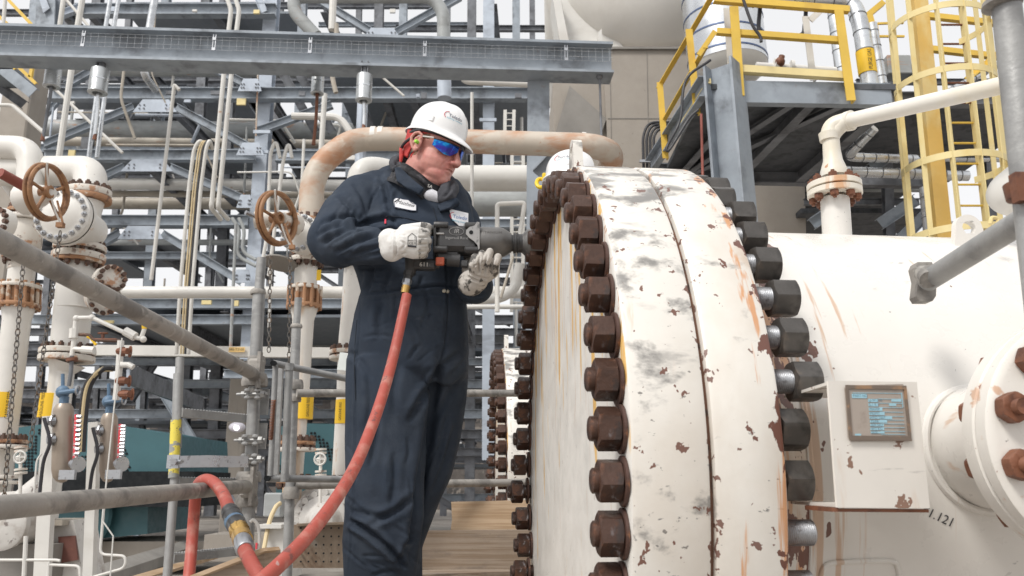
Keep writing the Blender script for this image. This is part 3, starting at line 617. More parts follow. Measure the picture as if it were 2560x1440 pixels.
# far vertical ladders at right of column
for x0,x1,y0,y1,lab in [(1263,1285,275,330,'small upright steel ladder seen between helmet and post'),(1280,1308,380,780,'white ladder rails behind the wrench socket')]:
    ld=empty('ladder',W(x0,y1,14),lab,'ladder')
    for x in (x0,x1): obj('rail',MB().bar(W(x,y0,14),W(x-1,y1,14),.06,.03),m_pw,ld)
    n=int((y1-y0)/16)
    for k in range(n): y=y0+8+k*16; obj('rung',MB().tube([W(x0,y,14),W(x1,y,14)],.012,6),m_pw,ld)
# white conduit strut with the tag
sb=empty('strut_beam',W(240,880,10.5),'white box strut with orange equipment tag behind the scaffold','beam')
obj('channel',MB().bar(W(232,876,10.5),W(862,883,10.5),.1,.13),m_pw,sb)
ta=W(592,874,10.42); tg=MB().box(ta,(.20,.01,.062)); tgo=obj('tag_plate',tg,M('orange_tag',(.80,.55,.22),[],.6),sb)
tt=MB(); text_on(tt,'095-T2105',.042,ta+Vector((0,-.009,0)),(1,0,0),(0,0,1)); obj('tag_lettering',tt,m_ink,tgo,smooth=0)

# thin conduits, fittings and brackets fixed to the racks
rq=random.Random(21)
for i in range(46):
    Yq=rq.choice([16.2,17.6,19,23]); par=rackA; x=rq.uniform(120,1310); y=rq.uniform(0,760); mt=rq.choice([m_pw,m_pw,m_pg,m_pt,m_stl]); wq=rq.uniform(3.5,9)
    if rq.random()<.45: P=[W(x,y,Yq),W(x-(1240-x)*.012,y+rq.uniform(70,200),Yq)]
    else: P=[W(x,y,Yq),W(x+rq.uniform(80,260),y+rq.uniform(-2,4),Yq)]
    if rq.random()<.6: P.append(P[-1]+Vector((rq.choice([-1,1])*.3,.2,-rq.uniform(.3,1.0))))
    obj('conduit',MB().tube(roundpath(P,.15),wq/2*mpp(y,Yq),8),mt,par)
for i in range(26):
    Yq=16.5; x=rq.uniform(140,1300); y=rq.choice([28,238,250,391,554,802,762])+rq.uniform(-8,8)
    obj('bracket',MB().box(W(x,y,Yq),(rq.uniform(.06,.25),.05,rq.uniform(.05,.16))),rq.choice([m_stl,m_pw,m_std,m_yelp]),rackA)
for (x,y) in ((645,640),(660,172),(650,380),(655,330),(1218,600),(1220,300)): obj('clamp_bar',MB().box(W(x,y,16.5),(.36,.05,.07)),m_stl,rackA)
# ================= vertical product lines with valves (left) =================
m_wl=M('white_line_paint',(.70,.68,.64),[((.52,.49,.45),(3,3,1.2),.5,.72,.5),((.50,.26,.11),(10,10,2),.65,.70,.6,5),((.2,.18,.17),(22,22,22),.70,.72,.6)],.42,var=.05,bump=(20,.15))
m_wf=M('white_flange_rusting',(.66,.62,.56),[((.45,.20,.08),(9,9,9),.52,.64,.85,5),((.13,.06,.04),(16,16,16),.6,.66,.8,4)],.5,var=.06,bump=(30,.3))
m_rf=M('rusted_flange',(.36,.19,.10),[((.60,.53,.44),(7,7,7),.55,.63,.8,5),((.13,.06,.04),(14,14,14),.55,.64,.8,4)],.65,var=.12,bump=(30,.4))
m_bolt=M('dark_small_bolts',(.10,.06,.045),[((.25,.12,.07),30,.55,.65,.6)],.55,.3,var=.2)
m_wheel=M('rusty_handwheel_iron',(.30,.155,.075),[((.16,.075,.04),(14,14,14),.5,.64,.8,5),((.42,.25,.13),(20,20,20),.6,.68,.6,4)],.62,.1,bump=(40,.4),var=.1)
m_band=M('yellow_label_band',(.80,.50,.02),[],.5,var=.03)
m_chain=M('chain_steel',(.16,.15,.14),[((.30,.18,.1),30,.5,.65,.6)],.5,.5,var=.2)
m_red=M('red_primer_rod',(.27,.075,.055),[((.4,.2,.15),20,.6,.7,.5)],.6)
YP=6.8
def vaxis(x0,y0,x1,y1,Y=YP): return (W(x0,y0,Y)-W(x1,y1,Y)).normalized()
def band(parent,x,y0,y1,wpx,Y,s,xs=0):
    m=mpp((y0+y1)/2,Y); a=W(x,y0,Y); b=W(x-(1240-x)*.0105*((y1-y0)/10)*.0+xs,y1,Y); r=wpx/2*m+.004
    o=obj('yellow_band',MB().cyl(b,a,r,n=28),m_band,parent)
    def wrap(p,a0):
        t=p.x; ang=a0+t/r; c=(a+b)/2
        return Vector((c.x+(r+.0022)*math.sin(ang),c.y-(r+.0022)*math.cos(ang),p.z))
    tb_=MB(); V,Fs=text_mesh(s,.05 if wpx>55 else .034,'CENTER')
    for a0 in (-.35,.75):
        pts=[]
        for v in V: # letters run upward
            pts.append(wrap(Vector((-v.y,0,(a.z+b.z)/2+v.x*.62)),a0))
        tb_.add(pts,Fs)
    obj('lettering',tb_,m_ink,o,smooth=0)
def fring(parent,x,y,wpx,hpx,Y,nb,mat,name='flange',tilt=0,bolts=True,long=False,ax=None):
    "one flange seen nearly side on, bolts through it"
    m=mpp(y,Y); c=W(x,y,Y); r=wpx/2*m; t=hpx*m; up=Vector(ax) if ax else Vector((0,0,1)); up.normalize()
    o=obj(name,MB().lathe([(-t/2,r*.2),(-t/2,r*.98),(-t/2+.006,r),(t/2-.006,r),(t/2,r*.98),(t/2,r*.2)],c,up,36,cap=False),mat,parent)
    if bolts:
        mf_=frame(up); 
        for i in range(nb):
            a=2*math.pi*(i+.5)/nb; q=c+mf_@Vector((0,r*.84*math.cos(a),r*.84*math.sin(a))); h=t/2+.045
            b=MB().cyl(q-up*h,q+up*h,.013,n=6).cyl(q+up*(t/2+.001),q+up*(t/2+.032),.024,n=6).cyl(q-up*(t/2+.032),q-up*(t/2+.001),.024,n=6)
            obj('bolt',b,m_bolt,o,smooth=0)
    return o
def handwheel(parent,x,y,hpx,Y,ndir,mat,wcol):
    m=mpp(y,Y); c=W(x,y,Y); r=hpx/2*m; n=Vector(ndir).normalized(); fm_=frame(n)
    o=obj('handwheel',MB().tube([c+fm_@Vector((0,r*.93*math.cos(a),r*.93*math.sin(a))) for a in np.linspace(0,2*math.pi,49)],r*.085,10,cap=False),mat,parent)
    obj('chain_wheel_rim',MB().tube([c-n*r*.16+fm_@Vector((0,r*.97*math.cos(a),r*.97*math.sin(a))) for a in np.linspace(0,2*math.pi,49)],r*.07,8,cap=False),mat,o)
    hub=MB().lathe([(-r*.35,r*.16),(.0,r*.24),(r*.06,r*.24),(r*.1,r*.2),(r*.1,r*.13),(r*.0,r*.12)],c,n,20); obj('hub',hub,mat,o)
    for k in range(5):
        a=2*math.pi*k/5+.5; obj('spoke',MB().tube([c-n*r*.1+fm_@Vector((0,r*q*math.cos(a),r*q*math.sin(a))) for q in (.15,.5,.92)],[r*.075,r*.055,r*.07],8),mat,o)
    for a in (2.2,5.1):
        p0=c+n*r*.05+fm_@Vector((0,r*.2*math.cos(a),r*.2*math.sin(a))); p1=c+n*r*.12+fm_@Vector((0,r*1.05*math.cos(a),r*1.05*math.sin(a))); obj('chain_guide',MB().tube([p0,p0.lerp(p1,.6)+n*.01,p1+n*r*.15],r*.035,6),wcol,o)
    return o,c,r,n
def chain(x0,y0,x1,y1,Y,label,parent=None,link=.055):
    a=W(x0,y0,Y); b=W(x1,y1,Y); L=(b-a).length; d=(b-a)/L; n=int(L/(link*.74)); mb=MB(); s=d.cross(Vector((0,1,0))).normalized(); t=d.cross(s)
    for i in range(n):
        c=a+d*(i+.5)*L/n; e=s if i%2 else t
        mb.tube([c+d*(link/2*math.sin(q))*.95+e*(link*.27*math.cos(q)) for q in np.linspace(0,2*math.pi,9)],link*.085,4,cap=False)
    return thing('chain',mb,m_chain,label,'chain')
# ---- line 2 (fat, with big gate valve)
L2=empty('product_line',W(95,1330,YP),'fat white pipe with tee, flanges and yellow band, right of the leftmost line','pipe line')
m=mpp(700,YP)
obj('elbow',MB().tube(roundpath([W(-80,428,7.1),W(60,428,7.05),W(227,428,YP+.05),W(225,480,YP)],.36,10),[45*m]*30 if 0 else 40*m,28),m_wl,L2)
fring(L2,223,481,104,16,YP,14,m_wf,ax=(.02,-.05,1)); fring(L2,222,498,106,12,YP,14,m_rf,bolts=False)
obj('valve_body',MB().lathe([(0,44*m),(.1,40*m),(.25,42*m),(.33,50*m),(.42,50*m),(.5,44*m)],W(214,505,YP),(W(198,625,YP)-W(214,505,YP)),28),m_wl,L2)
obj('body_lug',MB().tube([W(205,580,YP-.05),W(250,572,YP-.1)],[26*m,20*m],16),m_wf,L2)
fring(L2,200,620,122,14,YP,16,m_wf); fring(L2,197,643,124,16,YP,16,m_wf,bolts=False); fring(L2,196,655,118,9,YP,14,m_rf)
obj('pipe',MB().tube([W(197,640,YP),W(190,700,YP),W(172,880,YP)],[38*m,44*m,43*m],28),m_wl,L2)
obj('weld_seam',MB().tube([W(186,771,YP)+Vector((44*m*math.cos(a),44*m*math.sin(a),0)) for a in np.linspace(0,2*math.pi,33)],.006,6,cap=False),m_wl,L2)
fring(L2,169,880,130,13,YP,16,m_wf); fring(L2,167,897,130,14,YP,16,m_wf,bolts=False)
m9=mpp(900,YP)
obj('lower_pipe',MB().tube([W(166,905,YP),W(155,930,YP),W(100,1420,YP)],[46*m9,29*m9,27*m9],28),m_wl,L2)
band(L2,137,985,1045,62,YP,'GASOLINE FEED',-9)
# bonnet disc facing down-left toward the camera
nd2=Vector((-.02,-1,.02)).normalized(); bc=W(160,541,YP-.42)
mb2=mpp(541,YP-.42)
bon=obj('bonnet',MB().lathe([(-.42,46*mb2),(-.10,50*mb2),(-.08,70*mb2),(-.03,71*mb2)],bc,nd2,40,cap=False),m_wl,L2)
cv=obj('bonnet_cover',MB().lathe([(-.025,69*mb2),(.0,71*mb2),(.035,70*mb2),(.045,66*mb2),(.048,52*mb2),(.06,44*mb2),(.085,24*mb2),(.09,3*mb2)],bc,nd2,48),m_wl,L2)
fm2=frame(nd2)
for i in range(20):
    a=2*math.pi*i/20; q=bc+fm2@Vector((0,60*mb2*math.cos(a),60*mb2*math.sin(a)))
    obj('bolt',MB().lathe([(.046,.022),(.066,.022),(.072,.014),(.072,.009),(.085,.008)],q,nd2,6),m_galv,cv,smooth=0)
# gate valve wheel with shaft of line 1
wheelp=empty('hand_wheel_drive',W(122,480,YP-1.0),'big rusty spoked handwheel at the left, in front of the round bonnet','handwheel')
ow,c_,r_,n_w2=handwheel(wheelp,123,480,143,YP-1.0,(.985,-.17,-.02),m_wheel,m_wl)
obj('stem_cover',MB().tube([W(0,432,YP-1.15),W(76,474,YP-.9),W(100,488,YP-.8)],[.037,.04,.05],14),m_red,wheelp)
obj('yoke',MB().tube([W(60,500,YP-.8),W(95,490,YP-.85),W(125,482,YP-1.0)],[.12,.09,.05],14),m_wl,wheelp)
obj('chain_hook',MB().tube([W(143,502,YP-1.05),W(150,530,YP-1.05),W(158,562,YP-1.05)],.008,6).box(W(151,563,YP-1.05),(.05,.04,.035)),m_wheel,wheelp)
# ---- line 1 (leftmost)
L1_=empty('product_line',W(-10,1330,YP),'leftmost white pipe with thick rusty bolted joint and yellow band','pipe line')
obj('elbow',MB().tube(roundpath([W(-120,368,7.0),W(0,368,6.95),W(77,372,YP+.1),W(72,530,YP)],.5,10),32*m,26),m_wl,L1_)
fring(L1_,68,532,90,9,YP,10,m_rf); fring(L1_,66,548,92,10,YP,10,m_wf,bolts=False)
obj('valve_body',MB().lathe([(0,36*m),(.12,42*m),(.25,40*m),(.33,34*m),(.42,32*m)],W(64,555,YP),(W(56,650,YP)-W(64,555,YP)),26),m_wf,L1_)
fring(L1_,60,645,98,9,YP,12,m_rf)
obj('pipe',MB().tube([W(59,640,YP),W(50,715,YP)],31*m,26),m_wl,L1_)
fring(L1_,50,718,100,9,YP,14,m_wf,bolts=False); fring(L1_,46,765,102,10,YP,14,m_rf,bolts=False)
dj=obj('bolted_joint',MB().cyl(W(49,722,YP),W(47,760,YP),40*m,n=24),m_rf,L1_)
for i in range(16):
    a=2*math.pi*i/16; q0=W(49.5,708,YP)+Vector((45*m*math.cos(a),45*m*math.sin(a),0)); q1=W(46.5,774,YP)+Vector((45*m*math.cos(a),45*m*math.sin(a),0)); obj('stud',MB().cyl(q0,q1,.016,n=8),m_rf,dj)
obj('lower_pipe',MB().tube([W(46,770,YP),W(42,800,YP),W(-18,1300,YP)],[38*m,32*m,30*m],26),m_wl,L1_)
band(L1_,17,983,1045,66,YP,'GASOLINE FEED',-8)
for y,wd,mt in ((1104,104,m_rf),(1117,106,m_wf)): fring(L1_,-2+14,y,wd,9,YP-.2,14,mt,bolts=y<1110)
for y in (1192,1206): fring(L1_,0,y,94,9,YP-.2,12,m_wf,bolts=False)
obj('back_elbow',MB().tube(roundpath([W(-60,425,7.5),W(20,425,7.4),W(60,480,7.3)],.5,8),38*m,22),m_wl,L1_)
# left bonnet disc partly behind the rail
L1b=obj('bonnet_cover',MB().lathe([(0,38*m),(.05,40*m),(.08,38*m),(.09,26*m),(.11,4*m)],W(12,565,YP-.5),(-.3,-1,0),36),m_wl,L1_)
for i in range(14):
    a=2*math.pi*i/14; q=W(12,565,YP-.5)+frame((-.3,-1,0))@Vector((0,33*m*math.cos(a),33*m*math.sin(a))); obj('bolt',MB().lathe([(.08,.02),(.115,.02)],q,(-.3,-1,0),6),m_bolt,L1b,smooth=0)
# side branch with two flanges on line 2
br=empty('branch_flange',W(230,720,YP-.2),'white side branch ending in a bolted disc right of the fat line','pipe fitting')
obj('branch',MB().tube(roundpath([W(190,730,YP),W(235,720,YP-.05),W(262,690,YP-.1),W(262,675,YP-.1)],.1),20*m,20),m_wl,br)
for (x,y,r,dr) in ((273,700,34,(.75,-.8,.0)),(258,745,38,(.62,-.7,-.35))):
    d_=Vector(dr).normalized(); c=W(x,y,YP-.35); f_=obj('disc_flange',MB().lathe([(-.07,r*m*.6),(-.065,r*m),(-.025,r*m),(-.02,r*m*.97),(.02,r*m*.97),(.025,r*m),(.06,r*m),(.065,r*m*.3)],c,d_,32),m_wf,br)
    for i in range(12):
        a=2*math.pi*i/12; q=c+frame(d_)@Vector((0,r*m*.82*math.cos(a),r*m*.82*math.sin(a))); obj('bolt',MB().lathe([(-.1,.018),(.1,.018)],q,d_,6),m_bolt,f_,smooth=0)
# ---- line 3 (right, rusty, with overhead orange pipe)
YQ=6.6; mq=mpp(600,YQ)
L3=empty('product_line',W(745,1330,YQ),'white and rust-orange pipe line rising behind the elbow and looping over right','pipe line')
obj('overhead_pipe',MB().tube(roundpath([W(777,560,YQ),W(781,425,YQ),W(878,350,YQ+.1),W(960,347,YQ+.1),W(1490,364,YQ-.1),W(1535,385,YQ+.1),W(1500,480,YQ+.6)],.42,9),[31*mq]*200 if 0 else 31*mq,28),m_po,L3)
for x,y,x2,y2 in ((830,385,838,391),(928,346,940,346),(946,346,958,346),(1452,360,1462,361)):
    a=W(x,y,YQ+.1); b=W(x2,y2,YQ+.1); obj('weld_band',MB().cyl(a,b,31.35*mq,n=26),m_wl,L3)
fring(L3,776,552,64,9,YQ,10,m_rf); fring(L3,775,566,66,8,YQ,10,m_wf,bolts=False)
obj('valve_body',MB().lathe([(0,30*mq),(.1,40*mq),(.22,38*mq),(.3,32*mq)],W(774,570,YQ),(0,0,-1),26),m_wl,L3)
bc3=W(752,585,YQ-.35); nd3=Vector((-.25,-1,.0)).normalized()
c3=obj('bonnet_cover',MB().lathe([(-.3,30*mq),(-.1,34*mq),(-.09,46*mq),(.03,47*mq),(.04,32*mq),(.07,20*mq),(.08,3*mq)],bc3,nd3,36),m_wl,L3)
for i in range(16):
    a=2*math.pi*i/16; q=bc3+frame(nd3)@Vector((0,41*mq*math.cos(a),41*mq*math.sin(a))); obj('bolt',MB().lathe([(.03,.018),(.06,.018),(.065,.008),(.08,.008)],q,nd3,6),m_galv,c3,smooth=0)
fring(L3,767,636,84,12,YQ,12,m_rf,bolts=False); fring(L3,766,652,86,11,YQ,12,m_wf); 
obj('pipe',MB().tube([W(766,655,YQ),W(763,725,YQ)],28*mq,26),m_wl,L3)
fring(L3,763,722,86,8,YQ,14,m_wf,bolts=False); fring(L3,760,766,88,9,YQ,14,m_rf,bolts=False)
dj=obj('bolted_joint',MB().cyl(W(763,726,YQ),W(761,762,YQ),34*mq,n=22),m_rf,L3)
for i in range(14):
    a=2*math.pi*i/14; o_=Vector((39*mq*math.cos(a),39*mq*math.sin(a),0)); obj('stud',MB().cyl(W(763,716,YQ)+o_,W(760,773,YQ)+o_,.015,n=8),m_rf,dj)
m_lo=M('white_line_rust_stained',(.68,.65,.60),[((.55,.33,.15),(3,3,.5),.5,.6,.8,4),((.45,.2,.08),(12,12,2),.63,.70,.8)],.45,var=.05)
obj('lower_pipe',MB().tube([W(760,770,YQ),W(758,800,YQ),W(748,980,YQ),W(728,1260,YQ)],[34*mq,26*mq,24*mq,22*mq],26),m_lo,L3)
band(L3,758,990,1048,50,YQ,'GASOLINE FEED',-3)
for y,mt in ((1108,m_rf),(1124,m_wf)): fring(L3,742,y,92,9,YQ-.2,14,mt,bolts=y<1110)
fring(L3,735,1204,86,8,YQ-.2,12,m_rf)
wp3=empty('hand_wheel_drive',W(697,545,YQ-.9),'rusty spoked handwheel right of the rack column, beside the worker\'s elbow','handwheel')
ow3,c3_,r3_,_=handwheel(wp3,697,545,137,YQ-.9,(.90,-.43,-.02),m_wheel,m_wl)
obj('stem_cover',MB().tube([W(614,531,YQ-1.0),W(655,548,YQ-.9)],.016,10),m_galv,wp3)
obj('yoke',MB().tube([W(730,560,YQ-.5),W(700,548,YQ-.85)],[.1,.05],12).tube([W(640,550,YQ-.8),W(700,548,YQ-.8)],[.07,.05],12),m_wf,wp3)
obj('chain_hook',MB().tube([W(712,560,YQ-.95),W(722,590,YQ-.95),W(733,620,YQ-.95)],.008,6).box(W(730,618,YQ-.95),(.04,.03,.03)),m_wheel,wp3)
# ---- line 4
L4=empty('product_line',W(850,1330,YQ+.5),'white pipe line half hidden by the worker\'s back, with a blank white tag','pipe line')
obj('pipe',MB().tube([W(895,480,YQ+.5),W(888,660,YQ+.5),W(880,790,YQ+.5),W(872,880,YQ+.5)],29*mq,24),m_wl,L4)
obj('lower_pipe',MB().tube([W(870,900,YQ+.5),W(866,980,YQ+.5),W(850,1260,YQ+.5)],[27*mq,25*mq,24*mq],24),m_wl,L4)
fring(L4,888,652,92,12,YQ+.5,12,m_rf); fring(L4,874,882,100,10,YQ+.5,14,m_wf); fring(L4,873,896,98,9,YQ+.5,14,m_wf,bolts=False)
band(L4,866,1000,1060,50,YQ+.5,'GASOLINE FEED',-3)
fring(L4,852,1206,88,8,YQ+.3,12,m_rf)
obj('tag',MB().box(W(862,904,YQ-.05),(.10,.006,.14),Matrix.Rotation(.12,3,'Y')),M('blank_white_tag',(.72,.76,.74),[],.5),L4)
# chains
chain(151,578,75,1120,YP-1.0,'long rusty chain hanging from the leftmost handwheel')
chain(58,660,10,1250,YP-1.3,'long dark chain hanging in front of the leftmost line')
chain(726,630,722,930,YQ-.9,'chain hanging from the handwheel beside the elbow',link=.045)
chain(676,640,672,880,YQ-.9,'second thinner chain left of the rusty joint near the elbow',link=.045)
chain(899,740,898,790,YQ+.2,'short bright chain against the worker\'s back',link=.05)
# small bore trim on line 2
tr=empty('sample_piping',W(185,700+190,YP-.4),'small white threaded piping with yellow lever valve on the fat line','pipe fitting')
def sp(pts,w,mat,name='tube',Y=YP-.5,bend=.03,par=None): return obj(name,MB().tube(roundpath([W(x,y,Y) for x,y in pts],bend),w/2*mpp(pts[0][1],Y),10),mat,par or tr)
sp([(180,890),(190,795),(230,794),(325,838),(352,848),(362,820),(360,805)],11,m_wl)
for x_,y_ in ((191,796),(230,794),(320,834),(358,848)): obj('elbow_fitting',MB().sphere(W(x_,y_,YP-.5),.026,12),m_wl,tr)
obj('union',MB().cyl(W(313,828,YP-.5),W(338,842,YP-.5),.036,n=10),m_wl,tr); obj('union',MB().cyl(W(186,822,YP-.5),W(184,846,YP-.5),.036,n=8),m_wl,tr)
sp([(361,823),(360,808)],12,m_band,'yellow_band'); sp([(218,842),(226,844),(240,862)],7,m_band,'lever_handle',bend=.01)
sp([(198,836),(225,838),(232,850),(300,852)],9,m_bolt,'valve_block'); sp([(237,850),(292,850)],9,m_brown,'valve_block'); obj('handwheel',MB().tube([W(257,835,YP-.5)+Vector((.035*math.cos(a),.01*math.sin(a),.006)) for a in np.linspace(0,2*math.pi,17)],.007,6).cyl(W(257,835,YP-.5),W(257,850,YP-.5),.012),m_brown,tr)
sp([(180,888),(182,872),(235,876)],12,m_wl,'tube'); obj('tee',MB().cyl(W(205,874,YP-.55),W(236,876,YP-.55),.03,n=10),m_wl,tr)
sp([(180,890),(177,935),(172,965)],10,m_std,'tube'); obj('drain_flange',MB().cyl(W(180,895,YP-.5),W(180,903,YP-.5),.042,n=16),m_brown,tr)
# ---- level gauges: tan bottles with red indicator
m_tan=M('tan_bottle_paint',(.36,.30,.245),[((.28,.22,.17),(5,5,5),.5,.7,.5)],.4,.3,var=.06)
m_gred=M('red_indicator',(.75,.08,.10),[((.55,.5,.5),(4,4,60),.55,.6,.8,1)],.4)
def gauge(x,y0,y1,w_,Y,lab,sx=1):
    g_=empty('level_gauge',W(x,y1,Y),lab,'level gauge'); m=mpp(y0,Y); r=w_/2*m; a=W(x+2,y0,Y); b=W(x-3*sx,y1,Y); d=(b-a); L=d.length
    obj('bottle',MB().lathe([(0,r*.2),(.0,r*.7),(.03,r*.97),(.05,r),(L-.09,r),(L-.04,r*.85),(L-.01,r*.5),(L,r*.1)],a,d,24),m_tan,g_)
    obj('top_valve',MB().cyl(a+Vector((0,0,.05)),a+Vector((0,0,-.01)),.03,n=10).sphere(W(x,y0-30,Y),.045,12).cyl(W(x-8,y0-28,Y-.04),W(x+34,y0-34,Y-.06),.016,n=8).cyl(W(x,y0-30,Y),W(x,y0-75,Y),.012,n=8),M('blue_valve',(.10,.17,.26),[],.5),g_)
    obj('valve_wheel',MB().tube([W(x+34,y0-34,Y-.06)+Vector((.01,.03*math.cos(t),.03*math.sin(t))) for t in np.linspace(0,2*math.pi,15)],.006,6),m_galv,g_)
    obj('indicator',MB().prism([W(x+w_*.62,y0+26,Y-.03),W(x+w_*.62+7,y0+26,Y-.03),W(x+w_*.62+2,y1-55,Y-.03),W(x+w_*.62-5,y1-55,Y-.03)],(0,.03,0)),m_gred,g_)
    cb=MB(); n=10
    for i in range(n):
        t=i/(n-1); y=y0+32+(y1-55-y0-38)*t; xx=x+w_*.62+9-5*t; cb.cyl(W(xx-2,y,Y-.03),W(xx+8,y,Y-.03),.012,n=6)
    obj('indicator_bolts',cb,m_galv,g_)
    for yy in (y0+42,y0+88): obj('side_port',MB().cyl(W(x-w_*.4,yy,Y-.05),W(x-w_*.85,yy+1,Y-.08),.028,n=12).cyl(W(x-w_*.4-3,yy,Y-.06),W(x-w_*.4-7,yy,Y-.06),.042,n=8),m_galv,g_)
    obj('gauge_head',MB().cyl(W(x+w_*.5,y1-48,Y-.05),W(x+w_*.78,y1-46,Y-.08),.028,n=12).cyl(W(x+w_*.76,y1-46,Y-.08),W(x+w_*.86,y1-46,Y-.09),.05,n=16),m_galv,g_)
    obj('name_box',MB().box(W(x+12,y1-20,Y-.14),(.10,.03,.06)),m_galv,g_)
    cb=MB().tube(spline([W(x-w_,y0+35,Y-.15),W(x-w_*.7,y0+95,Y-.15),W(x-w_*1.05,y0+150,Y-.15),W(x-w_*1.3,y1+60,Y-.15)],8),.011,6); obj('cable',cb,MATS['black_cable'],g_)
gauge(157,1010,1207,47,5.6,'tan gauge bottle with red indicator strip, nearest the yellow banded pipe')
gauge(272,1034,1206,40,5.8,'tan gauge bottle with red indicator strip, in front of the perforated turquoise cowl')
# stands behind gauges
for (x0,x1,yt,w_,lab) in ((122,100,1040,34,'white channel stand behind the left gauge bottle'),(232,218,1055,24,'white channel stand behind the right gauge bottle')):
    thing('channel_stand',MB().chan(W(x0,yt,5.9),W(x1,1445,5.9),w_*mpp(1200,5.9),.06,up=(1,0,0)),m_pw,lab,'stand')
# ---- turquoise motors
m_teal=M('teal_motor_paint',(.045,.125,.145),[((.035,.09,.105),(1,1,1),.5,.7,.7),((.12,.18,.19),(9,9,9),.68,.71,.4)],.45,var=.06,bump=(20,.1))
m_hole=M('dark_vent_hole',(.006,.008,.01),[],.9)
def motor(pts,Y0,D,lab,holes,low):
    g_=empty('motor',W(pts[0][0],1340,Y0),lab,'motor')
    top=[W(x,y,Y0) for x,y in pts]
    obj('housing',MB().prism(top,(D*.02,D,0)),m_teal,g_,smooth=0)
    hm=MB(); 
    for (x0,y0,x1,y1,xe0,xe1) in holes:
        rows=int((y1-y0)/8.2)
        for j in range(rows):
            t=j/rows; xa=x0+(xe0-x0)*t; xb=x1+(xe1-x1)*t; n=int((xb-xa)/8.6); y=y0+(y1-y0)*t
            for i in range(max(n,1)):
                c=W(xa+i*8.6+(4.3 if j%2 else 0),y,Y0-.012); hm.cyl(c,c+Vector((0,.01,0)),3.2*mpp(y,Y0),n=7)
    obj('vent_holes',hm,m_hole,g_,smooth=0)
    if low:
        obj('lower_housing',MB().prism([W(x,y,Y0+.3) for x,y in low],(0,D*.8,0)),m_teal,g_,smooth=0)
        obj('end_cover',MB().lathe([(-.05,95*mpp(1240,Y0)),(.0,90*mpp(1240,Y0)),(.05,70*mpp(1240,Y0)),(.06,10*mpp(1240,Y0))],W(182,1290,Y0+.1),(0,-1,0),32),m_teal,g_)
    return g_
mo=motor([(35,1070),(150,1055),(232,1055),(302,1064),(358,1075),(425,1085),(428,1206),(150,1206),(38,1200)],12.5,2.4,'large turquoise motor cowl with diamond field of vent holes at the lower left',[(98,1075,106,1190,35,85),(305,1092,312,1193,300,338),(205,1142,226,1184,194,226)],[(150,1212),(372,1212),(368,1335),(205,1350),(190,1300)])
obj('side_panel',MB().prism([W(428,1087,12.7),W(475,1098,13.4),W(476,1198,13.4),W(428,1206,12.7)],(0,.05,0)),m_teal,mo,smooth=0)
for xs_,ya,yb in ((302,1068,1204),(232,1058,1204)): obj('panel_seam',MB().bar(W(xs_,ya,12.49),W(xs_-1,yb,12.49),.012,.008),m_hole,mo)
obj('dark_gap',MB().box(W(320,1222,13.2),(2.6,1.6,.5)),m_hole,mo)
obj('base_plinth',MB().box(W(300,1365,13)+Vector((0,.6,-.1)),(2.6,1.4,.34)),m_con,mo)
motor([(690,1075),(700,1066),(760,1058),(850,1060),(860,1240),(690,1240)],11.5,2.0,'turquoise motor cowl seen between the scaffold post and the worker',[(778,1083,800,1190,855,905),(698,1165,706,1190,698,706)],None)
# ---- pumps and base clutter
m_pump=M('white_cast_pump',(.60,.58,.55),[((.35,.30,.26),(7,7,7),.5,.66,.6),((.12,.09,.08),(14,14,14),.62,.68,.8)],.5,bump=(20,.4),var=.1)
pu=empty('pump',W(800,1400,6.6),'white pump casing with bolted round cover behind the red hose','pump')
pc=W(812,1300,6.5); pm_=mpp(1300,6.5)
obj('casing',MB().lathe([(-.35,60*pm_),(0,78*pm_),(.04,80*pm_),(.06,74*pm_)],pc,(.1,-1,0),36).prism([W(745,1320,6.6),W(735,1240,6.6),W(780,1215,6.6),W(860,1220,6.6),W(875,1330,6.6)],(0,.3,0)),m_pump,pu)
cvp=obj('cover',MB().lathe([(.06,62*pm_),(.09,60*pm_),(.1,45*pm_),(.16,34*pm_),(.2,26*pm_),(.22,8*pm_)],pc,(.1,-1,0),36),m_pump,pu)
for i in range(16):
    a=2*math.pi*i/16; q=pc+frame((.1,-1,0))@Vector((0,67*pm_*math.cos(a),67*pm_*math.sin(a))); obj('bolt',MB().lathe([(.05,.025),(.09,.024)],q,(.1,-1,0),8),m_pump,cvp)
sv=MB(); 
for x,y0,y1 in ((800,1124,1255),(808,1124,1255)): pass
vl_=empty('small_valve',W(803,1240,6.3),'small white globe valve on a thin riser above the pump','valve')
def smallvalve(g_,x,y,Y):
    obj('riser',MB().cyl(W(x,y-26,Y),W(x-2,y+110,Y),.012,n=8),m_wl,g_)
    for yy in (-27,-18,28,37): obj('flange',MB().cyl(W(x,y+yy,Y),W(x,y+yy+5,Y),.042,n=16),m_wf,g_)
    obj('body',MB().sphere(W(x,y+3,Y),.034,12),m_wl,g_)
    wh=obj('handwheel',MB().tube([W(x-2,y,Y-.1)+Vector((.04*math.cos(t),0,.04*math.sin(t))) for t in np.linspace(0,2*math.pi,17)],.007,6).cyl(W(x-2,y,Y-.1),W(x,y,Y),.012,n=8),m_pw,g_)
    for t in (0,1.57,3.14,4.71): obj('spoke',MB().cyl(W(x-2,y,Y-.1),W(x-2,y,Y-.1)+Vector((.04*math.cos(t),0,.04*math.sin(t))),.005,n=5),m_pw,wh)
smallvalve(vl_,802,1148,6.2)
v2_=empty('small_valve',W(55,1240,6.0),'small white globe valve with wheel beside the leftmost line','valve'); smallvalve(v2_,52,1143,6.0)
p2=empty('pump',W(30,1420,6.2),'grimy white pump housing at the bottom left corner behind the thick rail','pump')
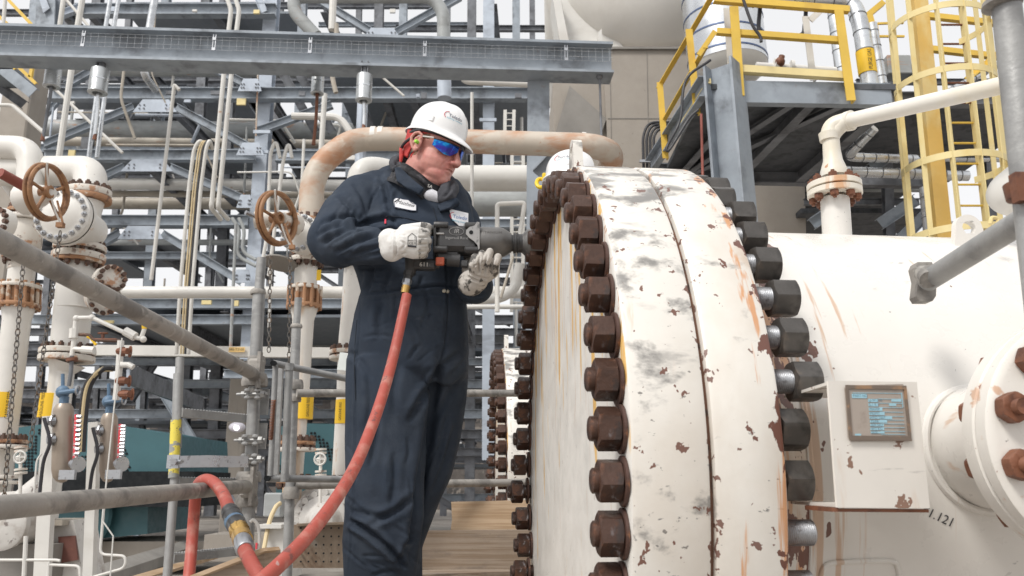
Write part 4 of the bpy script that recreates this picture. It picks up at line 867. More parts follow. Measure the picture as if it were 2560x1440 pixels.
obj('casing',MB().sphere(W(25,1300,6.4),.26,24,sc3=(1.1,1,.8)).cyl(W(60,1260,6.4),W(115,1215,6.4),.11,n=20).lathe([(0,.17),(.06,.18),(.08,.15)],W(20,1310,6.1),(-.1,-1,0),24),m_pump,p2)
obj('foot',MB().box(W(60,1400,6.5),(.6,.4,.25)),m_cond,p2)
ped=empty('pedestal',W(150,1440,6.6),'white tapered pedestal with a rusty red plate under the left gauge bottle','pedestal')
obj('block',MB().prism([W(130,1300,6.5),W(184,1300,6.5),W(208,1445,6.5),W(118,1445,6.5)],(0,.35,0)),m_pump,ped)
obj('cap',MB().box(W(157,1304,6.6),(.2,.4,.04)),m_pt,ped)
obj('plate',MB().prism([W(145,1342,6.46),W(187,1339,6.46),W(194,1400,6.46),W(150,1408,6.46)],(0,.02,0)),M('red_brown_plate',(.16,.065,.05),[((.3,.13,.08),9,.55,.7,.6)],.7),ped)
def tubes(label,mat,lst,Y,name='small_piping',cat='pipe'):
    g_=empty(name,W(lst[0][0][0][0],lst[0][0][0][1],Y),label,cat)
    for pts,w_ in lst: obj('tube',MB().tube(roundpath([W(x,y,Y) for x,y in pts],.04),w_/2*mpp(1350,Y),8),mat,g_)
    return g_
tubes('white small-bore piping crossing low in front of the pump base at bottom left',m_pw,[([(-20,1400),(140,1400),(150,1402)],7),([(120,1445),(122,1410),(125,1404)],8),([(125,1412),(200,1415),(200,1445)],7),([(60,1440),(65,1340)],11)],5.2)
tubes('thin white drain line stepping down to the floor channel',m_pw,[([(262,1240),(250,1386),(315,1390),(312,1420),(215,1448)],7)],5.6)
tubes('bent white instrument tube between gauge and rail',m_pw,[([(85,1235),(92,1150),(105,1133)],5)],5.4)
thing('instrument_tube',MB().tube([W(305,845,4.8),W(283,1040,4.8),W(265,1215,4.8),W(255,1300,4.8),W(283,1340,4.8),W(275,1450,4.8)],.004,6),m_pw,'hair-thin white tube running down in front of the right gauge bottle','tube')
vs_=empty('sample_valves',W(300,1010,5.5),'cluster of small rusty needle valves on a thin white riser','valve')
obj('riser',MB().tube([W(302,852,5.5),W(297,930,5.5),W(290,1000,5.5)],.022,10),m_pw,vs_)
for (x,y) in ((300,878),(298,952),(305,985)):
    obj('body',MB().cyl(W(x-4,y,5.45),W(x+20,y,5.4),.022,n=8).cyl(W(x+6,y-10,5.45),W(x+6,y+12,5.45),.018,n=8),m_brown,vs_)
    obj('handwheel',MB().tube([W(x+22,y,5.4)+Vector((.008*math.cos(t),.02,.035*math.sin(t))) for t in np.linspace(0,2*math.pi,15)],.006,6),m_brown,vs_)
obj('branch',MB().tube([W(298,912,5.5),W(322,912,5.45),W(333,918,5.45)],.02,10),m_pw,vs_)
# big curved cable bundle and dark structural pieces around motors
cbn=empty('cable_bundle',W(200,1100,7.5),'arching black and tan cables beside the gauge bottles','cable')
for k,(dx,mt) in enumerate(((0,MATS['black_cable']),(7,MATS['tan_cable']),(12,MATS['black_cable']))):
    obj('cable',MB().tube(spline([W(196+dx,1130,7.5),W(202+dx,1040,7.5),W(214+dx,965,7.5),W(245+dx,930-dx*.5,7.5),W(275+dx,922,7.6)],8),.022 if k!=1 else .026,8),mt,cbn)
ct=empty('cable_tray',W(330,900,12),'dark ladder cable tray slanting down to the right, left of the ladder gate','cable tray')
for o_ in (0,20): obj('rail',MB().bar(W(322,925+o_,10.5),W(745-240,1005+o_*.7,16),.05,.16),m_std,ct)
for i in range(14):
    t=i/14; obj('rung',MB().bar(W(322,925,10.5).lerp(W(505,1005,16),t),W(322,945,10.5).lerp(W(505,1019,16),t),.05,.04),m_stl,ct)
# lit lamp seen through the rack
lp=empty('work_lamp',W(592,1070,11),'bright round-ended plant lamp left of the scaffold post','lamp')
obj('housing',MB().sphere(W(593,1068,11),.11,16,sc3=(1,.8,.62)),M('lamp_glass_milky',(.62,.60,.66),[],.2),lp)
em=bpy.data.materials.new('lit_lamp'); em.use_nodes=True; em.node_tree.nodes['Principled BSDF'].inputs['Emission Color'].default_value=(1,.97,1,1); em.node_tree.nodes['Principled BSDF'].inputs['Emission Strength'].default_value=2.0
obj('bulb',MB().sphere(W(591,1070,10.9),.035,12),em,lp)
# floor channel and skid beams
fc_=MB().prism([W(150,1440,8),W(500,1340,14),W(525,1352,14),W(200,1460,8)],(0,0,-.12)); thing('skid_beam',fc_,m_cond,'low white-edged skid channel running across the floor at lower left','beam')
thing('floor_plinth',MB().box(W(580,1350,12)+Vector((.1,.3,-.1)),(.9,.8,.35)),m_con,'grey concrete plinth on the floor behind the red hose arch','plinth')
# ================= scaffold =================
m_sc=M('scaffold_galvanised',(.33,.33,.325),[((.21,.21,.21),(9,9,9),.45,.68,.8,6),((.44,.44,.43),(14,14,30),.58,.7,.6,5),((.10,.09,.08),(30,30,40),.70,.73,.6)],.5,.35,bump=(60,.4),var=.1)
m_scd=M('scaffold_cement_stained',(.32,.30,.275),[((.17,.16,.15),(11,11,11),.45,.62,.85,7),((.50,.48,.44),(18,18,18),.58,.7,.6,5),((.10,.085,.07),(35,35,40),.67,.72,.6)],.65,.15,bump=(60,.6),var=.12)
m_wood=M('weathered_board',(.31,.25,.195),[((.22,.16,.11),(1.4,14,60),.42,.62,.9,8),((.15,.12,.10),(3.5,9,12),.52,.70,.7,6),((.12,.09,.07),(40,40,40),.71,.73,.7)],.8,bump=(30,.4),var=.08)
m_woodl=M('fresh_board',(.50,.37,.25),[((.36,.24,.14),(1.8,16,50),.42,.62,.85,8),((.28,.2,.14),(30,30,30),.70,.73,.7)],.8,bump=(30,.3),var=.08)
m_hose=M('red_rubber_hose',(.37,.072,.052),[((.46,.20,.16),(14,14,14),.50,.68,.75,8),((.12,.06,.055),(24,24,24),.60,.66,.7,8),((.42,.36,.34),(40,40,40),.66,.70,.6,5,3)],.5,bump=(90,.2),var=.08)
m_brass=M('brass_fitting',(.62,.40,.14),[((.40,.25,.1),(30,30,30),.55,.7,.6)],.3,.9)
m_dkst=M('dark_steel_fitting',(.09,.09,.092),[((.22,.21,.2),(40,40,40),.6,.7,.6)],.4,.6,var=.15)
RT=.0242
def tubew(pts,r,mat,parent,name,n=18,bend=None):
    P=[W(*p) for p in pts]; P=roundpath(P,bend) if bend else P
    return obj(name,MB().tube(P,r,n),mat,parent)
rail1=thing('scaffold_rail',MB().tube([W(-260,462,1.38),W(-80,560,1.58),W(650,944,3.22)],RT,22),m_scd,'thick stained guard rail slanting down from the left edge to the post','scaffold tube')
rail2=thing('scaffold_rail',MB().tube([W(-260,1295,1.38),W(-80,1276,1.58),W(628,1215,3.22)],RT,22),m_scd,'thick lower guard rail that the red hose hangs over','scaffold tube')
def post(x0,y0,x1,y1,Y,lab,collars,rt=RT,spig=None):
    g_=empty('scaffold_post',W(x1,y1,Y),lab,'scaffold post')
    obj('tube',MB().tube([W(x0,y0,Y),W(x1,y1,Y)],rt,20),m_sc,g_)
    if spig: obj('spigot',MB().tube([W(spig[0],spig[1],Y),W(x0,y0+5,Y)],rt*.78,16),m_sc,g_)
    for (x,y,h,k) in collars:
        c=W(x,y,Y); d=(W(x0,y0,Y)-W(x1,y1,Y)).normalized()
        obj('collar',MB().lathe([(-h/2,rt*1.05),(-h/2,rt*k*1.12),(-h*.2,rt*k*1.2),(h*.25,rt*k*1.12),(h/2,rt*k),(h/2,rt*1.03)],c,d,20,cap=False),m_scd,g_)
    return g_
PA=post(648,722,612,1480,3.25,'grey scaffold post left of the worker carrying both thick rails',[(641,902,.035,1.25),(637,950,.05,1.75),(622,1192,.04,1.65),(616,1252,.045,1.5),(645,730,.02,1.08)],spig=(654,645))
PB=post(741,812,716,1480,4.3,'second scaffold post with hinged gate frame, close to the worker\'s hose',[(738,962,.05,1.5),(735,995,.04,1.3),(728,1232,.06,1.45),(741,815,.02,1.1)],spig=(746,745))
# wedge heads of the rails
for x,y,Y,pr in ((640,925,3.2,rail1),(622,1215,3.2,rail2)):
    obj('wedge_head',MB().box(W(x,y,Y),(.055,.06,.085),bev=.01).box(W(x+8,y,Y-.03),(.012,.03,.14)),m_scd,pr)
m_yrail=m_sc
r3=thing('scaffold_rail',MB().tube([W(742,983,4.25),W(1330,983,4.85)],RT*.86,16),m_scd,'grey horizontal rail passing behind the worker at hip height','scaffold tube')
r4=thing('scaffold_rail',MB().tube([W(738,1213,4.3),W(1330,1206,4.85)],RT*.86,16),m_scd,'rusty horizontal rail passing behind the worker at thigh height','scaffold tube')
# gate: frame of thin bright tubes
gt=empty('scaffold_gate',W(700,1205,3.9),'hinged scaffold gate frame with open tube ends next to the spring','gate')
tubew([(683,908,3.7),(1000,975,4.0)],.0155,m_sc,gt,'top_tube'); tubew([(668,1196,3.7),(1000,1200,4.0)],.0155,m_sc,gt,'bottom_tube')
tubew([(689,912,3.7),(676,1190,3.7)],.0125,m_sc,gt,'upright'); tubew([(723,918,3.73),(712,1195,3.73)],.0175,m_sc,gt,'upright')
for x,y in ((683,908),(668,1196)):
    obj('open_end',MB().cyl(W(x-1,y,3.66),W(x+3,y,3.7),.0125,n=14),m_hole,gt)
for x,y in ((723,918),(712,1195)): obj('collar',MB().cyl(W(x-1,y-9,3.73),W(x-1,y+9,3.73),.022,n=14),m_sc,gt)
cs=[]; 
for i in range(260):
    t=i/260; c=W(684-7*t,1000+100*t,3.62); a=t*2*math.pi*26; cs.append(c+Vector((.009*math.cos(a),.009*math.sin(a),0)))
obj('spring',MB().tube(cs,.0024,5),m_brown,gt)
obj('hinge_plate',MB().box(W(662,1005,3.3),(.03,.012,.10)).box(W(655,1090,3.3),(.035,.012,.10)),m_sc,gt)
obj('inner_bar',MB().bar(W(703,915,3.95),W(690,1195,3.95),.02,.03),m_sc,gt)
# clamps on post A
for y,xo in ((985,634),(1100,628),(1148,626)):
    cl=empty('swivel_clamp',W(xo,y,3.2),{985:'topmost of the three bolted clamps on the left scaffold post',1100:'middle bolted clamp on the left scaffold post',1148:'lowest bolted clamp on the left scaffold post, holding the flat bar'}[y],'clamp')
    obj('ring',MB().lathe([(-.018,RT+.001),(-.018,RT+.008),(.018,RT+.008),(.018,RT+.001)],W(xo,y,3.24),(-.03,0,1),18,cap=False),m_scd,cl)
    obj('bolt',MB().cyl(W(xo-42,y+1,3.2),W(xo+35,y-1,3.18),.006,n=8).cyl(W(xo-30,y+1,3.2),W(xo-22,y+1,3.2),.013,n=6).cyl(W(xo+18,y,3.18),W(xo+28,y,3.18),.014,n=6),m_sc,cl)
    for dx in (-16,10):
        for dz in (-9,9): obj('lug',MB().sphere(W(xo+dx,y+dz,3.18),.011,10,sc3=(1.2,1,.8)),m_sc,cl)
# ladder gate
ld=empty('ladder',W(415,1500,3.0),'short upright scaffold ladder with serrated rungs and faded yellow tape','ladder')
tubew([(450,895,3.1),(440,1150,3.05),(414,1500,3.0)],.0155,m_sc,ld,'stile')
obj('stile_cap',MB().tube([W(446,935,3.09),W(441,1120,3.06)],.018,16),m_sc,ld)
obj('yellow_tape',MB().tube([W(440,1050,3.055),W(434,1195,3.04)],.0185,16),M('worn_yellow_tape',(.30,.31,.30),[((.75,.62,.08),(12,12,25),.48,.52,.95,3),((.05,.05,.04),(60,60,90),.62,.66,.8)],.6),ld)
for k,(x0,y0,x1,y1) in enumerate([(452,1033,640,1050),(445,1206,625,1208),(430,1396,600,1378)]):
    a=W(x0,y0,3.07); b=W(x1,y1,3.3); rg=MB().bar(a,b,.03,.028); 
    for i in range(26): rg.sphere(a.lerp(b,(i+.5)/26)+Vector((0,0,.014)),.007,6)
    obj('rung',rg,m_sc,ld)
fb=empty('flat_bar_bracket',W(433,1153,3.0),'bright bent flat bar bolted between the ladder and the post','bracket')
obj('bar',MB().prism([W(430,1140,2.98),W(520,1138,2.98),W(620,1141,3.12),W(620,1168,3.12),W(520,1168,2.98),W(430,1169,2.98)],(0,.006,0)),m_galv,fb)
obj('plate',MB().box(W(433,1154,2.96),(.042,.008,.046)),m_galv,fb)
obj('bolt',MB().cyl(W(433,1154,2.93),W(433,1154,2.96),.012,n=6).cyl(W(446,1154,2.96),W(455,1154,2.95),.007,n=8),m_galv,fb)
# boards
def board(pts,dy,mat,lab,name='scaffold_board',cat='board'): return thing(name,MB().prism([W(*p) for p in pts],dy),mat,lab,cat)
board([(1128,1255,4.75),(1330,1250,4.75),(1330,1332,4.75),(1126,1330,4.75),(1130,1300,4.75)],(0,.038,0),m_woodl,'pale splintered upper toe board beside the far flange')
board([(1050,1327,4.7),(1330,1324,4.7),(1330,1428,4.7),(1050,1428,4.7)],(0,.038,0),m_wood,'dark-grained lower toe board behind the worker\'s knee')
board([(1030,1426,4.66),(1330,1416,4.9),(1330,1427,4.66),(1030,1437,4.3)],(0,0,-.03),m_wood,'thin edge board lying below the toe boards')
pl=empty('steel_toe_board',W(800,1420,3.9),'rusty perforated steel plank standing upright behind the hose','plank')
obj('sheet',MB().prism([W(735,1312,3.9),W(905,1306,3.95),W(905,1420,3.95),W(732,1420,3.9)],(0,.03,0)),M('rusty_galvanised_sheet',(.30,.235,.175),[((.17,.10,.06),(7,7,7),.45,.65,.8,6),((.42,.38,.33),(11,11,11),.58,.7,.6,5)],.7,.1,bump=(40,.5)),pl)
hm=MB()
for j in range(5):
    for i in range(8): hm.cyl(W(752+i*19,1320+j*21,3.885),W(752+i*19,1320+j*21,3.9),.0045,n=8)
obj('holes',hm,m_hole,pl); 
tg_=MB(); tg_.bar(W(742,1312,3.88),W(905,1306,3.93),.04,.01); obj('top_flange',tg_,MATS['rusty_galvanised_sheet'],pl)
dk=MB(); 
for i in range(9):
    dk.box((-.55+i*.235,3.9+(i%3)*.01,-.56),(.225,3.0,.045),bev=.004)
thing('scaffold_deck',dk,m_wood,'weathered plank deck under the worker','deck')
board([(478,1446,2.3),(660,1376,2.3),(662,1440,2.3),(600,1490,2.3)],(.03,.05,0),m_wood,'splintered plank end pointing up at the bottom left below the hose')
board([(470,1441,2.28),(655,1370,2.28),(660,1378,2.28),(480,1449,2.28)],(.03,.05,0),m_woodl,'thin pale strip along the top of the splintered plank')
board([(330,1440,3.6),(470,1400,3.6),(470,1412,3.6),(345,1450,3.6)],(.02,.3,0),m_woodl,'long pale board low at the left of the ladder')
# white blue-lidded tote and barrier bits
tote=empty('white_bin',W(690,1440,4.6),'white plastic bin standing behind the second scaffold post','bin')
obj('body',MB().prism([W(672,1316,4.6),W(716,1316,4.6),W(720,1450,4.6),W(655,1450,4.6)],(0,.3,0)),m_pw,tote); obj('lid',MB().box(W(694,1313,4.7),(.12,.3,.02)),m_pw,tote)
bxe=empty('junction_box',W(686,1270,4.8),'small grey electric box with a tan cable beside the second post','electric box')
obj('box',MB().box(W(686,1262,4.8),(.10,.08,.13),bev=.008),m_pg,bxe); obj('cable',MB().tube(spline([W(700,1258,4.7),W(688,1270,4.65),W(672,1310,4.6),W(658,1385,4.5)],6),.012,8),MATS['tan_cable'],bxe)
ring=empty('lifeline_hook',W(640,1320,3.1),'white rounded plastic handle beside the lower post','handle')
obj('loop',MB().tube(spline([W(640,1395,3.1),W(648,1360,3.1),W(646,1318,3.1),W(634,1300,3.1),W(626,1305,3.1)],6),.006,8),m_pw,ring); obj('red_mark',MB().box(W(641,1365,3.09),(.006,.006,.022)),m_gred,ring)
# ================= hose =================
ho=empty('air_hose',W(605,1215,2.85),'red rubber air hose that loops over the lower rail up to the impact wrench','hose')
hp=[(1017,738,2.84),(1004,800,2.80),(985,885,2.72),(962,970,2.62),(930,1065,2.50),(888,1165,2.36),(835,1255,2.22),(765,1345,2.06),(690,1420,1.92),(620,1480,1.84)]
obj('hose_run',MB().tube(spline([W(*p) for p in hp],8),.0172,20),m_hose,ho)
hq=[(690,1500,2.05),(640,1428,2.12),(612,1375,2.2)]
obj('hose_end',MB().tube(spline([W(*p) for p in hq],8),.0182,20),m_hose,ho)
ha=[(576,1285,2.42),(560,1240,2.6),(535,1207,2.72),(510,1200,2.76),(492,1222,2.84),(484,1300,2.9),(478,1380,2.88),(470,1470,2.8)]
obj('hose_arch',MB().tube(spline([W(*p) for p in ha],8),.0188,20),m_hose,ho)
def seg(x0,y0,Y0,x1,y1,Y1,prof,mat,name,n=20):
    a=W(x0,y0,Y0); b=W(x1,y1,Y1); L=(b-a).length; return obj(name,MB().lathe([(t*L,r) for t,r in prof],a,b-a,n),mat,ho)
seg(574,1277,2.43,597,1322,2.32,[(0,.023),(.1,.025),(.22,.025),(.25,.0215),(.32,.0215),(.36,.026),(.55,.026),(.58,.0225),(.66,.0225),(.7,.026),(1,.025)],m_dkst,'coupling_sleeve')
seg(585,1302,2.375,590,1310,2.355,[(0,.027),(1,.027)],MATS['blue_valve'],'coupling_band')
seg(596,1321,2.325,608,1352,2.26,[(0,.026),(.3,.027),(.42,.021),(.52,.021),(.6,.026),(1,.026)],m_brass,'brass_coupling',12)
seg(606,1350,2.26,614,1376,2.2,[(0,.0225),(.4,.0245),(.9,.0245),(1,.021)],m_galv,'ferrule')
# ================= right-hand structures =================
tk=empty('overhead_vessel',W(1600,118,9.5),'huge cream vessel head resting on the concrete pier at the top','vessel')
cv_=W(1640,-165,9.2); rr_=283*mpp(-165,9.2)
obj('head',MB().lathe([(-.0,rr_*.02),(.05,rr_*.3),(.2,rr_*.62),(.42,rr_*.85),(.7,rr_*.97),(1.0,rr_),(4,rr_)],cv_,(0.05,1,0),64),M('vessel_white_dusty',(.70,.675,.63),[((.60,.56,.50),(1,1,1),.5,.7,.5)],.5,var=.03),tk)
obj('saddle_leg',MB().prism([W(1380,-20,9.5),W(1398,-20,9.5),W(1425,117,9.5),W(1402,117,9.5)],(0,.6,0)),m_pw,tk)
obj('saddle_web',MB().prism([W(1400,-20,9.75),W(1440,-20,9.75),W(1500,60,9.75),W(1560,118,9.75),W(1424,118,9.75)],(0,.3,0)),m_pw,tk)
obj('saddle_lug',MB().prism([W(1496,80,9.5),W(1504,72,9.5),W(1506,117,9.5),W(1496,117,9.5)],(0,.3,0)),m_pw,tk)
for rq in (.36,.93):
    tq=np.interp(rq,[.02,.3,.62,.85,.97,1],[0,.05,.2,.42,.7,1.0]); fq=frame((.05,1,0))
    obj('head_weld',MB().tube([cv_+Vector((.05,1,0)).normalized()*(tq-.004)+fq@Vector((0,rr_*rq*math.cos(a),rr_*rq*math.sin(a))) for a in np.linspace(0,2*math.pi,65)],.010,6,cap=False),MATS['vessel_white_dusty'],tk)
pr=empty('concrete_pier',W(1700,640,9.6),'massive tan concrete pier carrying the cream vessel, behind the big flange','pier')
obj('pier_body',MB().prism([W(1505,117,9.6),W(1730,117,9.6),W(1730,700,9.6),W(1518,700,9.6),W(1518,330,9.6)],(0,3,0)),m_con,pr)
obj('haunch',MB().prism([W(1400,188,9.7),W(1504,118,9.7),W(1517,345,9.7),W(1385,335,9.7),W(1382,210,9.7)],(0,2.6,0)).prism([W(1384,336,9.75),W(1517,346,9.75),W(1517,700,9.75),W(1400,700,9.75)],(0,2.4,0)),m_con,pr)
obj('side_block',MB().prism([W(1733,380,9.9),W(2010,380,9.9),W(2018,700,9.9),W(1733,700,9.9)],(0,2.6,0)),m_con,pr)
gm=MB(); gm.box(W(1618,296,9.597),(.98,.006,.010))
obj('haunch_shade',MB().prism([W(1424,214,9.62),W(1516,296,9.62),W(1500,345,9.62),W(1388,335,9.62)],(0,.05,0)),m_cond,pr); obj('cap_band',MB().box(W(1618,121,9.58),(1.03,.04,.03)),m_cond,pr)  # dark triangle: shadow on the haunch put into the concrete colour
for x in (1524,1617): obj('formwork_joint',MB().bar(W(x,130,9.597),W(x+8,560,9.597),.006,.008),m_cond,pr)
obj('formwork_joint',gm,m_cond,pr)
dt=empty('jacketed_vessel',W(1800,205,8.6),'silver banded jacketed drum behind the yellow railing','vessel')
a=W(1788,-120,8.6); b=W(1806,170,8.6); b.x=a.x+.06; rd=96*mpp(50,8.6)
obj('jacket',MB().cyl(b,a,rd,n=48),M('aluminium_jacket_wide',(.66,.68,.70),[((.42,.43,.45),(2,2,.5),.45,.62,.7)],.3,.75,var=.06),dt)
obj('dished_end',MB().lathe([(0,rd*.99),(.08,rd*.9),(.16,rd*.68),(.22,rd*.3),(.23,.01)],b,(b-a),40),m_pw,dt)
for k in range(5):
    t=.28+k*.17; c=a.lerp(b,t); obj('band',MB().cyl(c,c+Vector((0,0,.018)),rd+.006,n=48),M('blue_steel_strap',(.10,.14,.25),[],.4,.5),dt)
cn=empty('conduit_bundle',W(1625,440,9),'four black conduits clamped to the concrete pier','conduit')
for i in range(4):
    x=1607+i*9; obj('conduit',MB().tube(roundpath([W(x+3,450,9.2),W(x,340+0*i,9.2),W(x+14,306+i*5,9.2),W(1720,306+i*6,9.2)],.16),.017,10),MATS['black_cable'],cn)
obj('strut_clamp',MB().box(W(1622,403,9.15),(.22,.03,.03)),m_galv,cn)
# --- column and platform
YR=6.5
pf=empty('access_platform',W(1838,560,YR),'grey steel access platform with yellow guard rails on a tall I-section column','platform')
obj('column',MB().ibeam(W(1845,600,YR),W(1808,165,YR),.26,.26,up=(.75,-.6,0),tf=.022,tw=.016),m_st,pf)
VPx,VPy=1093,1211
def rec(x,y,Y0,Y1):
    "follow a line that runs straight back into depth from the point (x,y,Y0)"
    p=W(x,y,Y0); return p+Vector((-.09*(Y1-Y0),Y1-Y0,0))
a=W(1838,225,YR); b=W(2190,225,YR); b.z=a.z
fbm=W(1838,228,YR); fb2=W(2560,228,YR); fb2.z=fbm.z; fb2=Vector((fbm.x+1.35,fbm.y+.05,fbm.z))
obj('front_beam',MB().chan(fbm,fb2,.20,.08,side=1),m_st,pf)
back=fbm+Vector((-.16,1.9,0)); obj('side_beam',MB().chan(W(1768,215,YR),W(1768,215,YR)+Vector((-.16,1.9,0)),.19,.07),m_st,pf)
obj('side_beam',MB().ibeam(fb2,fb2+Vector((-.16,1.9,0)),.19,.1),m_std,pf)
obj('back_beam',MB().ibeam(W(1768,215,YR)+Vector((-.16,1.95,-.03)),fb2+Vector((1.2,1.95,-.03)),.2,.1),m_std,pf)
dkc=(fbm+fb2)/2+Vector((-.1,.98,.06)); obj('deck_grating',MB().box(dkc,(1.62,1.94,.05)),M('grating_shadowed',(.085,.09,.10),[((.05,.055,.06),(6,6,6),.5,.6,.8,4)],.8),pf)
for t in (.12,.45,.8):
    p=fbm.lerp(fb2,t); obj('brace',MB().angle(p+Vector((0,.05,-.05)),fbm.lerp(fb2,.05+.1*t)+Vector((-.16,1.9,-.05)),.07,.01),m_std,pf)
obj('joist',MB().ibeam(fbm.lerp(fb2,.5)+Vector((0,.06,-.02)),fbm.lerp(fb2,.5)+Vector((-.16,1.9,-.02)),.14,.09),m_std,pf)
def flat(parent,name,pts,Y,wpx,mat,t=.012):
    P=[W(x,y,Y) for x,y in pts]; m=mpp(pts[0][1],Y)
    for p,q in zip(P[:-1],P[1:]): o=obj(name,MB().angle(p,q,wpx*m,t,up=(0,0,1) if abs((q-p).normalized().z)<.7 else (0,1,0)),mat,parent)
    return o
yr=empty('guard_rail',W(1860,235,YR-.05),'yellow angle-iron guard rail round the access platform','railing')
for pts,w_,mt,Y in [([(1846,15),(1862,238)],22,m_yel,YR-.05),([(2108,22),(2140,250)],22,m_yel,YR-.05),([(1786,2),(2125,28)],16,m_yel,YR-.04),([(1793,82),(2116,105)],15,m_yel,YR-.03),([(1850,178),(2130,196)],19,m_yelp,YR-.03),
   ([(1731,72),(1752,282)],17,m_yel,YR+.3),([(1657,205),(1672,395)],15,m_yel,YR+1.2),([(1793,80),(1752,140)],12,m_yel,YR+.1)]:
    flat(yr,'rail' if abs(pts[0][0]-pts[1][0])>60 else 'post',pts,Y,w_,mt)
for (x0,y0,Y0,x1,y1,Y1,w_,mt) in [(1790,-12,YR-.02,1652,222,YR+1.3,.05,m_yel),(1770,120,YR+.1,1660,312,YR+1.3,.045,m_yel),(1778,208,YR,1670,375,YR+1.3,.045,m_yelp)]:
    obj('rail',MB().angle(W(x0,y0,Y0),W(x1,y1,Y1),w_,.012),mt,yr)
for pts in ([(1825,28),(1850,0)],[(1825,20),(1838,192)],[(2020,45),(2050,15)],[(2022,40),(2042,200)]): flat(yr,'white_post',pts,YR+.12,16,m_pw)
# loose black cable and brown rod on the platform
thing('loop_cable',MB().tube(spline([W(1776,150,6.3),W(1715,200,6.3),W(1700,300,6.3),W(1668,365,6.3),W(1675,372,6.3),W(1720,300,6.3),W(1745,275,6.3)],8),.012,8),MATS['black_cable'],'black cable looping down from the platform corner','cable')
thing('hanging_rod',MB().tube([W(1753,285,6.4),W(1757,455,6.4)],.011,8),m_red,'thin rusty red rod hanging under the platform corner','rod')
thing('loop_cable',MB().tube(spline([W(1855,-10,6.35),W(1880,60,6.35),W(1900,90,6.35),W(1903,105,6.35)],6),.014,8),MATS['black_cable'],'black cable hanging over the front platform rail','cable')
thing('black_hose',MB().tube(spline([W(1900,20,7),W(1898,75,7),W(1925,85,7),W(2000,88,7),W(2012,60,7),W(2015,20,7)],6),.02,8),MATS['black_cable'],'black hose sagging behind the platform rail','hose')
# jacketed pipes with bands
def jpipe(lab,pts,wpx,bend=.12,nb=8,yb=None):
    g_=empty('jacketed_pipe',W(*pts[-1]),lab,'pipe'); P=roundpath([W(*p) for p in pts],bend,8); r=wpx/2*mpp(pts[0][1],pts[0][2])
    obj('jacket',MB().tube(P,r,22),m_shiny,g_)
    L=[0]
    for p,q in zip(P[:-1],P[1:]): L.append(L[-1]+(q-p).length)
    for k in range(nb):
        s_=L[-1]*(k+.5)/nb
        for i in range(len(P)-1):
            if L[i]<=s_<=L[i+1]:
                t=(s_-L[i])/max(1e-6,L[i+1]-L[i]); c=P[i].lerp(P[i+1],t); d=(P[i+1]-P[i]).normalized(); obj('strap',MB().cyl(c-d*.004,c+d*.004,r+.004,n=22),m_std,g_); break
    if yb:
        a=W(*yb[0]); b=W(*yb[1]); bo=obj('yellow_band',MB().cyl(a,b,r+.006,n=24),m_band,g_)
        V,Fs=text_mesh('PURGE GAS',.05); tm_=MB(); c=(a+b)/2; tm_.add([Vector((c.x-v.y,c.y-r-.009,c.z+v.x*.75)) for v in V],Fs); obj('lettering',tm_,m_ink,bo,smooth=0)
    return g_
jpipe('silver jacketed pipe bending down beside the platform with a yellow band',[(1860,-2,6.9),(2130,0,6.9),(2152,60,6.8),(2186,290,6.8)],40,.2,12,((2162,130,6.8),(2170,186,6.8)))
jpipe('silver jacketed pipe standing behind the platform rail',[(2085,20,7.6),(2108,195,7.6)],34,.1,4)
jpipe('short silver jacketed pipe right of the yellow banded pipe',[(2180,60,8),(2206,212,8)],24,.1,4)
jpipe('silver jacketed elbow pipe under the platform, upper of two',[(2186,320,7.3),(2118,392,7.6),(2290,398,7.8)],24,.08,8)
jpipe('silver jacketed pipe under the platform, lower of two',[(2105,428,7.8),(2270,434,7.8),(2420,440,7.8)],26,.08,8)
jpipe('thin silver jacketed pipe low behind the ladder cage',[(2270,395,9),(2560,400,9)],14,.08,5)
jpipe('upright silver jacketed pipe behind the lower ladder cage',[(2320,470,8.2),(2335,620,8.2)],42,.08,3)
jpipe('silver jacketed line slanting up at the right edge',[(2370,230,8.2),(2500,160,8.2)],16,.08,5)
# --- caged ladder
cg=empty('caged_ladder',W(2400,640,7.2),'yellow caged ladder with curved hoops on a yellow post','ladder')
YL=7.2; ax0=W(2318,-120,YL); ax1=W(2398,640,YL); axd=(ax1-ax0); axd.x=W(2398,640,YL).x-ax0.x
obj('post',MB().bar(ax0+Vector((.0,.25,0)),ax1+Vector((0,.25,0)),.14,.10),M('yellow_post_worn',(.66,.43,.12),[((.70,.58,.30),(2,2,1.2),.48,.66,.8)],.5),cg)
for dx in (.10,.34): obj('stile',MB().bar(ax0+Vector((dx,.12,0)),ax1+Vector((dx,.12,0)),.02,.06),m_yelp,cg)
for k in range(15):
    t=(k+.5)/15; c=ax0.lerp(ax1,t); obj('rung',MB().cyl(c+Vector((.10,.12,0)),c+Vector((.34,.12,0)),.011,n=8),m_brown if k<8 else m_yel,cg)
Rc=.42; cc=Vector((-.10,-.24,0))
def cp(c,a,r=Rc): return c+cc+Vector((r*math.cos(a),-r*math.sin(a)*.95,0))
angs=np.linspace(R(-10),R(215),8)
for a_ in angs: 
    p0=cp(ax0,a_,Rc-.01); p1=cp(ax1,a_,Rc-.01); obj('strap',MB().bar(p0,p1,.008 if abs(math.cos(a_))>.6 else .045,.045 if abs(math.cos(a_))>.6 else .008,up=(1,0,0)),m_yelp,cg)
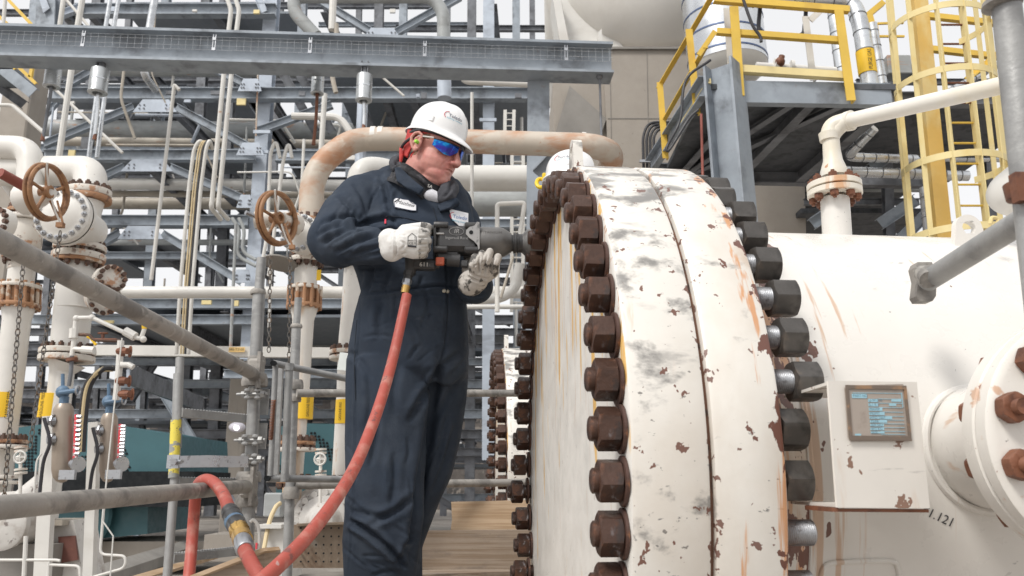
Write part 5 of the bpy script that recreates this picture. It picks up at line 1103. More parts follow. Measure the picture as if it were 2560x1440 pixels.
for y in (40,192,398,572):
    t=None
    zt=W(2380,y+(20),YL-.3).z; t=(zt-ax0.z)/(ax1.z-ax0.z); c=ax0.lerp(ax1,t); mb=MB(); aa=np.linspace(R(-40),R(220),25)
    vs=[];fs=[]
    for q in aa:
        for rr2,dz in ((Rc,-.03),(Rc+.008,-.03),(Rc+.008,.03),(Rc,.03)): vs.append(cp(c,q,rr2)+Vector((0,0,dz)))
    for i in range(len(aa)-1):
        for k in range(4): j=(k+1)%4; fs.append((i*4+k,i*4+j,(i+1)*4+j,(i+1)*4+k))
    fs+=[(0,1,2,3),tuple(range(len(vs)-4,len(vs)))]
    obj('hoop',mb.add(vs,fs),m_yelp,cg)
ub=empty('guard_rail',W(2290,60,8.2),'plain yellow rails behind the top of the ladder cage','railing')
for pts in ([(2285,38),(2500,62)],[(2300,122),(2510,146)],[(2510,130),(2420,205)],[(2150,62),(2215,8)],[(2195,60),(2260,58)],[(2195,60),(2200,95)],[(2200,92),(2262,92)]): flat(ub,'rail',pts,8.2,14 if pts[0][0]>2250 or pts[0][0]==2150 else 5,m_yel)
obj('chute',MB().prism([W(2165,35,8),W(2182,35,8),W(2200,100,8),W(2180,100,8)],(0,.1,0)),m_yel,ub)
# second dark platform on the right and steelwork beneath
pr2=empty('access_platform',W(2400,600,9),'dark steel platform floor behind the ladder cage at right','platform')
for (x0,y0,x1,y1,h,Y) in [(2170,250,2620,268,34,7.9),(2010,440,2300,440,16,10.2),(2190,330,2620,340,30,10),(2010,505,2300,520,16,9.5),(2140,205,2500,212,14,10)]: hb(pr2,'beam',x0,y0,x1,y1,h,Y,m_std)
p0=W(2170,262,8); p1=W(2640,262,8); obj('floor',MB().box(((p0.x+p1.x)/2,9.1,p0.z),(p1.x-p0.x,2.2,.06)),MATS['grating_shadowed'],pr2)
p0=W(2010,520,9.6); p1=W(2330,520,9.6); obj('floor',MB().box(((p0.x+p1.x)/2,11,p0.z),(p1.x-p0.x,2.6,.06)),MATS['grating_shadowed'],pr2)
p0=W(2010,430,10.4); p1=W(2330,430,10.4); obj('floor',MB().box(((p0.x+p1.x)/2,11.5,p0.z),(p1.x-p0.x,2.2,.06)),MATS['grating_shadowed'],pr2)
for (x0,y0,x1,y1) in [(2300,330,2180,420),(2560,300,2420,380),(2200,560,2290,500),(2030,560,2120,500),(2250,600,2330,520)]: obj('brace',MB().ibeam(W(x0,y0,9.3),W(x1,y1,9.3),.14,.1),m_st,pr2)
for x in (2225,2480): colf(pr2,x-14,260,x,650,22,9.4,m_std)
for (x0,x1,y0,y1,Y,lab) in [(2130,2400,555,560,12,'grey pipe low between the pier and the ladder cage'),(2010,2300,472,474,11,'grey pipe under the dark right platform')]:
    pipe(lab,m_pg,[(x0,y0,Y),(x1,y1,Y)],14)
gb=empty('instrument_box',W(2260,205,9),'pale grey instrument boxes on the far platform left of the cage','box'); obj('box',MB().box(W(2240,170,9),(.28,.2,.24),bev=.01).box(W(2290,185,9),(.16,.2,.18),bev=.01),m_pg,gb)
mi=empty('valve_manifold',W(1950,160,7.6),'rusty red valve on white flanged pipework above the platform floor','valve')
obj('pipe',MB().cyl(W(1890,165,7.6),W(2090,178,7.6),.04,n=14).cyl(W(1935,163,7.55),W(1945,164,7.55),.07,n=14).cyl(W(1975,166,7.55),W(1983,167,7.55),.065,n=14),m_pw,mi); obj('body',MB().sphere(W(1950,155,7.5),.05,12).cyl(W(1950,155,7.5),W(1955,140,7.5),.03,n=8),m_brown,mi)
# --- near things at the right edge
we=empty('white_elbow_pipe',W(2540,480,2.3),'fat cream pipe end at the right edge behind the scaffold post','pipe')
obj('elbow',MB().tube(spline([W(2700,400,2.2),W(2600,432,2.25),W(2535,475,2.3),W(2522,492,2.34)],8),.062,26),m_pw,we)
pr_post=empty('scaffold_post',W(2600,520,1.33),'near grey scaffold post at the top right corner','scaffold post')
obj('tube',MB().tube([W(2508,-60,1.33),W(2566,450,1.33),W(2679,1440,1.33)],.0242,24),m_sc,pr_post)
obj('collar',MB().lathe([(0,.026),(.003,.031),(.012,.033),(.016,.027)],W(2503,0,1.33),(0,0,-1),24),m_scd,pr_post)
obj('wedge_collar',MB().lathe([(0,.026),(.004,.037),(.03,.035),(.034,.027)],W(2567,452,1.33),(.02,0,-1),24).box(W(2546,470,1.31),(.016,.02,.05)).box(W(2566,505,1.33),(.03,.03,.05)),m_brown,pr_post)
dg_=empty('diagonal_tube',W(2315,745,1.86),'grey scaffold tube slanting from the right edge to a stub clamp before the vessel','scaffold tube')
obj('tube',MB().tube([W(2640,500,1.42),W(2318,702,1.84)],.0242,22),m_sc,dg_)
obj('end_clamp',MB().prism([W(2288,668,1.86),W(2294,655,1.86),W(2330,655,1.86),W(2336,672,1.86),W(2342,700,1.86),W(2340,740,1.86),W(2332,752,1.86),W(2298,752,1.86),W(2291,740,1.86),W(2296,700,1.86)],(0,.035,0)),m_scd,dg_)
obj('clamp_slot',MB().cyl(W(2308,682,1.84),W(2322,700,1.80),.02,n=12),m_scd,dg_)
ek=thing('yellow_hook',MB().tube(spline([W(2476,560,2.2),W(2480,545,2.2),W(2495,548,2.2),W(2493,565,2.2)],5),.006,8),m_yelp,'small yellow hook beside the lifting lug','hook')
# second hard hat is built with the worker's

# ================= top-left corner steelwork =================
tl=empty('stair',W(60,235,11),'yellow stair rails and blue steel stringer in the top left corner','stair')
obj('stringer',MB().chan(W(-60,118,11),W(82,232,11),.17,.06),m_st,tl); obj('stringer',MB().ibeam(W(-60,175,11.6),W(60,262,11.6),.14,.1),m_std,tl)
for p,q in (((15,-12),(98,76)),((-20,20),(38,72)),((30,146),(92,206)),((86,146),(78,192)),((-10,120),(40,170))): obj('rail',MB().angle(W(*p,11),W(*q,11),.045,.012,up=(0,1,0)),m_yel,tl)
obj('tread',MB().box(W(20,195,11.3),(.5,.6,.03)).box(W(-10,165,11.3),(.5,.6,.03)),m_grate,tl)
cl_=empty('steel_column',W(125,80,12.5),'blue-grey steel column head with bolted gusset at the top left','column')
colf(cl_,128,-20,124,80,46,12.5,m_st); obj('gusset_plate',MB().prism([W(96,-10,12.3),W(112,-10,12.3),W(124,20,12.3),(W(108,32,12.3))],(0,.02,0)),m_stl,cl_)
wt=thing('warning_tag',MB().box(W(797,688,6.35),(.035,.006,.085),bev=.002),m_band,'small yellow tag hanging beside the rusty bolted flange','tag')
thing('blind_paddle',MB().lathe([(0,.14),(.012,.14)],W(700,660,6.5),(.1,.25,1),28),m_cond,'grey round blind plate under the right handwheel','plate')
# ================= worker =================
from mathutils.bvhtree import BVHTree
m_navy=M('navy_coverall_cloth',(.027,.037,.055),[((.046,.058,.078),(5,5,5),.45,.7,.7,6),((.013,.017,.026),(3,3,6),.5,.7,.6,5),((.15,.16,.17),(12,12,20),.62,.80,.34,7,1.6)],.86,bump=(240,.35),var=.1,spec=.25)
m_skin=M('fair_ruddy_skin',(.54,.245,.205),[((.60,.18,.16),(9,9,9),.5,.68,.5,4),((.52,.24,.18),(40,40,40),.55,.7,.35,5)],.48,bump=(120,.25),var=.05)
MATS['fair_ruddy_skin'].node_tree.nodes['Principled BSDF'].inputs['Subsurface Weight'].default_value=.12
MATS['fair_ruddy_skin'].node_tree.nodes['Principled BSDF'].inputs['Subsurface Radius'].default_value=(.02,.008,.004)
m_glove=M('white_leather_glove',(.70,.69,.67),[((.52,.50,.47),(12,12,12),.5,.7,.6,6)],.7,bump=(70,.5),var=.04)
m_gloved=M('dirty_leather_glove',(.46,.43,.395),[((.64,.61,.57),(14,14,14),.5,.68,.7,6),((.04,.038,.036),(22,22,22),.53,.60,.9,7)],.7,bump=(80,.6),var=.06)
m_glovek=M('glove_oily_knuckle',(.50,.48,.45),[((.05,.048,.045),(24,24,24),.50,.58,.85,7)],.7,bump=(80,.5))
m_hat=M('white_hard_hat',(.80,.80,.80),[((.72,.72,.72),(4,4,4),.5,.7,.4)],.22,var=.01,coat=.3)
m_hood=M('charcoal_hood_fabric',(.045,.046,.054),[((.02,.02,.024),(20,20,20),.5,.7,.7,6)],.95,bump=(200,.5),var=.15)
m_gait=M('black_camo_gaiter',(.03,.03,.034),[((.085,.08,.09),(16,16,30),.53,.60,.8,5),((.005,.005,.006),(20,20,20),.52,.6,.8,5)],.85,bump=(90,.5))
m_band2=M('red_bandana',(.52,.06,.055),[((.75,.62,.58),(55,55,55),.66,.70,.8,2),((.3,.03,.03),(20,20,20),.55,.66,.5)],.8,bump=(60,.4))
m_tool=M('grey_black_tool_body',(.055,.054,.055),[((.03,.03,.03),(12,12,12),.5,.7,.7),((.38,.37,.36),(45,45,45),.675,.71,.7,7)],.42,.25,bump=(70,.3),var=.12,vscale=10)
m_toolg=M('titanium_hammer_case',(.15,.145,.14),[((.09,.085,.08),(10,10,10),.45,.7,.7),((.32,.31,.30),(50,50,50),.67,.7,.6,6)],.38,.45,bump=(70,.3),var=.1)
m_tooll=M('worn_bare_metal',(.36,.35,.34),[((.12,.12,.12),(30,30,30),.5,.62,.8,6)],.4,.6)
def remesh(mb,voxel,it=4,fac=.5,disp=None,mat=None,name='m'):
    me=mesh_of(mb,None,0,name); o=bpy.data.objects.new('tmp',me); COL.objects.link(o)
    r=o.modifiers.new('r','REMESH'); r.mode='VOXEL'; r.voxel_size=voxel; r.adaptivity=0
    if it: s_=o.modifiers.new('s','SMOOTH'); s_.iterations=it; s_.factor=fac
    dg=bpy.context.evaluated_depsgraph_get(); dg.update(); m2=bpy.data.meshes.new_from_object(o.evaluated_get(dg))
    bpy.data.objects.remove(o); bpy.data.meshes.remove(me)
    m2.materials.clear()
    if mat: m2.materials.append(mat)
    m2.polygons.foreach_set('use_smooth',[True]*len(m2.polygons)); m2.name=name
    return m2
def caps(mb,pts,n=14):
    "chain of balls and cones: (point, radius)"
    for p,r in pts: mb.sphere(p,r,n)
    for (p,r),(q,s_) in zip(pts[:-1],pts[1:]):
        if (q-p).length>1e-4: mb.lathe([(0,r),((q-p).length,s_)],p,q-p,n)
    return mb
def loft(mb,rings,n=36,pw=2.4):
    "rings: (px left, px right, py, Ycentre, half depth)"
    vs=[];fs=[]
    for (xl,xr,y,Y,hd) in rings:
        a=W(xl,y,Y); b=W(xr,y,Y); c=(a+b)/2; hw=(b.x-a.x)/2
        for k in range(n):
            t=2*math.pi*k/n; ct,st=math.cos(t),math.sin(t)
            vs.append(c+Vector((hw*math.copysign(abs(ct)**(2/pw),ct),hd*math.copysign(abs(st)**(2/pw),st),0)))
    for i in range(len(rings)-1):
        for k in range(n): j=(k+1)%n; fs.append((i*n+k,i*n+j,(i+1)*n+j,(i+1)*n+k))
    fs.append(tuple(range(n))[::-1]); fs.append(tuple(range((len(rings)-1)*n,len(rings)*n)))
    return mb.add(vs,fs)
def npproj(co):
    c,s_=math.cos(TH),math.sin(TH); d=co[:,1]*c+co[:,2]*s_; v=co[:,2]*c-co[:,1]*s_
    return np.stack([1280+F*co[:,0]/d,720-F*v/d],1)
def creases(me,lst,noise_amp=.0):
    "press fold lines into the cloth: (points, depth m, width px, ridge)"
    n=len(me.vertices); co=np.empty(n*3); me.vertices.foreach_get('co',co); co=co.reshape(-1,3)
    no=np.empty(n*3); me.vertex_normals.foreach_get('vector',no); no=no.reshape(-1,3)
    px=npproj(co); front=np.clip(-no[:,1]*1.6+.35,0,1); D=np.zeros(n)
    for pts,dep,wd,rg in lst:
        P=np.array([(q.x,q.y) for q in spline([Vector((x,y,0)) for x,y in pts],6)])
        R_=wd*4.5; sel=np.where((px[:,0]>P[:,0].min()-R_)&(px[:,0]<P[:,0].max()+R_)&(px[:,1]>P[:,1].min()-R_)&(px[:,1]<P[:,1].max()+R_)&(front>0))[0]
        if len(sel)==0: continue
        ps=px[sel]; nn=len(sel); best=np.full(nn,1e9); side=np.zeros(nn); tt=np.zeros(nn); L=len(P)-1
        for i in range(L):
            a,b=P[i],P[i+1]; ab=b-a; q=ps-a; t=np.clip((q@ab)/(ab@ab),0,1); e=q-t[:,None]*ab; d=np.hypot(e[:,0],e[:,1])
            m=d<best; best[m]=d[m]; tt[m]=((i+t)/L)[m]; side[m]=np.sign(ab[0]*q[:,1]-ab[1]*q[:,0])[m]
        fade=np.clip(np.minimum(tt,1-tt)*5,0,1)**.7
        D[sel]+=fade*dep*(-np.exp(-(best/wd)**2)+rg*np.exp(-((best-1.9*wd)/(1.2*wd))**2)*(side>0)+rg*.5*np.exp(-((best-1.9*wd)/(1.2*wd))**2)*(side<=0))
    if noise_amp:
        nz_=np.array([mnoise.noise(Vector((p[0]*7,p[1]*7,p[2]*4)))+.5*mnoise.noise(Vector((p[0]*17,p[1]*17,p[2]*9))) for p in co]); co2=co+no*(nz_*noise_amp)[:,None]
    else: co2=co
    co2=co2+no*(D*front)[:,None]
    me.vertices.foreach_set('co',co2.ravel()); me.update()
person=empty('person',W(985,1450,3.2)+Vector((0,0,0)),'worker in navy coveralls, white hard hat and gloves, leaning over the air wrench','person')
person.location=(W(975,1200,3.2).x,3.22,-.72)
S=1.25
# ---- coverall
cb=MB()
loft(cb,[(905,1150,455,3.26,.10),(880,1165,478,3.25,.135),(868,1180,520,3.24,.155),(870,1192,575,3.22,.17),(872,1190,640,3.21,.178),(893,1176,690,3.21,.175),(905,1166,733,3.21,.172),(888,1168,790,3.22,.18),(874,1172,870,3.24,.185),(870,1170,930,3.25,.175),(885,1150,965,3.25,.12)])
loft(cb,[(869,1060,900,3.20,.13),(866,1075,1000,3.19,.14),(864,1068,1100,3.18,.135),(867,1060,1200,3.17,.13),(864,1058,1290,3.16,.125),(858,1050,1350,3.16,.12),(862,1040,1440,3.18,.11),(870,1030,1560,3.2,.10),(878,1025,1690,3.22,.09)])
loft(cb,[(1010,1171,900,3.32,.13),(1010,1166,1000,3.34,.135),(1005,1150,1100,3.36,.13),(990,1128,1190,3.38,.125),(970,1085,1290,3.40,.12),(955,1055,1370,3.42,.115),(950,1056,1440,3.44,.11),(955,1050,1560,3.46,.10),(960,1048,1660,3.48,.09)])
# our-left arm (his right)
def P3(x,y,Y): return W(x,y,Y)
caps(cb,[(P3(945,475,3.24),.085),(P3(905,500,3.20),.105),(P3(868,545,3.13),.108),(P3(832,600,3.06),.100),(P3(850,612,3.02),.088)],20)
caps(cb,[(P3(832,602,3.06),.098),(P3(870,612,2.99),.080),(P3(930,617,2.93),.068),(P3(962,620,2.90),.060)],20)
caps(cb,[(P3(985,470,3.26),.10),(P3(1060,480,3.27),.09),(P3(1130,510,3.30),.085)],18)
# our-right arm
caps(cb,[(P3(1118,512,3.30),.085),(P3(1150,560,3.28),.085),(P3(1165,640,3.24),.080),(P3(1178,708,3.16),.076)],18)
caps(cb,[(P3(1178,708,3.16),.076),(P3(1188,716,3.06),.070),(P3(1190,718,3.02),.062)],18)
cme=remesh(cb,.0068,5,.5,mat=m_navy,name='coverall')
CR=[([(1005,548),(950,548),(900,562),(850,582),(805,612)],.013,6,.5),([(1010,575),(950,585),(890,606),(835,632)],.012,6,.6),([(985,600),(930,622),(875,640)],.008,6,.5),
([(845,488),(875,520),(900,560)],.009,6,.5),([(880,455),(905,490),(920,540)],.006,6,.5),([(950,436),(965,480),(975,530),(1000,580)],.012,6,.5),([(995,470),(985,510),(1010,560)],.006,7,.4),
([(800,560),(850,545),(905,548)],.009,6,.5),([(790,590),(840,570),(880,566)],.007,5,.5),([(900,640),(950,632),(985,610)],.006,5,.4),
([(905,737),(960,728),(1040,720),(1110,714),(1168,724)],.010,3.2,.45),([(905,752),(980,744),(1060,737),(1118,735)],.004,2.5,.3),
([(930,660),(928,700),(915,732)],.008,6,.5),([(975,665),(968,700),(955,728)],.006,6,.4),([(1055,690),(1050,715)],.005,5,.4),
([(1110,585),(1112,650),(1118,720),(1112,800),(1108,860)],.005,2.6,.5),([(1120,735),(1118,800),(1112,870),(1095,930)],.005,2.5,.5),
([(955,750),(945,800),(950,850)],.007,7,.5),([(1020,742),(1010,790)],.006,7,.5),([(1070,740),(1075,800)],.005,6,.4),
([(1150,880),(1105,920),(1060,985),(1020,1060)],.012,8,.5),([(1165,940),(1125,980),(1085,1060)],.008,8,.4),([(1112,860),(1090,960),(1072,1080),(1052,1200),(1040,1300),(1020,1420)],.022,11,.35),
([(903,760),(896,860),(890,960),(888,1080),(885,1200),(882,1290),(872,1430)],.004,2.2,.7),
([(872,1300),(905,1318),(950,1352),(985,1385),(1015,1425)],.017,7,.9),([(880,1275),(925,1290),(975,1290)],.010,8,.6),([(1035,1235),(1000,1270),(950,1300),(920,1310)],.010,8,.6),([(1045,1330),(1015,1370),(1000,1410)],.009,7,.5),
([(945,1040),(938,1100),(925,1170)],.007,7,.5),([(985,1130),(985,1200),(978,1270)],.008,8,.5),([(920,930),(925,1010),(915,1080)],.006,7,.4),([(1000,900),(985,980),(990,1040)],.006,9,.4),
([(1140,1060),(1115,1150),(1080,1240)],.010,9,.5),([(1120,1020),(1100,1120),(1075,1210)],.007,7,.4),([(870,880),(900,900),(930,950)],.006,7,.4),
([(1165,700),(1190,715),(1222,712)],.008,5,.5),([(1160,725),(1190,735),(1215,730)],.007,5,.5),([(1160,640),(1185,655),(1200,665)],.007,6,.4)]
CR=[(p,d*1.35,w,r*1.2) for p,d,w,r in CR]
rc=random.Random(4)
for (cx,cy,an,n_,sp_) in ((880,590,-.45,9,45),(850,540,-.9,6,40),(930,600,-.2,6,35),(930,500,-1.2,5,45),(1000,740,-.05,9,90),(1000,790,1.45,10,90),(930,1320,.45,8,50),(1000,1350,.9,6,40),(960,1420,.3,6,60),(1080,900,2.2,7,60),(1180,710,.3,5,30),(900,1180,1.4,6,90),(1050,1180,1.8,6,80)):
    for k in range(n_):
        x=cx+rc.gauss(0,sp_*.6); y=cy+rc.gauss(0,sp_*.6); a=an+rc.gauss(0,.22); L=rc.uniform(18,42); b_=rc.uniform(-6,6)
        CR.append(([(x-L*math.cos(a),y-L*math.sin(a)),(x-b_*math.sin(a),y+b_*math.cos(a)),(x+L*math.cos(a),y+L*math.sin(a))],rc.uniform(.0025,.006),rc.uniform(2.5,5),.5))
creases(cme,CR,.004)
cov=obj('coverall',cme,None,person)
cme.polygons.foreach_set('use_smooth',[True]*len(cme.polygons))
# transform to local already done by obj(); build the ray-cast tree in world space
cov_l=wmat(person)
tree=BVHTree.FromPolygons([tuple(cov_l@v.co) for v in cme.vertices],[tuple(p.vertices) for p in cme.polygons])
def ray(px,py):
    d=(W(px,py,3.0)).normalized(); hit=tree.ray_cast(Vector((0,0,0)),d); 
    if hit[0] is None: hit=tree.find_nearest(W(px,py,3.05))
    return hit[0],hit[1]
def surf(px,py,l=.002):
    p,n=ray(px,py); 
    if n.y>0:n=-n
    return p+n*l
def patch_grid(name,quad4,nu,nv,mat,lift,parent,outline=None,thick=.003):
    "cloth patch following the chest: bilinear grid of pixel corners"
    mb=MB(); vs=[];fs=[]
    for s_,l in ((0,lift),(1,lift-thick)):
        for j in range(nv+1):
            for i in range(nu+1):
                u,v=i/nu,j/nv; q=(np.array(quad4[0])*(1-u)+np.array(quad4[1])*u)*(1-v)+(np.array(quad4[3])*(1-u)+np.array(quad4[2])*u)*v
                vs.append(surf(q[0],q[1],l))
    N_=(nu+1)*(nv+1)
    for j in range(nv):
        for i in range(nu):
            a=j*(nu+1)+i; fs.append((a,a+1,a+nu+2,a+nu+1)); fs.append((N_+a,N_+a+nu+1,N_+a+nu+2,N_+a+1))
    bd=[i for i in range(nu+1)]+[j*(nu+1)+nu for j in range(1,nv+1)]+[nv*(nu+1)+i for i in range(nu-1,-1,-1)]+[j*(nu+1) for j in range(nv-1,0,-1)]
    for a,b in zip(bd,bd[1:]+bd[:1]): fs.append((a,b,N_+b,N_+a))
    return obj(name,mb.add(vs,fs),mat,parent,60)
m_patch=M('white_patch',(.70,.70,.72),[],.8,bump=(200,.3)); m_pborder=M('navy_stitching',(.03,.045,.09),[],.8); m_blueink=M('blue_print',(.05,.14,.36),[],.7); m_redink=M('red_print',(.55,.03,.06),[],.7); m_tealink=M('light_blue_print',(.12,.38,.50),[],.7)
def surf_text(s,size,x,y,dx,dy,mat,parent,lift,align='CENTER',bold=False,shear=0):
    "text whose pixels are laid onto the cloth; dx,dy baseline direction in photo px"
    V,Fs=text_mesh(s,size,align,0,shear); L_=math.hypot(dx,dy); ux,uy=dx/L_,dy/L_; mb=MB()
    mb.add([surf(x+v.x*ux+v.y*uy,y+v.x*uy-v.y*ux,lift) for v in V],Fs)
    return obj('lettering',mb,mat,parent,0)
pt=patch_grid('name_patch',[(986,497),(1021,502),(1019,527),(985,520)],6,4,m_patch,.006,cov); patch_grid('name_patch',[(1020,502.5),(1041,514),(1041,529),(1018,527)],5,4,m_patch,.006,cov)
obj('patch_border',MB().tube([surf(x,y,.006) for x,y in ((986,497),(1005,500),(1021,502),(1031,511),(1041,514),(1041,529),(1030,529),(1019,527),(1003,523),(985,520),(986,497))],.0016,6),m_pborder,pt)
surf_text('Matthew',12.5,1014,512,36,9,m_ink,pt,.0068,shear=.35)
obj('stripe',MB().tube([surf(987,508,.007),surf(1000,499,.007)],.0025,6),m_ink,pt)
p2_=patch_grid('company_patch',[(1122,524),(1168,535),(1168,561),(1129,549)],8,5,m_patch,.006,cov); patch_grid('company_patch',[(1129,549),(1168,560.5),(1166,566),(1146,566)],6,3,m_patch,.006,p2_)
surf_text('Toledo',12,1148,546,40,7,m_blueink,p2_,.0068); surf_text('Refining Company',5.6,1149,556,40,9,m_tealink,p2_,.0068)
obj('arc_logo',MB().tube([surf(1132+8*math.cos(a),541-8*math.sin(a),.0062) for a in np.linspace(1.4,4.1,12)],.0012,6),m_redink,p2_)
obj('red_tab',MB().prism([surf(963,547,.004),surf(967,547,.004),surf(967,561,.004),surf(962,561,.004)],(0,-.003,0)),m_redink,cov)
m_snap=M('brass_snap',(.35,.32,.26),[],.35,.8)
for x,y in ((1052,477),(1110,727),(1117,728)): 
    q=surf(x,y,.003); obj('snap',MB().lathe([(0,.004),(0,.0075),(.002,.0075),(.003,.005)],q,(0,-1,0),14),m_snap,cov)
# pocket edge, placket and zip as raised seams
m_seam=M('navy_seam',(.012,.017,.026),[],.9)
for pts in ([(966,545),(968,541),(1000,543),(1045,553),(1072,563)],[(1083,520),(1095,560),(1100,572)],[(1120,738),(1118,800),(1110,860)],[(893,800),(886,900),(889,1000)]):
    obj('seam',MB().tube([surf(x,y,.0005) for x,y in spline([Vector((a,b,0)) for a,b in pts],5) and [(q.x,q.y) for q in spline([Vector((a,b,0)) for a,b in pts],5)]],.0022,6),m_seam,cov)
# ---- head frame
yaw=R(60); pit=R(20)
fw=Vector((math.sin(yaw)*math.cos(pit),-math.cos(yaw)*math.cos(pit),-math.sin(pit))); lf=Vector((math.cos(yaw),math.sin(yaw),0)); up_=fw.cross(lf).normalized()
rollm=Matrix.Rotation(R(-4),3,fw); lf=rollm@lf; up_=rollm@up_
HO=W(1045,357,3.075)+lf*.078*S
def H(x,y,z): return HO+(fw*x+lf*y+up_*z)*S
HM=Matrix((fw,lf,up_)).transposed()
hb_=MB()
def el_(x,y,z,rx,ry,rz,n=20,tilt=0):
    m=HM@Matrix.Rotation(tilt,3,'Y') if tilt else HM
    hb_.sphere(H(x,y,z),S,n,m,(rx,ry,rz))
el_(.004,0,.045,.090,.074,.085); el_(.020,0,.035,.078,.068,.075)       # cranium, forehead
el_(.030,0,-.030,.068,.064,.072)                                     # mid face
el_(.052,0,-.070,.044,.050,.036); el_(.076,0,-.084,.023,.025,.019)                 # jaw, chin
el_(.010,0,-.055,.060,.060,.045); el_(.048,-.033,-.032,.034,.024,.032); el_(.048,.033,-.032,.034,.024,.032)  # jaw corner, cheeks
el_(.040,0,-.095,.048,.044,.022)                                   # under-chin
el_(.083,0,.030,.014,.050,.012)
caps(hb_,[(H(.094,0,.018),.0085*S),(H(.108,0,-.006),.0095*S),(H(.117,0,-.021),.0115*S)],12); el_(.104,-.012,-.025,.012,.009,.008); el_(.104,.012,-.025,.012,.009,.008)   # brow, nose
el_(.080,0,-.044,.019,.028,.013); el_(.0955,0,-.0445,.007,.018,.0042); el_(.0915,0,-.055,.0075,.016,.005)     # lips
NB0=W(1040,485,3.27)
caps(hb_,[(NB0,.085),(H(-.020,0,-.105),.060*S),(H(-.006,0,-.05),.060*S)],20)
# the rest of the body under the clothes, one continuous surface
caps(hb_,[(NB0,.075),(W(1035,560,3.24),.11),(W(1035,720,3.22),.12),(W(1025,880,3.24),.12)],18)
caps(hb_,[(W(1035,540,3.25),.08),(W(945,480,3.24),.06),(W(868,545,3.13),.058),(W(835,600,3.06),.052),(W(930,618,2.92),.04),(W(980,620,2.87),.036)],14)
caps(hb_,[(W(1035,540,3.25),.08),(W(1125,515,3.30),.06),(W(1165,640,3.24),.055),(W(1178,706,3.16),.05),(W(1192,698,2.98),.036)],14)
caps(hb_,[(W(985,900,3.22),.10),(W(962,1320,3.18),.06),(W(955,1690,3.22),.045)],14); caps(hb_,[(W(1080,900,3.32),.10),(W(1020,1300,3.40),.05),(W(1003,1440,3.44),.04),(W(1003,1660,3.48),.04)],14)
bme=remesh(hb_,.0036,5,.5,mat=m_skin,name='body')
body=obj('body',bme,None,person)
# mouth line, nostril and jowl crease pressed in head space
def press(me,pts,dep,wd):
    n=len(me.vertices); Mw=wmat(person); loc=wmat(person).translation
    for v in me.vertices:
        p=v.co+loc
        if (p-HO).length>.2: continue
        best=9
        for a,b in zip(pts[:-1],pts[1:]):
            ab=b-a; t=max(0,min(1,(p-a).dot(ab)/ab.length_squared)); best=min(best,(p-a-ab*t).length)
        if best<wd*2.5: v.co-=v.normal*dep*math.exp(-(best/wd)**2)
press(bme,[H(.079,-.026,-.054),H(.094,-.012,-.0500),H(.102,0,-.0495),H(.094,.012,-.050)],.0055,.0032)
press(bme,[H(.092,-.022,-.018),H(.085,-.030,-.040),H(.077,-.032,-.052)],.0022,.005)
press(bme,[H(.085,-.014,-.068),H(.092,0,-.068)],.0022,.005)
bme.update()
# eyes behind the lenses
for s_ in (-1,1):
    obj('eyeball',MB().sphere(H(.082,s_*.031,.010),.012*S,14),M('eye_white',(.7,.68,.66),[],.2),body); obj('iris',MB().sphere(H(.0925,s_*.031,.009),.005*S,10),M('iris_dark',(.03,.05,.07),[],.2),body)
# ear
eb=MB()
er=lambda x,z,o: H(-.004+x*.86,-.072-o*.8,z*.86+.002)
eb.sphere(er(0,.0,.004),S,16,HM,(.017,.007,.028))
eb.tube([er(.013,-.020,.006),er(.006,-.031,.010),er(-.006,-.026,.013),er(-.019,-.008,.018),er(-.024,.012,.020),er(-.017,.029,.018),er(-.002,.036,.014),er(.012,.029,.010),er(.014,.014,.007)],.0065,10)
eb.sphere(er(.003,-.028,.010),S,10,HM,(.008,.006,.010)); eb.tube([er(-.010,-.008,.012),er(-.008,.012,.013),er(.002,.020,.011)],.0055,8)
obj('ear',remesh(eb,.0022,3,.5,mat=M('ear_skin_pink',(.54,.245,.205),[((.5,.18,.15),(30,30,30),.5,.7,.3)],.5),name='ear'),None,body)
obj('ear_plug',MB().lathe([(-.004,.006),(.004,.0075),(.012,.0075),(.016,.005)],er(.006,-.002,.012),(-lf),14),M('lime_foam',(.35,.75,.08),[],.7),person)
def shell_from_head(name,cond,lift,mat,parent,th=.003):
    loc=wmat(person).translation; bm=bmesh.new(); bm.from_mesh(bme); inv=HM.transposed(); keep=[]
    for f in bm.faces:
        c=f.calc_center_median()+loc; q=(inv@(c-HO))/S
        if (c-HO).length<.25 and cond(q,inv@f.normal): keep.append(f)
    ks=set(keep); dl=[f for f in bm.faces if f not in ks]; bmesh.ops.delete(bm,geom=dl,context='FACES')
    for v in bm.verts: v.co+=v.normal*lift
    bmesh.ops.solidify(bm,geom=bm.faces[:],thickness=th)
    me=bpy.data.meshes.new(name); bm.to_mesh(me); bm.free(); me.materials.append(mat)
    me.polygons.foreach_set('use_smooth',[True]*len(me.polygons)); o=bpy.data.objects.new(name,me); COL.objects.link(o); o.parent=parent; return o
shell_from_head('short_hair',lambda q,n: q.z>-.035 and (q.x<.0-.0 or (q.z>.012 and q.x<.035)) and q.z<.06 and not(abs(q.x+.004)<.0 ) and abs(q.y)>.0 and q.x<.03 and (q.x<-.012 or q.z>.022),.0005,M('short_brown_hair',(.20,.115,.075),[((.45,.26,.2),(90,90,90),.5,.6,.6,4)],.9,bump=(300,.6)),body,.002)
bnd=shell_from_head('bandana',lambda q,n: (q.z>.034+q.x*.18 and q.x<.10 and q.z<.075) or (q.x<-.026 and q.z>-.045-(q.x+.026)*.9 and q.z<.075),.003,m_band2,person,.004)
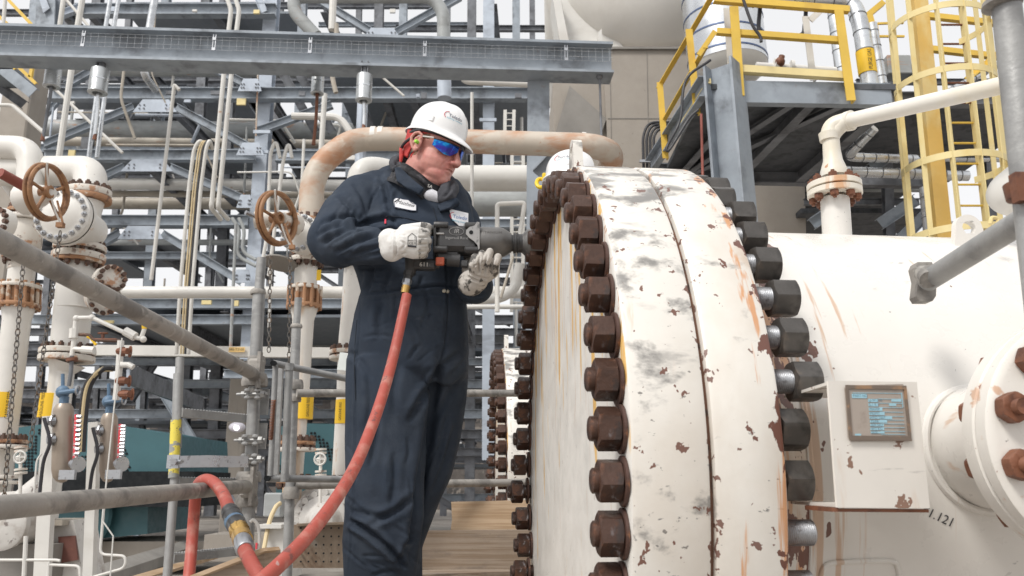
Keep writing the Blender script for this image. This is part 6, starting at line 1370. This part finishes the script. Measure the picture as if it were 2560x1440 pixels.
obj('bandana_knot',remesh(caps(MB(),[(H(-.088,-.035,.005),.012),(H(-.080,-.050,-.020),.013),(H(-.066,-.056,-.050),.009),(H(-.060,-.056,-.072),.005)],12),.004,3,mat=m_band2,name='bandana_knot'),None,bnd)
obj('bandana_tail',remesh(MB().prism([W(*q) for q in [(1020,318,3.12),(1040,326,3.085),(1036,350,3.09),(1018,392,3.13),(1009,389,3.15),(1012,350,3.15)]],(.0,.02,0)),.004,3,mat=m_band2,name='bandana_tail'),None,bnd)
# ---- hard hat (shape shared by the one lying on the flange)
def hat_mesh():
    mb=MB(); n=72; prof=[]
    for k in range(15):
        a=math.pi/2*(k/14); prof.append((math.cos(a),math.sin(a)))
    vs=[];fs=[]
    def rad(a): 
        c=math.cos(a); return .112+.004*c, .094
    def pt_(a,r,z):
        rx,ry=rad(a); return Vector((rx*r*math.cos(a),ry*r*math.sin(a),z))
    rows=[]
    # crown downwards: keep a slight ridge along the middle
    for k in range(15):
        r=math.sin(math.pi/2*k/14)**.92; z=.112*math.cos(math.pi/2*k/14)**.82
        rows.append([(r,z)]*n)
    def brim(a):
        c=math.cos(a); return .045+.0*c+ (.40*max(0,c)**2.2)+.10*max(0,-c)**2, -.004-.022*max(0,c)**2
    ring_w=[];ring_o=[];ring_u=[];ring_i=[]
    for r,dz in ((1.0,-.010),): rows.append([(r,dz)]*n)
    def add(fn): rows.append([fn(2*math.pi*i/n) for i in range(n)])
    add(lambda a:(1.02,-.014)); add(lambda a:(1+brim(a)[0]*.6,-.016+brim(a)[1]*.5)); add(lambda a:(1+brim(a)[0],-.019+brim(a)[1])); add(lambda a:(1+brim(a)[0]+.012,-.023+brim(a)[1]))
    add(lambda a:(1+brim(a)[0],-.025+brim(a)[1])); add(lambda a:(1.0,-.021)); add(lambda a:(.955,-.012)); add(lambda a:(.93,.02)); add(lambda a:(.80,.06)); add(lambda a:(.4,.095)); add(lambda a:(.01,.102))
    for row in rows:
        for i,(r,z) in enumerate(row):
            a=2*math.pi*i/n; p=pt_(a,r,z)
            if r<=1.0 and z>.0:
                rg=.0045*math.exp(-((p.y)/.012)**2)*(1 if z>.03 else z/.03); e=.0022*math.exp(-((abs(p.y)-.032)/.006)**2)*(1 if z>.05 else 0); p.z+=rg+e
            vs.append(p)
    m=len(rows)
    for k in range(m-1):
        for i in range(n): j=(i+1)%n; fs.append((k*n+i,k*n+j,(k+1)*n+j,(k+1)*n+i))
    mb.add(vs,fs); return mb
def hat(root,origin,mtx,sc_,logo_side):
    hm_=hat_mesh(); hm_.v=[tuple(origin+mtx@(Vector(v)*sc_)) for v in hm_.v]
    o=obj('hard_hat',hm_,m_hat,root,50)
    if True:
        # accessory slot boss on each side
        for s_ in (-1,1):
            b=MB().box(origin+mtx@(Vector((.022,s_*.0885,.016))*sc_),(.036*sc_,.010*sc_,.022*sc_),mtx,bev=.003*sc_); obj('slot_boss',b,m_hat,o)
    def on(u,v,l=.0012):
        "u along the side from the front (m), v height: wraps onto the dome"
        a=u/.1; z=v; cz=max(0,min(1,z/.112)); r=math.sin(math.acos(min(1,cz**(1/.82))))**.92
        rx,ry=.112+.004*math.cos(a),.094; p=Vector((rx*r*math.cos(a),ry*r*math.sin(a),z)); nrm=Vector((math.cos(a)/rx,math.sin(a)/ry,z/.112/.112*.112)).normalized()
        return origin+mtx@((p+nrm*(l+.0008))*sc_)
    u0=logo_side
    for s,size,v0,mt in (('Toledo',.019,.047,MATS['dark_text'] if 'dark_text' in MATS else M('dark_text',(.05,.07,.12),[],.5)),('Refining Company',.0085,.036,m_tealink)):
        V,Fs=text_mesh(s,size,'CENTER'); lm=MB().add([on(u0+ v.x*1.0,v0+v.y) for v in V],Fs); obj('lettering',lm,mt,o,0)
    obj('arc_logo',MB().tube([on(u0-.030+.013*math.cos(a),.047+.013*math.sin(a)) for a in np.linspace(1.3,4.2,14)],.0011*sc_,6),m_redink,o)
    return o
hatT=Matrix.Rotation(R(-2),3,lf)@HM
hat1=hat(person,H(-.007,0,.071),hatT,S*.88,-.050)
# suspension band and nape strap
obj('headband',MB().tube([H(.10*math.cos(a)*.93,.085*math.sin(a)*.93,.046-.02*(math.cos(a)<0)*-math.cos(a)) for a in np.linspace(0,2*math.pi,41)],.009,8,cap=False),MATS['black_cable'],hat1)
obj('nape_ratchet',MB().tube(spline([H(-.02,-.083,.018),H(-.06,-.070,-.005),H(-.088,-.045,-.025),H(-.098,0,-.032),H(-.088,.045,-.025)],6),.006,8),MATS['black_cable'],hat1)
# ---- sunglasses
def lens(s_):
    mb=MB(); vs=[];fs=[]; nu,nv=12,7
    for l in (0,.003):
        for j in range(nv+1):
            for i in range(nu+1):
                u=i/nu; v=j/nv; a=(.12+u*1.02)*s_; r=.094+l
                top=.030-.006*u; bot=-.012+.010*abs(u-.45)**1.5*4+(.012*max(0,.25-u)*4)
                z=top+(bot-top)*v
                vs.append(H(.012+r*math.cos(a)*1.0,r*.82*math.sin(a),z))
    N_=(nu+1)*(nv+1)
    for j in range(nv):
        for i in range(nu): a=j*(nu+1)+i; fs+=[(a,a+1,a+nu+2,a+nu+1),(N_+a,N_+a+nu+1,N_+a+nu+2,N_+a+1)]
    bd=[i for i in range(nu+1)]+[j*(nu+1)+nu for j in range(1,nv+1)]+[nv*(nu+1)+i for i in range(nu-1,-1,-1)]+[j*(nu+1) for j in range(nv-1,0,-1)]
    for a,b in zip(bd,bd[1:]+bd[:1]): fs.append((a,b,N_+b,N_+a))
    return mb.add(vs,fs)
gl=obj('sunglasses',MB().tube([H(.012+.0965*math.cos(a),.0965*.82*math.sin(a),.031-.006*(abs(a)-.12)) for a in np.linspace(-1.14,1.14,30)],.0028,8),M('dark_frame',(.04,.04,.05),[],.3),person)
m_lens=M('blue_mirror_lens',(.015,.09,.42),[((.02,.30,.62),(22,22,30),.52,.6,.9,3),((.06,.02,.25),(16,16,40),.5,.62,.8,3)],.08,.85)
for s_ in (-1,1): obj('lens',lens(s_),m_lens,gl,60)
for s_ in (-1,1): obj('temple',MB().tube([H(.053,s_*.076,.026),H(.02,s_*.079,.024),H(-.006,s_*.080,.022),H(-.02,s_*.078,.008)],.0032,8),M('silver_temple',(.55,.53,.5),[],.4),gl)
# ---- neck gaiter, hood, shirt, collar
ga=Vector((.50,-.30,.82)).normalized(); gc=W(1053,449,3.155)
pr=[]; 
for k in range(22):
    t=k/21; pr.append((-.060+t*.082,(.117-.010*t)+.0022*math.sin(t*19)+.001*math.sin(t*47+1)))
gm=MB().lathe(pr,gc,ga,56,cap=False); 
gm.v=[tuple(Vector(v)+ga*.007*math.sin(3*math.atan2((Vector(v)-gc).y,(Vector(v)-gc).x)+1)+ (Vector(v)-gc).normalized()*.004*math.sin(9*math.atan2((Vector(v)-gc).y,(Vector(v)-gc).x)+(Vector(v)-gc).dot(ga)*70)) for v in gm.v]
g_o=obj('neck_gaiter',gm,m_gait,person,80)
q=gc-ga*.01+Vector((.035,-.100,-.005))
tx=MB(); text_on(tx,'SA',.018,W(1075,466,3.035),(1,.35,-.25),(.2,-.1,1)); obj('lettering',tx,m_pw,g_o,0)
hd=MB()
caps(hd,[(W(1106,500,3.08),.020),(W(1120,492,3.09),.028),(W(1129,473,3.16),.030),(W(1122,456,3.28),.034),(W(1080,430,3.38),.045),(W(1030,410,3.36),.042),(W(1002,402,3.28),.034),(W(988,408,3.18),.028),(W(990,422,3.12),.020)],16)
caps(hd,[(W(1098,490,3.09),.018),(W(1112,476,3.10),.024),(W(1116,460,3.18),.024)],12)
hme=remesh(hd,.006,4,.5,mat=m_hood,name='hood'); creases(hme,[([(1105,495),(1125,475),(1128,450)],.010,4,.6),([(985,400),(1000,415),(1010,425)],.009,4,.6),([(1140,490),(1132,465)],.008,4,.5),([(978,418),(990,408),(1005,395)],.008,3.5,.6)],.006)
obj('hood',hme,None,person)
obj('undershirt',remesh(caps(MB(),[(W(1058,482,3.12),.024),(W(1076,489,3.095),.028),(W(1094,496,3.10),.024),(W(1085,508,3.11),.018)],14),.006,4,mat=M('white_tee',(.66,.66,.70),[],.9,bump=(60,.5)),name='undershirt'),None,person)
def flap(name,pts,dy,mat,parent,sub=2):
    me=remesh(MB().prism([W(*p) for p in pts],dy),.004,4,.6,mat=mat,name=name); return obj(name,me,None,parent)
flap('collar',[(985,418,3.08),(999,416,3.06),(1030,446,3.035),(1060,470,3.01),(1048,486,3.02),(1013,468,3.03),(991,452,3.05)],(.0,.03,.004),m_navy,cov)
flap('collar',[(1092,512,3.06),(1112,500,3.05),(1142,492,3.08),(1150,505,3.09),(1125,520,3.06),(1100,528,3.05)],(0,.03,0),m_navy,cov)
# ---- gloves
def finger(mb,pts,r): caps(mb,[(W(*p),q) for p,q in zip(pts,r)],12)
g1=MB(); 
caps(g1,[(W(974,600,2.86),.044),(W(980,624,2.86),.044)],18); caps(g1,[(W(986,600,2.86),.040),(W(990,622,2.86),.040)],18)                                   # cuff
caps(g1,[(W(990,612,2.85),.045),(W(1008,610,2.84),.048)],16)
loft_pts=[(W(1014,594,2.84),.036),(W(1035,590,2.84),.035),(W(1050,588,2.85),.031)]
caps(g1,loft_pts,16); caps(g1,[(W(1014,618,2.84),.037),(W(1035,624,2.84),.035),(W(1046,626,2.85),.031)],16)
caps(g1,[(W(1022,608,2.84),.045),(W(1044,606,2.845),.040)],16)
FG=[([(1048,584,2.845),(1064,582,2.87),(1068,583,2.93),(1056,585,2.955)],(.0195,.0185,.018,.016)),([(1048,602,2.84),(1066,602,2.865),(1070,603,2.93),(1056,604,2.96)],(.020,.0185,.018,.016)),([(1047,620,2.84),(1063,620,2.865),(1067,621,2.925),(1054,622,2.955)],(.0195,.018,.0175,.016)),([(1043,635,2.845),(1057,637,2.87),(1060,637,2.92),(1050,637,2.945)],(.0185,.017,.0165,.015))]
for p,r in FG: finger(g1,p,r)
finger(g1,[(1012,580,2.86),(1035,573,2.88),(1058,568,2.90),(1070,569,2.93)],(.030,.025,.021,.018))   # thumb over the top of the grip
gm1=remesh(g1,.0036,3,.5,mat=m_glove,name='glove')
creases(gm1,[([(990,575),(988,600),(990,630),(986,650)],.007,3,.6),([(1000,600),(1012,612),(1000,626)],.005,2.5,.5),([(1045,593),(1070,593)],.007,2.4,.3),([(1045,611),(1070,611)],.007,2.4,.3),([(1044,629),(1066,629)],.007,2.4,.3),([(998,585),(1015,588)],.004,2.5,.5),([(1000,640),(1015,632)],.004,2.5,.5)],.003)
glo1=obj('glove',gm1,None,person)
gm1.materials.append(m_glovek); locp=wmat(person).translation
for p in gm1.polygons:
    if (p.center+locp).x>W(1050,600,2.86).x: p.material_index=1
tg1=BVHTree.FromPolygons([tuple(v.co+locp) for v in gm1.vertices],[tuple(p.vertices) for p in gm1.polygons])
def gsurf(px,py,l=.002):
    h=tg1.ray_cast(Vector((0,0,0)),W(px,py,3).normalized()); return (h[0]+Vector((0,-l,0))) if h[0] else W(px,py,2.79)
ln=MB(); 
for a,b in (((1020,592),(1020,616)),((1020,592),(1030,583)),((1030,583),(1041,592)),((1041,592),(1041,616)),((1020,601),(1034,601))): ln.tube([gsurf(*a),gsurf((a[0]+b[0])/2,(a[1]+b[1])/2),gsurf(*b)],.0009,5)
ln.tube([gsurf(1020,615),gsurf(1030,616),gsurf(1041,617)],.0035,6)
V,Fs=text_mesh('CE',8); ln.add([gsurf(1028+v.x,609-v.y) for v in V],Fs); V,Fs=text_mesh('M',5.5)
for k in range(3): ln.add([gsurf(1037+v.y,594+k*7+v.x) for v in V],Fs)
obj('printed_label',ln,m_ink,glo1,0)
g2=MB()
caps(g2,[(W(1190,702,2.95),.044),(W(1178,708,2.97),.050)],18)                    # cuff
caps(g2,[(W(1186,704,2.95),.042),(W(1198,690,2.93),.040),(W(1208,676,2.92),.036)],16); caps(g2,[(W(1192,690,2.93),.035),(W(1214,682,2.92),.035),(W(1226,677,2.92),.030)],16)
for p,r in [([(1186,690,2.91),(1180,664,2.875),(1187,643,2.882)],(.018,.0155,.0145)),([(1200,688,2.905),(1198,654,2.86),(1204,634,2.872)],(.018,.0145,.0132)),([(1216,686,2.905),(1218,650,2.86),(1225,629,2.872)],(.0175,.0142,.013)),([(1229,682,2.91),(1238,659,2.87),(1245,643,2.882)],(.0175,.015,.014))]: finger(g2,p,r)
finger(g2,[(1178,695,2.97),(1172,675,3.0),(1176,655,3.03)],(.03,.026,.022))
gm2=remesh(g2,.0032,2,.4,mat=m_gloved,name='glove')
creases(gm2,[([(1198,685),(1197,660),(1199,640)],.012,2.3,.2),([(1213,682),(1213,658),(1217,636)],.012,2.3,.2),([(1227,682),(1230,662),(1235,644)],.012,2.3,.2),([(1165,690),(1190,700),(1215,708)],.006,3,.5),([(1170,680),(1195,692),(1222,698)],.005,3,.5),([(1182,664),(1196,662)],.003,2,.4),([(1202,656),(1214,654)],.003,2,.4)],.003)
obj('glove',gm2,None,person)
# boots, standing on the deck
for x,Y in ((955,3.2),(1005,3.46)):
    c=W(x,1690,Y); c.z=-.66; bt=caps(MB(),[(c+Vector((0,.04,.04)),.07),(c+Vector((.02,-.04,.0)),.062),(c+Vector((.09,-.14,-.015)),.045)],14); me=remesh(bt,.01,4,mat=M('brown_work_boot',(.10,.06,.035),[],.6),name='boot'); obj('boot',me,None,person)
# coiled lanyard behind the hip
cl=[]; 
for i in range(300):
    t=i/300; c=W(1158+ (10*t if t<.5 else 5),745+150*t,3.30); a=t*2*math.pi*30; cl.append(c+Vector((.011*math.cos(a),.011*math.sin(a),0)))
obj('coiled_lanyard',MB().tube(cl,.0035,5),MATS['black_cable'],person)
# ================= second hat on the flange =================
h2=empty('hard_hat',W(1425,440,2.78),'second white hard hat resting on top of the big flange behind the lifting lug','hard hat')
Hm=Matrix.Rotation(R(-22),3,'Z')@Matrix.Rotation(R(-4),3,'X')
o2=W(1424,437,2.80); hat(h2,o2,Hm,.80,-.155)
thing('clamp_ring',MB().tube([W(1352,458,3.0)+Vector((.016*math.cos(a),.004*math.sin(a)*3,.022*math.sin(a))) for a in np.linspace(0,2*math.pi,16)],.008,8).box(W(1362,450,3.0),(.02,.03,.05),bev=.004),M('bright_yellow_plastic',(.78,.55,.02),[],.4),'small bright yellow clamp ring beside the resting hard hat','clamp')
# ================= impact wrench =================
wr=empty('impact_wrench',W(1140,640,2.99),'black pneumatic impact wrench gripped by the worker, its socket on a flange nut','impact wrench')
WY=2.965
ad=Vector((math.cos(R(5.17)),math.sin(R(5.17)),0)); 
A=W(1085,603,WY); mw=mpp(605,WY)
def wx(px): return (px-1085)*mw
def wl(name,prof,mat,n=40,parent=None,off=(0,0,0)): return obj(name,MB().lathe([(wx(x),r*mw) for x,r in prof],A+Vector(off),ad,n),mat,parent or wr)
AM=frame(ad)
def wb(name,x0,x1,zc,hz,yc,hy,mat,bev=.006,parent=None): # box in wrench frame, px units
    c=A+ad*wx((x0+x1)/2)+AM@Vector((0,-yc*mw,0))+Vector((0,0,zc*mw)); return obj(name,MB().box(c,(wx(x1)-wx(x0),hy*mw,hz*mw),AM,bev=bev),mat,parent or wr)
hs_=wb('motor_housing',1088,1196,2,66,0,66,m_tool,.016)
wl('hammer_case',[(1192,37),(1200,39),(1250,39),(1258,37),(1266,33),(1274,28),(1278,25)],m_toolg)
wl('anvil_neck',[(1274,24),(1279,24),(1280,21),(1284,21),(1285,26),(1290,26),(1291,23),(1293,23),(1294,26),(1296,26),(1297,23.5),(1308,23.5)],m_tool)
wl('impact_socket',[(1306,24),(1309,26),(1318,36),(1322,37.5),(1352,38),(1366,38),(1367,36),(1367,26),(1350,25)],m_toolg)
hs=hs_
wb('rear_cover',1083,1092,0,76,0,70,m_tool,.008)
for dz in (-31,31):
    for dy in (-31,31):
        c=A+AM@Vector((0,dy*mw,0))+Vector((0,0,(dz+2)*mw)); obj('corner_boss',MB().lathe([(0,7*mw),(.004,8.5*mw),(wx(1118),8.5*mw),(wx(1121),6*mw)],c-ad*.002,ad,14),m_tool,hs)
        c=A+ad*wx(1160)+AM@Vector((0,dy*mw,0))+Vector((0,0,(dz+2)*mw)); obj('corner_boss',MB().lathe([(0,6*mw),(.004,9*mw),(wx(1120),9*mw)],c,ad,14),m_tool,hs)
for z in (10,): wb('rib',1090,1110,z,5,-0,71,m_tooll,.002)
# bare metal front bracket with hole
def wp(px,py,dy=0): # point on the near side of the housing
    q=A+ad*wx(px)+Vector((0,0,(603-py)*mw)); return q+AM@Vector((0,-dy*mw,0))
def wprism(name,pts,dy,t,mat,parent): return obj(name,MB().prism([wp(x,y,0)+Vector((ad.y*dy*mw,-ad.x*dy*mw,0)) for x,y in pts],Vector((ad.y,-ad.x,0))*t),mat,parent,30)
wprism('front_bracket',[(1190,562),(1196,563),(1197,572),(1197,630),(1195,634),(1192,622),(1183,612),(1170,603),(1163,594),(1164,584),(1172,576),(1184,572),(1188,566)],37,.006,m_tooll,hs)
obj('bracket_hole',MB().lathe([(0,5.2*mw),(.002,5*mw)],wp(1176,590,0)+Vector((ad.y,-ad.x,0))*(37*mw+.0062),Vector((ad.y,-ad.x,0)),16),m_hole,hs)
wb('top_flange',1158,1196,38,9,0,40,m_tooll,.004,hs)
# lower gear: trigger housing, arm, D-handle, inlet
wb('lower_body',1090,1150,-42,30,0,44,m_tool,.010); obj('throttle_cylinder',MB().cyl(wp(1118,652,10),wp(1150,654,10),17*mw,n=24),m_tool,wr); obj('regulator_knob',MB().cyl(wp(1152,664,12),wp(1170,664,12),9*mw,n=12).box(wp(1161,664,22),(.02,.008,.02)),m_tool,wr)
obj('orange_trigger',MB().box(wp(1101,662,26),(21*mw,.022,19*mw),AM,bev=.003),M('orange_red_lever',(.42,.085,.04),[((.62,.2,.12),(40,40,40),.55,.66,.7)],.5),wr)
obj('handle',MB().tube(roundpath([wp(1092,575,0),wp(1066,575,0),wp(1052,585,0),wp(1050,640,0),wp(1040,657,0)],.03),.021,16).tube(roundpath([wp(1100,662,0),wp(1060,661,0),wp(1028,658,0)],.02),.0185,16),m_tool,wr)
ih=obj('inlet_elbow',MB().lathe([(0,17*mw),(.015,16*mw),(.045,13.5*mw),(.06,13*mw)],wp(1031,650,0),Vector((-.06,-.02,-1)),20),m_tool,wr)
ff=lambda name,y0,y1,r0,r1,mat,n=20: obj(name,MB().cyl(wp(1031-(y0-650)*.16,y0,2+(y0-650)*.12),wp(1031-(y1-650)*.16,y1,2+(y1-650)*.12),r0*mw,r1*mw,n=n),mat,ih)
ff('hex_fitting',684,695,13,13,m_dkst,6); ff('coupler',695,706,10,11,m_dkst); ff('hex_fitting',706,716,12,12,m_galv,6); ff('ferrule',716,722,10,9,m_galv); ff('brass_ferrule',722,741,10.5,10,m_brass,12)
tm_=MB(); text_on(tm_,'611',.026,wp(1061,671,16.5),ad,(0,0,1)); 
hl=obj('arm_plate',MB().box(wp(1062,668,0),(58*mw,.042,20*mw),AM,bev=.006),m_tool,wr); tm_=MB(); text_on(tm_,'611',.023,wp(1062,668,0)+Vector((ad.y,-ad.x,0))*.0225,ad,(0,0,1)); obj('lettering',tm_,m_pw,hl,0)
nrm=Vector((ad.y,-ad.x,0)); lt=MB()
text_on(lt,'Ingersoll Rand',.0145,wp(1141,603,0)+nrm*(33*mw+.0016),ad,(0,0,1)); text_on(lt,'IR',.024,wp(1140,586,0)+nrm*(33*mw+.0016),ad,(0,0,1),shear=.2)
lt.tube([wp(1140+18*math.cos(a),586-10*math.sin(a),0)+nrm*(33*mw+.0012) for a in np.linspace(0,2*math.pi,33)],.0009,5,cap=False)
obj('lettering',lt,m_tooll,hs,0)
l2=MB(); V,Fs=text_mesh('TITANIUM',.016,space=1.15); l2.add([(A+ad*(wx(1225)+v.x))+AM@Vector((0,0,0))+ (Vector((0,0,1))*math.sin(.42+v.y/(39*mw))+nrm*math.cos(.42+v.y/(39*mw)))*(39*mw+.0010) for v in V],Fs); obj('lettering',l2,MATS['dark_gasket'],wr,0)
